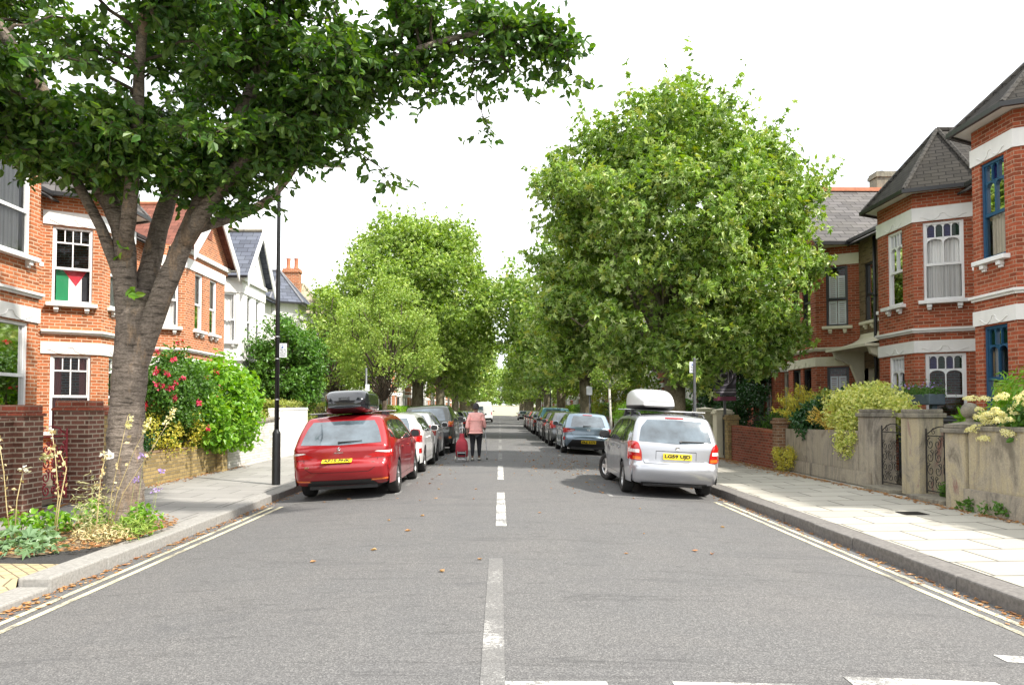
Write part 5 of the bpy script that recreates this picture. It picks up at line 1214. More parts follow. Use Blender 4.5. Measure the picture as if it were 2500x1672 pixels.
def pier(label, xc, yc, w, d, h, mat, capmat, cap='flat', group=None, ball=False):
    root = thing('gate_pier', label, 'gate pier', (xc, yc, 0), group=group)
    mb = MB(); mb.box(-w / 2, w / 2, -d / 2, d / 2, -.1, h); mb.build('shaft', mat, root, bevel=.012)
    mb = MB()
    if cap == 'flat': mb.box(-w / 2 - .04, w / 2 + .04, -d / 2 - .04, d / 2 + .04, h, h + .08); mb.box(-w / 2, w / 2, -d / 2, d / 2, h + .08, h + .15)
    elif cap == 'brick': mb.box(-w / 2 - .03, w / 2 + .03, -d / 2 - .03, d / 2 + .03, h, h + .05); mb.box(-w / 2 + .01, w / 2 - .01, -d / 2 + .01, d / 2 - .01, h + .05, h + .17)
    else:
        mb.box(-w / 2 - .05, w / 2 + .05, -d / 2 - .05, d / 2 + .05, h, h + .07); mb.box(-w / 2 - .01, w / 2 + .01, -d / 2 - .01, d / 2 + .01, h + .07, h + .13)
        a, b = w / 2 + .01, d / 2 + .01; mb.add([(-a, -b, h + .131), (a, -b, h + .131), (a, b, h + .131), (-a, b, h + .131), (0, 0, h + .19)], [(0, 1, 4), (1, 2, 4), (2, 3, 4), (3, 0, 4)])
    mb.build('cap', capmat, root, bevel=.015)
    if ball:
        mb = MB(); r = .125; z0 = h + .20; mb.lathe([(.09, z0 - .06), (.06, z0 - .02), (.055, z0 + .03)] + [(r * math.sin(R(a)), z0 + .02 + r - r * math.cos(R(a))) for a in range(24, 181, 12)], 24)
        mb.build('ball_finial', M['coping'], root, smooth=True, autos=50)
    return root
def spiral(cx, cz, r, a0, turns, sgn=1, n=22):
    return [(cx + r * (1 - .82 * i / n) * math.cos(a0 + sgn * turns * 2 * math.pi * i / n), cz + r * (1 - .82 * i / n) * math.sin(a0 + sgn * turns * 2 * math.pi * i / n)) for i in range(n + 1)]
def gate(label, x, y0, y1, h, mat, ang=0, z0=.1, arch=True, k_=1):
    """iron gate in the plane of the wall (x constant) hung at y0, swung by ang"""
    root = thing('iron_gate', label, 'gate', (x, y0, 0), (0, 0, ang)); W_ = y1 - y0
    T = lambda a, z: (0, a, z)
    mb = MB()
    for a in (.02, W_ - .02): mb.tube([T(a, z0), T(a, h)], .013, 6)
    for z in (z0 + .05, h - .12): mb.tube([T(.02, z), T(W_ - .02, z)], .010, 6)
    mb.build('frame', mat, root)
    mb = MB(); k = max(2, round(W_ / .22)); cw = (W_ - .04) / k
    z = z0 + .06; row = 0
    while z + cw * .95 < h - .1:
        for i in range(k):
            cx = .02 + cw * (i + .5); f = 1 if (i + row) % 2 else -1
            mb.tube([T(a, b) for a, b in spiral(cx + f * .01, z + cw * .5, cw * .46, R(90), 1.35, f)], .006 * k_, 5)
            mb.tube([T(a, b) for a, b in spiral(cx - f * cw * .2, z + cw * .9, cw * .24, R(-90), 1.1, -f, 14)], .005 * k_, 5)
        z += cw * .98; row += 1
    if arch:
        mb.tube([T(W_ * t, h - .12 + .16 * math.sin(math.pi * t)) for t in [i / 12 for i in range(13)]], .009, 6)
        for t in (.25, .75): mb.tube([T(a, b) for a, b in spiral(W_ * t, h - .05, .06, R(90), 1.2, 1 if t < .5 else -1, 14)], .006, 5)
    mb.build('scrollwork', mat, root)
    return root
def railing(label, x, y0, y1, z0, z1, mat, step=.12):
    root = thing('railing', label, 'railing', (x, (y0 + y1) / 2, 0))
    mb = MB(); n = int((y1 - y0) / step)
    for i in range(n + 1):
        y = y0 + (y1 - y0) * i / n; mb.tube([(x, y, z0), (x, y, z1)], .008, 5); mb.lathe([(.016, z1), (0, z1 + .06)], 6, Matrix.Translation((x, y, 0)))
    mb.build('bars', mat, root, world=True); mb = MB()
    for z in (z0 + .08, z1 - .06): mb.box(x - .008, x + .008, y0, y1, z, z + .02)
    mb.build('rail', mat, root, world=True); return root
# left
wallrun('front_wall', 'dark purple brick front wall at the left edge, with a soldier course on top', 'wall', -7.0, -7.22, 3.6, 10.75, 1.22, 1.28, M['brick_purple'], True, M['brick_purple'], cw=.0, ch=.11)
pier('square red and purple brick pier on the left of the red iron gate', -7.08, 10.98, .46, .46, 1.42, M['brick_purple'], M['brick_dark'], 'brick')
gate('ornate dark red iron gate between the two purple brick piers', -7.02, 11.22, 12.12, 1.22, M['iron_red'], k_=2.0)
pier('square purple brick pier with dark cap just left of the cherry trunk', -6.98, 12.38, .56, .5, 1.50, M['brick_purple'], M['brick_dark'], 'brick')
pier('yellow brick pier directly behind the cherry trunk', -7.0, 12.86, .42, .38, 1.42, M['brick_yellow'], M['brick_dark'], 'brick')
wallrun('front_wall', 'low yellow brick front wall under the overgrown flowering bush', 'wall', -6.95, -7.17, 13.06, 18.2, .66, .62, M['brick_yellow'], True, M['brick_brown'], cw=.0, ch=.05)
pier('short yellow brick pier where the yellow wall meets the whitewashed wall', -6.93, 18.38, .3, .32, .70, M['brick_yellow'], M['brick_yellow'], 'flat')
wallrun('front_wall', 'whitewashed brick front wall with blackened base beside the black lamp post', 'wall', -6.93, -7.15, 18.56, 23.3, 1.02, 1.22, M['brick_whitewash'], True, M['coping'], cw=.04)
wallrun('front_wall', 'smooth white front wall behind the dark red estate car', 'wall', -6.95, -7.3, 23.4, 26.8, 1.50, 1.52, M['white_wall'], True, M['white_wall'], cw=.02)
railing('black railings on the low yellow brick wall behind the cherry tree', -7.06, 13.1, 18.1, .70, 1.25, M['iron'])
railing('short black railing between the two purple brick piers, set back', -8.2, 11.2, 12.4, .2, 1.5, M['iron'])
y = 27.1; k = 0
labs = ['brown brick front wall beyond the smooth white wall on the left', 'low front wall further along the left pavement']
GW = 'front garden walls further down the street'
while y < 190:
    m = ('brick_brown', 'white_wall', 'brick_orange', 'brick_yellow')[k % 4]; nm = ('brown brick', 'white rendered', 'orange brick', 'yellow brick')[k % 4]
    wallrun('front_wall', f'low {nm} garden wall far down the left pavement', 'wall', -6.95, -7.17, y, y + 4.3, .95, .95, M[m], True, M['coping'], group=GW)
    y += 5.6; k += 1
# right
wallrun('front_wall', 'weathered red stained stone front wall at the right edge, below the cream hydrangea', 'wall', 7.05, 7.35, 3.6, 11.0, 1.28, 1.20, M['old_stone'], True, M['coping'], cw=.03)
wallrun('plinth', 'projecting grey stone plinth along the foot of the right edge wall', 'plinth', 6.96, 7.04, 3.6, 11.0, .34, .34, M['old_render'])
pier('weathered stone gate pier topped by a round stone ball', 7.26, 11.28, .50, .50, 1.16, M['old_stone'], M['coping'], 'pyramid', ball=True)
gate('rusty scrolled iron gate hanging between the ball topped pier and the broad pier', 7.3, 11.60, 12.55, 1.20, M['iron'])
pier('broad stone pier with peeling pink render between the two iron gates', 7.42, 12.86, .44, .56, 1.38, M['old_stone'], M['coping'], 'flat')
gate('black scrolled iron gate, farther of the two on the right', 7.32, 13.22, 14.05, 1.22, M['iron'])
pier('grey rendered gate pier with moulded cap beside the black gate', 7.42, 14.42, .44, .62, 1.38, M['old_render'], M['coping'], 'flat')
wallrun('front_wall', 'grey rendered front wall under the variegated shrub', 'wall', 7.2, 7.5, 14.75, 18.5, 1.10, 1.04, M['old_render'])
wallrun('plinth', 'stepped base of the grey rendered wall', 'plinth', 7.13, 7.19, 14.2, 18.5, .30, .30, M['old_render'])
pier('narrow overgrown dark brick pier between the grey wall and the red brick wall', 7.14, 18.68, .3, .30, 1.16, M['brick_brown'], M['brick_brown'], 'flat')
wallrun('front_wall', 'low dark red brick front wall beyond the grey rendered wall', 'wall', 7.03, 7.25, 18.85, 22.3, .93, 1.0, M['brick_dark'], True, M['brick_red'], cw=0, ch=.06)
pier('orange and yellow brick pier next to the estate agent board', 7.1, 22.48, .34, .34, 1.22, M['brick_yellow'], M['brick_yellow'], 'flat')
pier('cream rendered gate pier right of the silver estate car, nearer of the two', 7.05, 23.25, .5, .42, 1.38, M['stucco_cream'], M['stucco_cream'], 'pyramid')
gate('narrow plain black iron gate next to the cream piers', 7.0, 22.66, 23.04, 1.35, M['iron'], arch=False)
pier('cream rendered gate pier right of the silver estate car, farther of the two', 7.0, 25.1, .6, .5, 1.42, M['stucco_cream'], M['stucco_cream'], 'pyramid')
wallrun('front_wall', 'cream rendered front wall behind the silver estate car', 'wall', 7.0, 7.25, 25.4, 29, 1.1, 1.1, M['stucco_cream'], True, M['coping'])
y = 29.5; k = 0
while y < 190:
    m = ('brick_brown', 'brick_dark', 'white_wall')[k % 3]; nm = ('brown brick', 'dark red brick', 'white rendered')[k % 3]
    wallrun('front_wall', f'low {nm} garden wall far down the right pavement', 'wall', 7.0, 7.22, y, y + 4.3, 1.0, 1.0, M[m], True, M['coping'], group=GW)
    y += 5.6; k += 1
railing('black railings behind the low dark red brick wall', 7.6, 19.0, 22.4, .4, 1.28, M['iron'], .14)
# stone thresholds at the gates
for nm, lb, a in (('step', 'worn stone threshold under the rusty gate', (6.95, 7.9, 11.56, 12.56)), ('step', 'worn stone threshold under the black scrolled gate', (6.98, 7.9, 13.16, 14.10))):
    mb = MB(); mb.box(*a, -.05, .085); tag(mb.build(nm, M['coping'], bevel=.015), lb, 'step')
# wheelie bins
def bin_(label, x, y, rot, s=1, group=None):
    r = thing('wheelie_bin', label, 'bin', (x, y, .03), (0, 0, rot), group)
    mb = MB(); vs = []
    for z, w, d in ((.06, .22, .26), (.95, .28, .34)):
        vs += [(-w, -d, z), (w, -d, z), (w, d, z), (-w, d, z)]
    mb.add([(a * s, b * s, c * s) for a, b, c in vs], [(0, 1, 2, 3), (4, 5, 6, 7), (0, 1, 5, 4), (1, 2, 6, 5), (2, 3, 7, 6), (3, 0, 4, 7)]); mb.build('body', M['bin'], r, bevel=.02)
    mb = MB(); mb.box(-.30 * s, .30 * s, -.37 * s, .40 * s, .95 * s, 1.0 * s); mb.box(-.26 * s, .26 * s, -.30 * s, .34 * s, 1.0 * s, 1.04 * s); mb.build('lid', M['bin'], r, bevel=.02)
    for sx in (-1, 1):
        mb = MB(); mb.lathe([(.0, -.02), (.1, -.02), (.1, .02), (0, .02)], 14, Matrix.Translation((sx * .25 * s, .28 * s, .1)), axis='x'); mb.build('wheel', M['rubber'], r)
    return r
bin_('black wheelie bin behind the broad stone pier and the rusty gate', 8.35, 13.15, R(12), 1.32)
bin_('black wheelie bin in front of the dark ground floor bay window on the right', 8.75, 14.6, R(4), 1.25)
bin_('black wheelie bin behind the smooth white wall on the left', -7.75, 24.7, R(-8), 1.25)
# window boxes on the bay of the second house on the right and bike shed lid
# flagstone planters
def planter(label, x, y, z, L, rot, leaf, flower=None):
    r = thing('planter', label, 'planter', (x, y, z), (0, 0, rot)); mb = MB(); mb.box(-L / 2, L / 2, -.16, .16, 0, .26); mb.build('trough', M['planter'], r, bevel=.02)
    mb = MB(); mb.box(-L / 2 - .02, L / 2 + .02, -.18, .18, .22, .265); mb.build('rim', M['planter'], r, bevel=.008); return r
# lamp post
lp = thing('lamp_post', 'tall black lamp post on the left pavement with a white parking sign', 'lamp post', (-4.60, 15.3, 0))
mb = MB(); mb.lathe([(.09, -.05), (.085, 0), (.082, 1.02), (.078, 1.05), (.05, 1.10), (.048, 1.12)], 20); mb.build('base', M['post_black'], lp, smooth=True, autos=30)
mb = MB(); mb.tube([(0, 0, 1.1), (0, 0, 4), (0, 0, 6.35), (.03, 0, 6.52), (.14, 0, 6.60), (.85, 0, 6.64)], [.047, .043, .036, .032, .028, .022], 12); mb.build('column', M['post_black'], lp, smooth=True)
mb = MB(); mb.prism([(.80, -.05), (.92, -.11), (1.30, -.10), (1.38, -.04), (1.38, .04), (1.30, .10), (.92, .11), (.80, .05)], 6.60, 6.665); lh = mb.build('lamp_head', M['post_black'], lp, bevel=.015)
mb = MB(); mb.box(.92, 1.28, -.075, .075, 6.585, 6.602); mb.build('lens', M['sign_white'], lh)
mb = MB()
for z in (1.72, 2.56, 3.02): mb.lathe([(.048, z), (.052, z), (.052, z + .02), (.048, z + .02)], 14)
mb.build('band', M['alu'], lp)
def parksign(root, x, z, w=.21, h=.42, side=1, blue=True):
    mb = MB(); mb.box(x, x + w, -.012, -.004, z, z + h); s = mb.build('sign_plate', M['sign_white'], root)
    mb = MB(); mb.box(x + .03, x + w * .52, -.016, -.013, z + h * .66, z + h * .93); b = mb.build('blue_square', M['sign_blue'], s)
    me = text_mesh('P', .11, .0008)
    for v in me.vertices: v.co = Vector((x + .03 + w * .2 + v.co.x, -.0175 - v.co.z, z + h * .795 + v.co.y))
    finish(me, 'lettering', M['sign_white'], b, uv=False)
    for i, t in enumerate(('Mon - Fri', '10 am - 12', 'Permit', 'holders')):
        me = text_mesh(t, .035, .0006); xs = [v.co.x for v in me.vertices]; k = w * .72 / (max(xs) - min(xs))
        for v in me.vertices: v.co = Vector((x + w / 2 + v.co.x * k, -.0135 - v.co.z, z + h * (.55 - .14 * i) + v.co.y))
        finish(me, 'lettering', M['plate_ink'], s, uv=False)
parksign(lp, .045, 2.60, .15, .29)
ps = thing('parking_sign', 'grey pole with a small white parking sign in front of the big plane tree', 'road sign', (4.75, 17.9, 0))
mb = MB(); mb.tube([(0, 0, -.05), (0, 0, 2.75)], .038, 10); mb.lathe([(.038, 2.75), (.03, 2.78), (0, 2.79)], 10); mb.build('pole', M['grey_metal'], ps, smooth=True, autos=40)
parksign(ps, -.12, 2.42, .15, .27)
p2 = thing('parking_sign', 'distant grey pole with a small white plate beside the pale blue hatchback', 'road sign', (4.75, 38.9, 0))
mb = MB(); mb.tube([(0, 0, -.05), (0, 0, 2.6)], .045, 8); mb.build('pole', M['grey_metal'], p2, smooth=True)
mb = MB(); mb.box(-.17, .13, -.06, -.045, 2.3, 2.75); mb.build('sign_plate', M['sign_white'], p2)
p3 = thing('parking_sign', 'pole with a white plate showing above the black roof box', 'road sign', (-4.75, 26.3, 0))
mb = MB(); mb.tube([(0, 0, -.05), (0, 0, 3.0)], .035, 8); mb.build('pole', M['grey_metal'], p3, smooth=True)
mb = MB(); mb.box(-.02, .12, -.05, -.035, 1.98, 2.42); mb.build('sign_plate', M['sign_white'], p3)
for lb, x, y, h in (('thin dark post beside the nearest plane trunk on the left', -4.7, 43.8, 3.2), ('tall dark lamp column far down the left pavement', -4.7, 62, 5.5), ('tall dark lamp column far down the right pavement', 4.8, 70, 5.5)):
    mb = MB(); mb.tube([(x, y, -.05), (x, y, h)], .06, 8); tag(mb.build('street_post', M['post_black'], smooth=True), lb, 'post')
# estate agent board
eb = thing('estate_agent_board', 'dark estate agent board on a tall post beside the cream gate piers', 'sign board', (7.02, 22.9, 0))
mb = MB(); mb.box(-.035, .035, -.035, .035, -.05, 2.95); mb.build('post', M['grey_metal'], eb)
mb = MB(); mb.box(-.36, .34, -.06, -.04, 1.95, 2.90); bd = mb.build('board', M['board'], eb)
mb = MB(); mb.lathe([(.255, 0), (.27, 0), (.27, .006), (.255, .006), (.255, 0)], 32, Matrix.Translation((-.03, -.061, 2.55)) @ Matrix.Rotation(R(90), 4, 'X')); mb.build('ring', M['board_text'], bd)
def btext(t, z, w, mat, par, h=None):
    me = text_mesh(t, .16, .001); xs = [v.co.x for v in me.vertices]; k = w / (max(xs) - min(xs)); kk = k if h is None else h / .16
    for v in me.vertices: v.co = Vector((-.02 + v.co.x * k, -.0635 - v.co.z, z + v.co.y * kk))
    finish(me, 'lettering', mat, par, uv=False)
btext('C|', 2.55, .3, M['board_text'], bd)
mb = MB(); mb.box(-.36, .34, -.06, -.04, 1.80, 1.93); s2 = mb.build('strip', M['board_strip'], eb)
mb = MB(); mb.box(-.36, .34, -.064, -.0605, 2.05, 2.09); mb.box(-.36, .34, -.064, -.0605, 2.14, 2.16); mb.build('line', M['board_text'], bd)
# overhead telephone wires to the houses
# ------------------------------------------------------------------ vegetation
LEAF2 = (np.array([(0, 0, 0), (.30, .30, .10), (.72, .22, .10), (1, 0, -.06), (.72, -.22, .10), (.30, -.30, .10)]), np.array([(0, 1, 2, 3), (0, 3, 4, 5)]))
KITE = (np.array([(0, 0, 0), (.5, .34, .08), (1, 0, 0), (.5, -.34, .08)]), np.array([(0, 1, 2, 3)]))
NARROW = (np.array([(0, 0, 0), (.5, .10, .03), (1, 0, -.05), (.5, -.10, .03)]), np.array([(0, 1, 2, 3)]))
def _palm():
    v = [(0, 0, 0)]; an = [-100, -72, -48, -25, 0, 25, 48, 72, 100]; rr = [.55, .36, .85, .48, 1.0, .48, .85, .36, .55]
    for a, r in zip(an, rr): v.append((r * math.cos(R(a)) * 1.0, r * math.sin(R(a)) * .82, .12 * (1 if abs(a) in (25, 72) else -.5)))
    return np.array(v), np.array([(0, i, i + 1) for i in range(1, 9)])
PALM = _palm()
def leaves(name, C, mat, size, shape=LEAF2, parent=None, out=None, bias=.6, up=.35, droop=0, dirs=None, svar=.35):
    """one small leaf mesh per centre; out: outward direction per leaf the blade tends to face"""
    C = np.asarray(C, float); n = len(C); T, F = shape
    N = rng.normal(size=(n, 3)); N /= np.linalg.norm(N, axis=1)[:, None]
    if out is not None: N = N + bias * out / (1e-6 + np.linalg.norm(out, axis=1)[:, None])
    N[:, 2] += up; N /= np.linalg.norm(N, axis=1)[:, None]
    A = rng.normal(size=(n, 3)) if dirs is None else dirs + rng.normal(size=(n, 3)) * .55
    A[:, 2] -= droop; A -= N * (A * N).sum(1)[:, None]; A /= np.linalg.norm(A, axis=1)[:, None] + 1e-9
    B = np.cross(N, A); s = size * rng.uniform(1 - svar, 1 + svar, n)
    V = C[:, None, :] + s[:, None, None] * (T[None, :, 0:1] * A[:, None] + T[None, :, 1:2] * B[:, None] + T[None, :, 2:3] * N[:, None])
    FF = (F[None] + (np.arange(n) * len(T))[:, None, None]).reshape(-1, F.shape[1])
    return fastmesh(name, V.reshape(-1, 3), FF, mat, parent)
def bez(p, q, lift, n=8, jit=0):
    p, q = np.array(p, float), np.array(q, float); m = (p + q) / 2 + np.array([0, 0, lift])
    t = np.linspace(0, 1, n)[:, None]; P_ = (1 - t) ** 2 * p + 2 * t * (1 - t) * m + t * t * q
    if jit: P_[1:-1] += rng.normal(size=(n - 2, 3)) * jit
    return P_
# ---- street trees (plane): trunk, limbs, clumped crown
def plane_tree(label, x, y, trunk_r, trunk_h, rad, z0, z1, mat, n_leaf, size, shape=PALM, clumps=150, group=None, bark='bark_plane', name='plane_tree', lobes=(), cs=.62, topbias=0, flat=1.0, seedv=None, cat='tree'):
    root = thing(name, label, cat, (x, y, 0), group=group)
    zc = (z0 + z1) / 2; hz = (z1 - z0) / 2; mb = MB(); c = np.array([x, y, zc])
    base = Vector((x, y, -.15)); fork = Vector((x + rng.normal() * .1, y + rng.normal() * .1, trunk_h))
    mb.tube([base, base + Vector((0, 0, .3)), (base + fork) / 2, fork], [trunk_r * 1.35, trunk_r * 1.08, trunk_r, trunk_r * .95], 14)
    tips = []
    for k in range(clumps):
        while True:
            d = rng.normal(size=3); d /= np.linalg.norm(d)
            if d[2] > -.85: break
        r = rng.uniform(.80, 1.03) if k % 4 else rng.uniform(.35, .8)
        bump = 1 + .10 * math.sin(3.1 * d[0] + 5 * d[1] + x) + .08 * math.sin(6 * d[2] + 4 * d[0] + y)
        p = c + d * np.array([rad, rad, hz]) * r * bump
        if d[2] > 0: p[:2] = c[:2] + (p[:2] - c[:2]) * (1 - .10 * d[2])
        tips.append(p)
    for L in lobes: tips += [np.array(L[:3]) + rng.normal(size=3) * L[3] * .5 for _ in range(L[4])]
    tips = np.array(tips)
    order = rng.permutation(len(tips))[:max(10, min(34, len(tips) // 4))]
    for i in order:
        P_ = bez(fork, tips[i], .15 * rad, 7, .05 * rad); r0 = trunk_r * rng.uniform(.22, .5); mb.tube(P_, list(np.linspace(r0, .02, 7)), 6)
    mb.build('trunk', M[bark], root, world=True, smooth=True)
    per = n_leaf // len(tips); C = []
    for p in tips:
        q = rng.normal(size=(per, 3)); q /= np.linalg.norm(q, axis=1)[:, None]; q *= (rng.uniform(0, 1, (per, 1)) ** .45) * cs * rng.uniform(.7, 1.25); q[:, 2] *= .8; C.append(p + q)
    # fine shoots sticking out of the outline
    sh = []
    for i in rng.permutation(len(tips))[:len(tips) // 2]:
        d = tips[i] - c; d /= np.linalg.norm(d); d[2] += .5; L = cs * rng.uniform(.9, 1.35); k = 9
        sh.append(tips[i] + d * np.linspace(.35, 1, k)[:, None] * L + rng.normal(size=(k, 3)) * .04)
    C = np.vstack(C + sh); out = (C - c)
    leaves('crown', C, M[mat], size, shape, root, out, .55, .35, .25, svar=.5)
    return root
GP, GQ = 'plane trees along the left kerb', 'plane trees along the right kerb'
plane_tree('big rounded plane tree towering over the silver estate car', 4.95, 20.9, .31, 2.6, 3.65, 2.6, 10.1, 'leaf_plane', 66000, .15, clumps=330, group=GQ, cs=.68,
    lobes=[(3.6, 20.6, 8.5, .7, 8), (6.4, 20.6, 8.5, .7, 8), (7.8, 20.6, 6.8, .7, 10), (2.1, 20.6, 7.0, .7, 10), (3.4, 20.2, 3.3, .5, 8), (4.9, 19.6, 3.5, .5, 8), (6.2, 19.8, 3.4, .5, 8), (1.75, 20.4, 4.4, .7, 10), (8.3, 20.6, 5.6, .6, 8), (7.6, 20.6, 3.6, .6, 8), (2.2, 21, 3.3, .7, 10), (5.5, 20, 2.9, .8, 14), (7.2, 20.2, 3.1, .5, 8)])
plane_tree('tall rounded plane tree behind the olive young tree, first of the left row', -4.8, 42.8, .35, 3.2, 4.85, 2.2, 12.7, 'leaf_plane2', 50000, .19, clumps=300, group=GP, cs=1.0)
plane_tree('second plane tree of the right row, dark lower crown behind the big one', 4.9, 41.6, .33, 3.2, 4.9, 2.6, 11.2, 'leaf_plane', 26000, .22, LEAF2, clumps=220, group=GQ, cs=1.0)
ordn = ['third', 'fourth', 'fifth', 'sixth', 'seventh', 'eighth', 'ninth', 'tenth']
yy = [60, 77, 92, 108, 124, 140, 158, 176]
for k, y in enumerate(yy):
    s = 1 + .12 * math.sin(k * 2.1); sz = .26 + .014 * k; nn = int(17000 / (1 + .25 * k))
    plane_tree(f'{["second"][0] if k == 0 else ordn[k - 1]} plane tree along the left row, counted from the near end', -4.8 + .2 * math.sin(k), y, .36, 3.4, 4.1 * s, 2.6, 10.4 * s, 'leaf_plane2' if k % 2 else 'leaf_plane', nn, sz, LEAF2, clumps=120, group=GP, cs=.95)
    plane_tree(f'{ordn[k]} plane tree along the right row, counted from the near end', 4.9 + .2 * math.cos(k), y + 1.5, .36, 3.4, 4.0 * s, 2.7, 10.0 * s, 'leaf_plane' if k % 2 else 'leaf_plane2', nn, sz, LEAF2, clumps=120, group=GQ, cs=.95)
# trees beyond the end wall
for k in range(9):
    x = -34 + 8.5 * k
    plane_tree(f'broad tree behind the cream end wall, {["first","second","third","fourth","fifth","sixth","seventh","eighth","ninth"][k]} from the left', x, YEND + 20 + 4 * math.sin(k * 1.7), .45, 3, 6.2, 2, 13 + 2.5 * math.sin(k * 2.3), 'leaf_plane2' if k % 2 else 'leaf_plane', 3600, .5, LEAF2, clumps=80, group='trees beyond the end of the street', cs=1.3)
# smaller trees
plane_tree('young olive green tree with wispy upright shoots on the left pavement', -4.75, 31.2, .11, 1.9, 2.25, 1.9, 6.6, 'leaf_olive', 24000, .085, KITE, clumps=200, bark='bark_dark', name='street_tree', cs=.38,
    lobes=[(-4.9, 31, 6.9, .2, 3), (-5.6, 31, 6.2, .3, 3), (-4.2, 31, 6.3, .3, 3), (-3.1, 31, 4.9, .3, 4), (-6.4, 31, 5.2, .3, 3)])
plane_tree('dense dark green garden tree in front of the white turreted house', -8.35, 28.9, .12, 1.5, 1.35, 1.3, 5.1, 'leaf_dark', 20000, .12, LEAF2, clumps=130, bark='bark_dark', name='garden_tree', cs=.42,
    lobes=[(-9.3, 28.5, 2.9, .35, 10), (-7.6, 28.6, 2.6, .4, 12), (-8.9, 28.5, 2.2, .35, 8)])
plane_tree('yellow green garden tree just right of the dense dark green one', -7.9, 35.5, .12, 2, 2.0, 2.0, 7.2, 'leaf_plane2', 9000, .13, LEAF2, clumps=100, bark='bark_dark', name='garden_tree', cs=.5)
plane_tree('slim young white stemmed tree behind the silver estate car', 4.62, 30.3, .05, 2.4, 1.05, 2.3, 5.0, 'leaf_olive', 3500, .08, LEAF2, clumps=45, bark='bark_birch', name='street_tree', cs=.35)
plane_tree('dark leafy garden tree behind the estate agent board', 8.6, 27.5, .12, 1.2, 1.35, .9, 4.3, 'leaf_gloss', 9000, .12, LEAF2, clumps=100, bark='bark_dark', name='garden_tree', cs=.45)
plane_tree('pale flowering garden tree far down the right side', 7.6, 47, .1, 1.2, 2.0, 1.0, 4.0, 'leaf_hedge', 5000, .14, LEAF2, clumps=60, bark='bark_dark', name='garden_tree', cs=.5)
# ---- bushes and hedges
def bush(name, label, cat, c, r, mat, n, size, shape=LEAF2, clumps=60, cs=.3, zmin=None, parts=(), group=None, up=.3, stems=True, droop=.2, shell=.7, bias=.6):
    root = thing(name, label, cat, (c[0], c[1], 0), group=group); c = np.array(c, float); r = np.array(r, float)
    d = rng.normal(size=(clumps, 3)); d /= np.linalg.norm(d, axis=1)[:, None]
    T = c + d * r * rng.uniform(shell, 1.0, (clumps, 1))
    if zmin is not None: T[:, 2] = np.maximum(T[:, 2], zmin + rng.uniform(0, .15, clumps))
    per = n // clumps; q = rng.normal(size=(clumps, per, 3)); q /= np.linalg.norm(q, axis=2)[:, :, None]; q *= rng.uniform(0, 1, (clumps, per, 1)) ** .5 * cs * rng.uniform(.6, 1.3, (clumps, 1, 1))
    C = (T[:, None] + q).reshape(-1, 3)
    if zmin is not None: C[:, 2] = np.maximum(C[:, 2], zmin)
    leaves('foliage', C, M[mat], size, shape, root, C - c, bias, up, droop)
    if stems:
        mb = MB(); b = (c[0] + math.copysign(.3, c[0]), c[1], .0)
        for i in range(min(12, clumps)): mb.tube(bez((b[0] + rng.normal() * r[0] * .1, b[1] + rng.normal() * r[1] * .2, .02), T[i], .1, 5, .02), [.022, .018, .014, .01, .005], 5)
        mb.build('stems', M['bark_dark'], root, world=True, smooth=True)
    for pn, pm, cnt, sz, sub, shp in parts:
        keep = [p for p in (T + rng.normal(size=T.shape) * cs * .5) if sub(p)] or [T[0]]
        for i in range(cnt):
            p = keep[i % len(keep)] + rng.normal(size=3) * cs * .6; o = (p - c); o /= np.linalg.norm(o); p = p + o * .12
            k = 14; q = rng.normal(size=(k, 3)) * sz * .45
            leaves(pn, p + q, M[pm], sz, shp, root, np.tile(o, (k, 1)), 1.2, .2)
    return root
bush('laurel_bush', 'big bright green leafy bush spilling over the low yellow brick wall', 'bush', (-7.15, 18.5, 1.6), (1.0, 1.7, 1.2), 'leaf_bright', 14000, .12, LEAF2, 130, .36, .55, droop=.5)
bush('rose_bush', 'dark green climbing rose bush dotted with pink red flowers, beside the cherry trunk', 'bush', (-7.3, 16.2, 1.85), (.75, 1.35, .95), 'leaf_mid', 12000, .08, LEAF2, 80, .32, .75,
     parts=[('rose', 'petal_red', 34, .062, lambda p: p[0] > -7.5 and p[2] > 1.5, KITE)])
bush('yellow_shrub', 'yellow flowered shrub hanging over the low wall below the roses', 'bush', (-7.1, 16.2, 1.1), (.42, 1.6, .5), 'leaf_gold', 4200, .05, KITE, 60, .22, .55)
bush('ivy_bush', 'dark glossy ivy low behind the railings right of the cherry trunk', 'bush', (-7.35, 14.9, .95), (.4, 1.2, .4), 'leaf_gloss', 3500, .08, LEAF2, 50, .22, .5)
def hedge(label, x0, x1, y0, y1, z0, z1, mat, n, size=.06, group=None):
    root = thing('hedge', label, 'hedge', ((x0 + x1) / 2, (y0 + y1) / 2, 0), group=group)
    C = np.c_[rng.uniform(x0, x1, n), rng.uniform(y0, y1, n), rng.uniform(z0, z1, n)]
    f = rng.integers(0, 4, n); j = rng.normal(size=n) * .04
    C[f == 0, 2] = z1 + j[f == 0]; C[f == 1, 0] = x0 + j[f == 1]; C[f == 2, 0] = x1 + j[f == 2]; C[f == 3, 1] = y0 + j[f == 3]
    leaves('foliage', C, M[mat], size, KITE, root, C - np.array([(x0 + x1) / 2, (y0 + y1) / 2, (z0 + z1) / 2]), .6, .3)
    mb = MB(); mb.box(x0 + .1, x1 - .1, y0 + .1, y1 - .1, 0, z1 - .12); mb.build('twigs', M['bark_dark'], root, world=True); return root
hedge('clipped yellow green hedge above the whitewashed wall on the left', -8.0, -7.25, 18.8, 23.2, .5, 1.42, 'leaf_hedge', 9000)
hedge('long clipped hedge behind the smooth white wall, left of the black roof box', -8.1, -7.4, 24.5, 34, .5, 1.78, 'leaf_hedge', 14000)
y = 35; k = 0
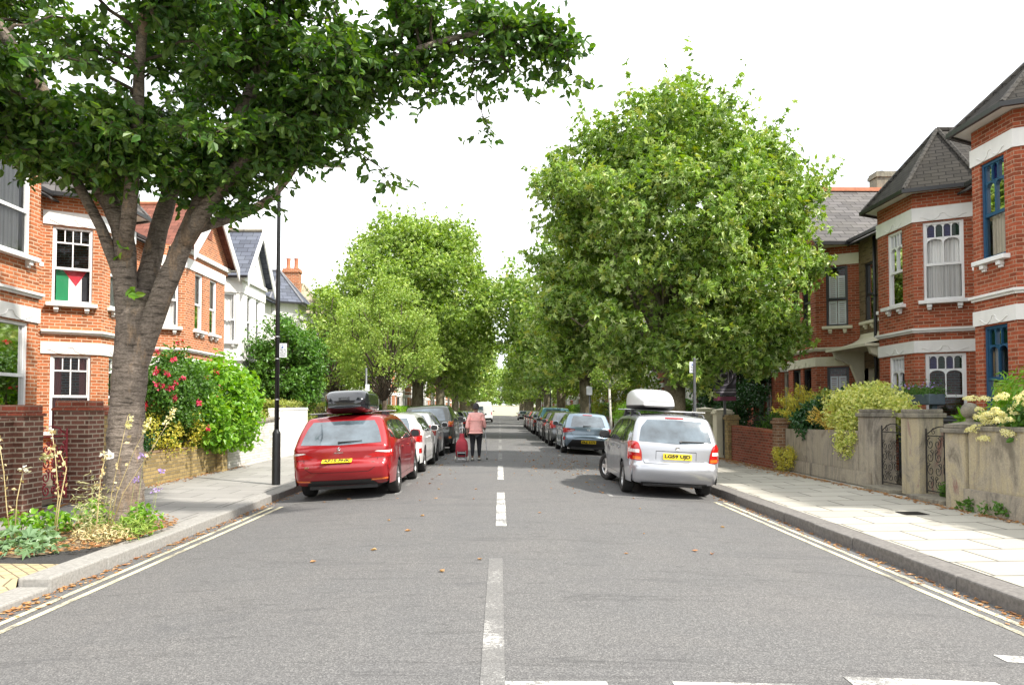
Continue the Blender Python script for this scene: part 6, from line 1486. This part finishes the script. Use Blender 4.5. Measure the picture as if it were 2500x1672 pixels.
while y < 185:
    hedge(f'garden hedge far down the left side of the street', -8.1, -7.25, y, y + 4.5, .4, 1.7, ('leaf_bright', 'leaf_mid', 'leaf_hedge')[k % 3], 2200, .13, 'garden hedges far down the left side')
    hedge(f'garden hedge far down the right side of the street', 7.3, 8.2, y - 4, y + .5, .4, 1.9, ('leaf_mid', 'leaf_bright', 'leaf_hedge')[k % 3], 2200, .13, 'garden hedges far down the right side')
    y += 6; k += 1
bush('conifer_hedge', 'rounded bright green conifer behind the pale blue hatchback', 'bush', (6.6, 37.5, 1.0), (.8, 1.2, .9), 'leaf_bright', 5000, .09, NARROW, 60, .3, .1)
bush('conifer_hedge', 'tall dark green conifer beside the white stemmed young tree', 'bush', (6.7, 33.0, 1.35), (.9, 1.2, 1.2), 'leaf_mid', 6000, .09, NARROW, 70, .3, .1)
bush('garden_bush', 'large leafy bush with orange blooms behind the cream gate piers', 'bush', (8.2, 24.6, 1.3), (1.0, 1.3, 1.1), 'leaf_gloss', 7000, .09, LEAF2, 80, .3, .2, parts=[('flower', 'petal_yellow', 6, .05, lambda p: p[1] < 24.5, KITE)])
bush('garden_bush', 'low green bushes behind the black railings on the right', 'bush', (8.2, 20.6, .95), (.7, 1.8, .55), 'leaf_mid', 5500, .07, LEAF2, 80, .26, .1)
# right front garden
def feathery(label, c, h, spread, mat, n, name='feathery_conifer'):
    root = thing(name, label, 'shrub', (c[0], c[1], 0)); C = []; D = []; mb = MB()
    for i in range(n):
        a = rng.uniform(0, 6.28); t = rng.uniform(.25, 1); tip = np.array([c[0] + spread * t * math.cos(a), c[1] + spread * t * math.sin(a), c[2] + h * (1 - .55 * t * t) * rng.uniform(.7, 1.05)])
        P_ = bez((c[0], c[1], c[2]), tip, .25 * h, 10); mb.tube(P_, list(np.linspace(.008, .002, 10)), 4)
        for j in range(3, 10):
            for s in range(9): C.append(P_[j] + rng.normal(size=3) * .035); D.append((P_[j] - P_[j - 1]) * 8 + np.array([0, 0, .25]))
    leaves('foliage', C, M[mat], .085, NARROW, root, dirs=np.array(D), up=.2); mb.build('stems', M['bark_dark'], root, world=True)
feathery('feathery golden green conifer shrub at the corner of the grey rendered wall', (7.65, 18.5, .75), 1.45, .85, 'leaf_gold', 70)
feathery('amber tipped feathery shrub between the dark camellia and the variegated shrub', (7.75, 16.6, .8), .98, .8, 'leaf_amber', 70)
bush('camellia_bush', 'dark glossy camellia bush hanging over the grey rendered wall', 'bush', (7.5, 17.35, 1.3), (.42, .55, .48), 'leaf_gloss', 2600, .095, LEAF2, 46, .2, .75, droop=.6)
bush('variegated_bush', 'large cream and green variegated shrub behind the grey gate pier', 'bush', (7.75, 15.45, 1.45), (.62, 1.35, .52), 'leaf_vari', 13000, .062, LEAF2, 120, .24, .8)
bush('variegated_bush', 'trailing tail of the variegated shrub hanging down the grey wall', 'bush', (7.2, 15.2, .92), (.16, .45, .36), 'leaf_vari', 1800, .055, LEAF2, 30, .14, .5, stems=False)
bush('moss_bush', 'rounded yellow green clump at the foot of the grey wall on the pavement', 'bush', (7.0, 18.05, .32), (.22, .42, .30), 'leaf_gold', 2600, .035, KITE, 40, .12, .02)
bush('garden_bush', 'pale green climbing plant at the far end of the grey wall', 'bush', (7.9, 17.6, 1.5), (.5, .8, .4), 'leaf_hedge', 3200, .06, LEAF2, 60, .22, .8)
for lb, y_, L in (('blue grey trough of green plants above the variegated shrub', 15.6, 1.5), ('dark trough of white and purple flowers, farther along the bay', 18.0, 1.6)):
    r_ = thing('planter', lb, 'planter', (8.9, y_, 1.62)); mb = MB(); mb.box(-.17, .17, -L / 2, L / 2, 0, .22); mb.build('trough', M['planter'], r_, bevel=.02)
    mb = MB()
    for q in (-1, 1): mb.box(-.05, .05, q * L / 2 * .8 - .05, q * L / 2 * .8 + .05, -1.6, -.002)
    mb.build('leg', M['planter'], r_)
    n = 1500; C = np.c_[8.9 + rng.normal(size=n) * .12, y_ + rng.uniform(-L / 2, L / 2, n), 1.84 + np.abs(rng.normal(size=n)) * .10]
    leaves('foliage', C, M['leaf_mid' if L < 1.55 else 'leaf_gloss'], .08, NARROW if L < 1.55 else LEAF2, r_)
    n = 70; C = np.c_[8.85 + rng.normal(size=n) * .1, y_ + rng.uniform(-L / 2, L / 2, n), 1.98 + np.abs(rng.normal(size=n)) * .05]
    leaves('flower', C, M['petal_white' if L > 1.55 else 'petal_purple'], .05, KITE, r_)
bush('leafy_shrub', 'bright green feathery leaved shrub at the right edge, above the hydrangea', 'shrub', (8.3, 10.8, 1.62), (.75, 1.0, .42), 'leaf_bright', 4200, .13, NARROW, 80, .26, .9, droop=-.3)
bush('palm_shrub', 'small spiky green shrub behind the ball topped pier', 'shrub', (8.0, 12.3, 1.22), (.25, .25, .2), 'leaf_bright', 420, .19, NARROW, 12, .12, .9, droop=-.4)
hy = bush('hydrangea', 'cream flowered hydrangea overhanging the stained stone wall at the right edge', 'bush', (7.5, 9.7, 1.38), (.36, 1.1, .34), 'leaf_mid', 2400, .10, LEAF2, 50, .22, 1.0)
for k in range(84):      # domed cream flower heads
    a = rng.uniform(0, 6.28); t = rng.uniform(-1, 1); c_ = np.array([7.30 - .34 * rng.uniform(.0, 1), 9.75 + 1.15 * t, 1.27 + .46 * rng.uniform(-.40, 1.0)])
    q = rng.normal(size=(110, 3)); q /= np.linalg.norm(q, axis=1)[:, None]; q[:, 2] = np.abs(q[:, 2]) * .8 - .15; r_ = rng.uniform(.055, .085)
    leaves('flower_head', c_ + q * r_, M['petal_cream'], .026, KITE, hy, q, 2.0, 0)
bush('weed_tuft', 'small green weeds at the foot of the stained wall on the right', 'weeds', (6.93, 10.5, .10), (.10, .55, .10), 'leaf_mid', 300, .06, LEAF2, 14, .08, .02, stems=False)
bush('weed_tuft', 'weeds growing under the rusty gate', 'weeds', (7.4, 11.9, .2), (.2, .3, .14), 'leaf_mid', 500, .06, LEAF2, 14, .1, .08, stems=False)

# ---- the cherry tree on the left
ch = thing('cherry_tree', 'large spreading cherry tree with banded bark in the left foreground', 'tree', (-4.98, 9.9, 0))
mb = MB()
def px(p, q, d): return Vector(((p - 1220) / 1800 * d, d, 1.52 + (1000 - q) / 1800 * d))
def limb(pts, rads, n=12, jit=.012):
    P_ = cr([(*p, r) for p, r in zip(pts, rads)], max(12, len(pts) * 6)) if False else None
    p = np.array([[*v] for v in pts]); k = len(p) * 6; d = np.r_[0, np.cumsum(np.linalg.norm(np.diff(p, axis=0), axis=1))]
    q = np.vstack([2 * p[0] - p[1], p, 2 * p[-1] - p[-2]]); o = []; rr = []
    for s in np.linspace(0, d[-1], k):
        i = min(len(p) - 2, max(0, np.searchsorted(d, s, 'right') - 1)); t = (s - d[i]) / max(1e-9, d[i + 1] - d[i]); a, b, c, e = q[i], q[i + 1], q[i + 2], q[i + 3]
        o.append(.5 * ((2 * b) + (-a + c) * t + (2 * a - 5 * b + 4 * c - e) * t * t + (-a + 3 * b - 3 * c + e) * t ** 3)); rr.append(rads[i] * (1 - t) + rads[i + 1] * t)
    o = np.array(o); o[1:-1] += rng.normal(size=(k - 2, 3)) * jit * np.array(rr)[1:-1, None] * 4
    mb.tube(o, list(np.array(rr) * rng.uniform(.96, 1.04, k)), n); return o
X = lambda x, y, z: Vector((x, y, z))
nodes = []
trunk = [X(-5.0, 9.9, -.12), X(-5.0, 9.9, .12), X(-5.0, 9.92, .6), X(-4.98, 9.92, 1.3), X(-4.93, 9.92, 2.1), X(-4.86, 9.93, 2.75), X(-4.82, 9.95, 3.1)]
limb(trunk, [.36, .29, .24, .215, .225, .24, .18], 20, .004)
def L_(pts, r, n=10): o = limb([X(*p) for p in pts], r, n, .006); nodes.extend([(p, t) for p, t in zip(o, np.linspace(0, 1, len(o)))][len(o) // 3:]); return o
L_([(-4.90, 9.9, 2.45), (-4.98, 9.85, 3.2), (-5.02, 9.8, 3.9), (-5.35, 9.7, 4.6), (-5.9, 9.5, 5.6), (-6.6, 9.2, 6.8), (-7.2, 9, 8)], [.18, .15, .13, .11, .09, .065, .04])
L_([(-4.86, 9.95, 2.7), (-4.80, 10.1, 3.4), (-4.72, 10.3, 4.2), (-4.6, 10.6, 5.2), (-4.5, 11, 6.6), (-4.5, 11.2, 8)], [.15, .135, .12, .10, .07, .04])
L_([(-4.90, 9.9, 1.95), (-4.66, 9.85, 2.6), (-4.38, 9.8, 3.3), (-4.02, 9.75, 4.1), (-3.65, 9.6, 4.8), (-3.2, 9.4, 5.6), (-2.7, 9.1, 6.6), (-2.3, 9, 7.6)], [.15, .15, .135, .12, .105, .085, .06, .035])
L_([(-4.2, 9.78, 3.7), (-3.6, 9.5, 4.4), (-2.9, 9.3, 5.0), (-2.0, 9.1, 5.55), (-.8, 9, 6.05), (.4, 9, 6.3)], [.12, .10, .08, .06, .04, .018])
L_([(-4.98, 9.8, 3.5), (-4.6, 9.2, 4.3), (-4.25, 8.6, 5.0), (-3.9, 8.0, 5.8), (-3.4, 7.4, 6.6)], [.10, .085, .07, .05, .03])
L_([(-4.96, 9.85, 3.0), (-5.12, 9.75, 3.55), (-5.3, 9.6, 4.1), (-5.75, 9.3, 4.9), (-6.9, 8.9, 5.6), (-8.2, 8.6, 6.0)], [.085, .075, .065, .055, .04, .02])
L_([(-5.3, 9.7, 4.5), (-5.6, 8.8, 5.1), (-5.8, 7.8, 5.6), (-5.9, 6.8, 6.0)], [.08, .06, .045, .02])
L_([(-4.7, 10.3, 4.3), (-4.9, 11.5, 5.2), (-5.2, 12.8, 6.0), (-5.4, 13.6, 6.4)], [.08, .06, .04, .02])
L_([(-4.1, 9.8, 3.9), (-3.4, 10.6, 4.5), (-2.9, 11.0, 5.4), (-2.5, 11.4, 6.2)], [.08, .06, .04, .02])
mb.build('trunk', M['bark_cherry'], ch, world=True, smooth=True)
NP = np.array([p for p, t in nodes])
tg = []
def addt(n, c, r, zlo=None):
    for _ in range(n):
        while True:
            d = rng.uniform(-1, 1, 3)
            if .12 < (d ** 2).sum() < 1: break
        p = np.array(c) + d * np.array(r)
        if zlo: zf = 1.75 + (zlo + max(0, p[0] + 3.4) * .022) * p[1]; p[2] = zf + rng.uniform(0, .5) if p[2] < zf else p[2]
        tg.append(p)
addt(235, (-5.0, 9.3, 6.5), (3.9, 3.0, 2.3), .325)
addt(55, (-2.6, 9.3, 6.2), (1.6, 1.9, 1.3), .345)
addt(30, (-7.3, 8.8, 5.5), (1.6, 1.8, .9), .345)
addt(46, (-4.9, 9.5, 4.75), (1.7, 1.3, .55), .285)
addt(26, (-6.8, 9.2, 5.1), (1.5, 1.4, .5), .30)
for p in [(1.05, 9.4, 6.12), (.7, 9.2, 6.35), (.35, 9.5, 5.85), (.75, 9.7, 5.95), (.1, 9.2, 6.45), (-.3, 9.3, 6.6), (-.15, 9.4, 5.15), (-1.45, 9.5, 4.45), (-2.3, 9.5, 4.75), (-2.9, 9.5, 4.2), (-3.3, 9.4, 4.1), (-1.2, 9.2, 5.9), (-.6, 9.2, 6.1), (-1.6, 9.3, 5.5), (-.2, 9.1, 5.9), (-1.1, 9.0, 6.6), (-1.5, 9.1, 6.9), (-.7, 9.3, 5.6), (-1.8, 9.4, 5.1), (-2.4, 9.4, 4.8), (-.9, 9.2, 6.35), (-1.9, 9.0, 6.1)]:
    tg.append(np.array(p))
    if p[2] > 5.4: tg.append(np.array(p) + rng.normal(size=3) * .18)
addt(18, (-3.1, 9.4, 4.75), (.9, .6, .35), .27)
addt(7, (-3.3, 9.5, 4.35), (.8, .5, .25), .29)
C, D = [], []; mb = MB()
for t in tg:
    d = np.linalg.norm(NP - t, axis=1) + .6 * np.maximum(0, NP[:, 2] - t[2] + .2); s = NP[np.argmin(d)]; Ld = np.linalg.norm(t - s)
    P_ = bez(s, t, .22 * Ld, 9, .03); mb.tube(P_, list(np.linspace(min(.035, .008 + .012 * Ld), .004, 9)), 5)
    # leaves along the outer part and along side twigs
    for j in range(3 if Ld > 1 else 2, 9):
        for k in range(3):
            dirn = rng.normal(size=3); dirn[2] = dirn[2] * .4 - .25; dirn += (P_[j] - P_[j - 1]) * 2; dirn /= np.linalg.norm(dirn); Lt = rng.uniform(.18, .42)
            q0 = P_[j] + rng.normal(size=3) * .02; nn = int(Lt / .048)
            mb.tube([q0, q0 + dirn * Lt], [.0045, .002], 3, cap=False)
            for m_ in range(1, nn + 1):
                side = np.cross(dirn, (0, 0, 1)) * (1 if m_ % 2 else -1); C.append(q0 + dirn * Lt * m_ / nn); D.append(side * .9 + dirn * .6)
mb.build('branches', M['bark_dark'], ch, world=True)
C = np.array(C); D = np.array(D); print('cherry leaves', len(C))
leaves('crown', C, M['leaf_cherry'], .115, LEAF2, ch, None, 0, .75, .45, D, .3)
# small sprigs on the trunk
for nm, p in (('sprig', (-4.82, 9.6, 3.05)), ('sprig', (-4.9, 9.62, 3.62))):
    q = np.array(p) + rng.normal(size=(7, 3)) * .05; leaves(nm, q, M['leaf_bright'], .12, LEAF2, ch, np.tile((0, -1., 0), (7, 1)), 1, .3, .6)

# ---- weeds round the cherry
def clump(name, label, c, r, h, mat, n, size, shape=LEAF2, up=.4, cat='plant', dirs=None):
    root = thing(name, label, cat, (c[0], c[1], 0)); a = rng.uniform(0, 6.28, n); q = rng.uniform(0, 1, n) ** .5
    C = np.c_[c[0] + r * q * np.cos(a), c[1] + r * q * np.sin(a), .02 + h * rng.uniform(0, 1, n) ** .8 * (1 - .5 * q)]
    leaves('foliage', C, M[mat], size, shape, root, C - np.array([c[0], c[1], 0]), .7, up, .1); mb = MB()
    for i in range(0, n, max(1, n // 14)): mb.tube([(c[0] + (C[i, 0] - c[0]) * .3, c[1] + (C[i, 1] - c[1]) * .3, 0), C[i]], [.006, .003], 4)
    mb.build('stems', M['stem_green'], root, world=True); return root
clump('mallow_plant', 'low grey green round leaved mallow at the kerb side of the tree pit', (-5.35, 8.35), .40, .2, 'leaf_mallow', 60, .14, PALM, 1.2)
clump('mallow_plant', 'second patch of grey green mallow leaves creeping forward of the first', (-5.0, 8.05), .34, .10, 'leaf_mallow', 34, .11, PALM, 1.2)
clump('leafy_weed', 'bright green leafy plant left of the cherry trunk', (-5.45, 9.1), .24, .38, 'leaf_bright', 170, .08)
clump('leafy_weed', 'taller bright green plant against the left foot of the cherry trunk', (-5.15, 9.45), .2, .50, 'leaf_bright', 150, .075)
clump('leafy_weed', 'bright green leafy plant right of the cherry trunk', (-4.45, 9.3), .22, .42, 'leaf_bright', 200, .07)
clump('leafy_weed', 'small yellowing plant at the back left of the tree pit', (-5.75, 9.0), .2, .35, 'leaf_bright', 110, .08)
clump('silver_weed', 'pale dried silvery weeds tangled in front of the cherry trunk', (-4.8, 8.8), .22, .85, 'leaf_silver', 420, .07, NARROW)
clump('dry_weed', 'dried straw coloured weeds at the foot of the cherry trunk', (-4.6, 8.7), .34, .20, 'straw', 380, .07, NARROW)
clump('grass_tuft', 'wispy green grass at the kerb side of the tree pit', (-4.42, 8.95), .20, .25, 'leaf_olive', 320, .10, NARROW)
def stalk(name, label, base, pts, head, hm, cat='flower stalk', thick=.008, leafn=14, heads=6, hs=.05):
    root = thing(name, label, cat, (base[0], base[1], 0)); mb = MB(); p = [Vector(base)] + [Vector(q) for q in pts]
    k = len(p); mb.tube(p, list(np.linspace(thick, thick * .45, k)), 6); mb.build('stem', M['straw'] if head != 'green' else M['stem_green'], root, world=True, smooth=True)
    if leafn:
        C = []
        for i in range(leafn): t = rng.uniform(.3, 1) * (k - 1); j = min(k - 2, int(t)); C.append(np.array(p[j].lerp(p[j + 1], t - j)) + rng.normal(size=3) * .02)
        leaves('seed_pod', C, M['straw'], .055, KITE, root, up=.2)
    for i in range(heads):
        t = 1 - i * .08; j = k - 2; c_ = np.array(p[j].lerp(p[j + 1], max(0, t))) + rng.normal(size=3) * .02
        q = rng.normal(size=(9, 3)) * hs * .35; leaves('flower', c_ + q, M[hm], hs, KITE, root, q, 1, .2)
    return root
stalk('hollyhock', 'tall dry hollyhock stalk with pale tip, leftmost in the tree pit', (-5.6, 8.6, 0), [(-5.66, 8.6, .4), (-5.70, 8.6, .8), (-5.74, 8.55, 1.22)], 's', 'straw', heads=3, hs=.035)
w1 = stalk('hollyhock', 'short hollyhock stem bearing one large white bloom', (-5.5, 8.5, 0), [(-5.48, 8.5, .5), (-5.42, 8.5, .82)], 's', 'petal_white', heads=1, hs=.06, leafn=5)
stalk('hollyhock', 'arching hollyhock stalk with yellow withered blooms near the red gate', (-5.05, 8.5, 0), [(-5.0, 8.5, .45), (-4.93, 8.5, .85), (-5.0, 8.5, 1.02), (-5.2, 8.5, .98)], 's', 'leaf_silver', heads=5, hs=.045, leafn=12)
stalk('hollyhock', 'upright dry stalk with papery pods in front of the red gate', (-5.3, 8.9, 0), [(-5.25, 8.9, .5), (-5.3, 8.9, 1.0), (-5.35, 8.9, 1.3)], 's', 'straw', heads=2, hs=.035, leafn=22)
stalk('hollyhock', 'hollyhock with a white bloom in front of the trunk', (-4.65, 8.6, 0), [(-4.62, 8.6, .35), (-4.6, 8.6, .7), (-4.55, 8.6, 1.0)], 's', 'petal_white', heads=1, hs=.07, leafn=30)
for i, (a, b_, lb) in enumerate([(.55, 1.38, 'long dry stem with drooping tubular flowers, lowest of three leaning right of the trunk'), (.85, 1.52, 'long dry stem with drooping tubular flowers, longest of three leaning right of the trunk'), (.30, 1.45, 'long dry stem with drooping tubular flowers, most upright of three right of the trunk')]):
    stalk('tobacco_plant', lb, (-4.62, 8.8, 0), [(-4.62 + a * .25, 8.75, .55), (-4.62 + a * .65, 8.7, 1.05), (-4.62 + a, 8.65, b_)], 's', 'petal_cream', heads=5, hs=.035, leafn=6, thick=.006)
for i, (x_, y_, z_, lb) in enumerate([(-3.98 - .45, 9.6, .45, 'thin stem with small purple flowers standing alone at the right end of the tree pit'), (-4.3, 9.0, .9, 'purple flowered stem above the yellow wall, right of the trunk'), (-4.15, 9.1, .75, 'shorter purple flowered stem next to the kerb'), (-4.5, 9.2, .62, 'purple flowered stem close to the trunk')]):
    stalk('verbena', lb, (x_ - .1, y_, 0), [(x_ - .05, y_, z_ * .5), (x_, y_, z_), (x_ + .02, y_, z_ + .05)], 'green', 'petal_purple', heads=2, hs=.035, leafn=0, thick=.0035)
# ------------------------------------------------------------------ the walking person, trolley and crutch
M['cloth_pink'] = plain('cloth_pink', (.88, .45, .41), .85, var=.1, scale=9, bump=.4, bscale=18)
M['cloth_black'] = plain('cloth_black', (.014, .015, .02), .8, var=.2)
M['skin'] = plain('skin', (.16, .085, .055), .55, var=.1)
M['headwrap'] = plain('headwrap', (.05, .045, .05), .8, var=.9, scale=30)
M['bag_red'] = plain('bag_red', (.36, .03, .045), .75, var=.2, scale=8, bump=.5, bscale=14)
M['shoe'] = plain('shoe', (.5, .48, .42), .6, var=.2); M['shoe_black'] = plain('shoe_black', (.02, .02, .02), .6)
PX, PY = -.72, 22.3; PZ = rz(.7)
pr = thing('person', 'person in a pink top, black leggings and dark head wrap walking away up the road', 'person', (PX, PY, PZ))
def skin(name, V, E, Rr, mat, parent, sub=2, root=0):
    me = bpy.data.meshes.new(name); me.from_pydata(V, E, []); o = bpy.data.objects.new(name, me); COL.objects.link(o)
    m = o.modifiers.new('skin', 'SKIN'); m.use_smooth_shade = True
    for i, r in enumerate(Rr): me.skin_vertices[0].data[i].radius = (r, r) if not hasattr(r, '__len__') else r
    me.skin_vertices[0].data[root].use_root = True
    s = o.modifiers.new('sub', 'SUBSURF'); s.levels = s.render_levels = sub
    me.materials.append(mat); o.parent = parent; return o
V, E, RR = [], [], []
def chain(start, pts):
    prev = start
    for p, r in pts:
        V.append(p); RR.append(r); i = len(V) - 1
        if prev is not None: E.append((prev, i))
        prev = i
    return prev
chain(None, [((0, 0, .92), (.15, .115))]); pel = 0
ab = chain(pel, [((0, .01, 1.08), (.14, .11)), ((0, .02, 1.24), (.15, .105))]); sh = chain(ab, [((0, .02, 1.37), (.11, .08))])
nk = chain(sh, [((0, .035, 1.44), .052), ((0, .05, 1.50), .055), ((0, .06, 1.58), (.078, .09)), ((0, .06, 1.645), (.055, .065))])
# left arm reaches back-down to the trolley, right arm bent to the crutch
la = chain(sh, [((-.17, .02, 1.36), .058), ((-.23, -.02, 1.14), .048), ((-.255, -.08, .92), .036), ((-.255, -.12, .86), .03)])
ra = chain(sh, [((.17, .02, 1.36), .058), ((.235, .0, 1.13), .048), ((.255, .12, .98), .036), ((.26, .18, .955), .03)])
for hnd, d in ((la, (0, -.03, -.05)), (ra, (0, .05, -.02))):
    hp = Vector(V[hnd]); palm = chain(hnd, [(tuple(hp + Vector(d)), (.034, .018))])
    s_ = -1 if hp.x < 0 else 1
    for k in range(4):
        b = hp + Vector(d) * 1.3 + Vector((0, (k - 1.5) * .016, (k - 1.5) * .008)); L = (.030, .034, .033, .026)[k]
        chain(palm, [(tuple(b + Vector((s_ * .012, 0, -.012))), .0085), (tuple(b + Vector((s_ * .012, 0, -.012)) + Vector((-s_ * .012, 0, -L))), .008), (tuple(b + Vector((-s_ * .018, 0, -.012 - L * .8))), .007)])
    chain(palm, [(tuple(hp + Vector(d) * .6 + Vector((-s_ * .03, .02, 0))), .010), (tuple(hp + Vector(d) * 1.4 + Vector((-s_ * .04, .02, -.01))), .008)])
for s_, kn, an, ft in ((-1, (-.10, .02, .50), (-.10, -.10, .12), (-.10, -.02, .045)), (1, (.10, .05, .50), (.10, .04, .10), (.10, .14, .04))):
    chain(pel, [((s_ * .095, 0, .80), (.105, .11)), (kn, .066), ((kn[0], (kn[1] + an[1]) / 2 - .02, .32), .060), (an, .036), (ft, (.035, .028))])
bd = skin('body', V, E, RR, M['skin'], pr)
# jacket: one surface over torso, hips and sleeves
V, E, RR = [], [], []
chain(None, [((0, 0, 1.0), (.215, .175))]); a = chain(0, [((0, .01, 1.12), (.205, .165)), ((0, .02, 1.26), (.185, .14)), ((0, .02, 1.385), (.115, .09))]); chain(0, [((0, -.005, .90), (.20, .175)), ((0, -.005, .875), (.20, .175))])
chain(a, [((0, .03, 1.43), .075)])
chain(a, [((-.165, .02, 1.37), .075), ((-.235, -.02, 1.16), .068), ((-.262, -.07, .97), .058), ((-.262, -.075, .955), .056)])
chain(a, [((.165, .02, 1.37), .075), ((.242, .0, 1.15), .070), ((.262, .09, 1.02), .060), ((.262, .10, 1.012), .058)])
skin('jacket', V, E, RR, M['cloth_pink'], pr)
V, E, RR = [], [], []
chain(None, [((0, 0, .90), (.185, .165))]); 
for s_, kn, an in ((-1, (-.10, .02, .50), (-.10, -.09, .16)), (1, (.10, .05, .50), (.10, .035, .16))):
    chain(0, [((s_ * .095, 0, .79), (.12, .125)), (kn, .078), ((kn[0], (kn[1] + an[1]) / 2 - .02, .33), .068), (an, .046), ((an[0], an[1] , an[2] - .03), .044)])
skin('leggings', V, E, RR, M['cloth_black'], pr)
for s_, a, tilt in ((-1, (-.10, -.04, .0), -R(14)), (1, (.10, .10, .0), 0)):
    V = [(a[0], a[1] - .09, .055), (a[0], a[1], .048), (a[0], a[1] + .09, .040), (a[0], a[1] + .13, .036)]; sh_ = skin('shoe', V, [(0, 1), (1, 2), (2, 3)], [(.042, .045), (.044, .042), (.048, .034), (.036, .026)], M['shoe'], pr)
    mb = MB(); mb.prism([(a[0] - .045, a[1] - .13), (a[0] + .045, a[1] - .13), (a[0] + .052, a[1] + .08), (a[0] + .03, a[1] + .165), (a[0] - .03, a[1] + .165), (a[0] - .052, a[1] + .08)], .0, .022); mb.build('sole', M['shoe_black'], sh_, bevel=.006)
V = [(0, .05, 1.53), (0, .05, 1.60), (0, .03, 1.665), (0, -.045, 1.69)]; skin('head_wrap', V, [(0, 1), (1, 2), (2, 3)], [(.092, .10), (.112, .118), (.095, .10), (.062, .062)], M['headwrap'], pr)
# trolley
tr = thing('shopping_trolley', 'red fabric shopping trolley on two wheels pulled along the road', 'shopping trolley', (PX - .40, PY - .42, PZ))
mb = MB(); G = []
for z, w, d, yo in ((.13, .15, .10, .0), (.16, .17, .13, 0), (.30, .185, .15, .0), (.45, .18, .15, .0), (.56, .165, .14, .01), (.62, .13, .11, .02), (.68, .075, .07, .03), (.76, .06, .05, .03), (.82, .065, .045, .03)):
    G.append([(w * math.copysign(abs(math.cos(t)) ** .55, math.cos(t)) + .006 * math.sin(5 * t + z * 20), yo + d * math.copysign(abs(math.sin(t)) ** .55, math.sin(t)), z) for t in [2 * math.pi * k / 28 for k in range(29)]])
mb.grid(G); n = 29; mb.f.append(tuple(range(n))); mb.f.append(tuple((len(G) - 1) * n + k for k in range(n))); mb.build('bag', M['bag_red'], tr, smooth=True)
mb = MB(); mb.box(-.11, .11, -.168, -.150, .20, .30); mb.build('pocket', M['cloth_black'], tr, bevel=.01)
mb = MB()
for s_ in (-1, 1): mb.tube([(s_ * .12, -.16, .02), (s_ * .12, -.165, .32)], .010, 6); mb.tube([(s_ * .08, .14, .05), (s_ * .085, .10, .5), (s_ * .075, .04, .95), (s_ * .06, .06, .99)], .009, 6)
mb.tube([(-.12, -.165, .08), (.12, -.165, .08)], .009, 6); mb.tube([(-.12, -.165, .26), (.12, -.165, .26)], .009, 6); mb.tube([(-.06, .06, .99), (.06, .06, .99)], .012, 6); mb.tube([(-.17, -.06, .075), (.17, -.06, .075)], .008, 6); mb.build('frame', M['alu'], tr)
for s_ in (-1, 1):
    mb = MB(); mb.lathe([(.0, -.018), (.05, -.018), (.075, -.016), (.08, 0), (.075, .016), (.05, .018), (0, .018)], 20, Matrix.Translation((s_ * .185, -.06, .08)), axis='x'); mb.build('wheel', M['shoe'], tr, smooth=True)
mb = MB(); x0, y0_ = PX + .30, PY + .20
mb.tube([(x0 + .03, y0_ + .02, rz(.4) + .01), (x0 - .02, y0_, .93), (x0 - .05, y0_ - .08, 1.12)], [.011, .011, .010], 8)
cr_ = mb.build('crutch', M['sign_white'], smooth=True); tag(cr_, 'pale metal elbow crutch in the right hand of the walking person', 'crutch')
mb = MB(); mb.tube([(x0 - .02, y0_, .93), (x0 - .03, y0_ - .11, .94)], .016, 8); mb.build('grip', M['plastic_black'], cr_)
mb = MB(); mb.lathe([(.055, 1.10), (.058, 1.15)], 14, Matrix.Translation((x0 - .03, y0_ - .10, 0))); mb.build('cuff', M['plastic_black'], cr_)
mb = MB(); mb.lathe([(.018, .0), (.02, .01), (.014, .06)], 10, Matrix.Translation((x0 + .03, y0_ + .02, rz(.4)))); mb.build('ferrule', M['rubber'], cr_)
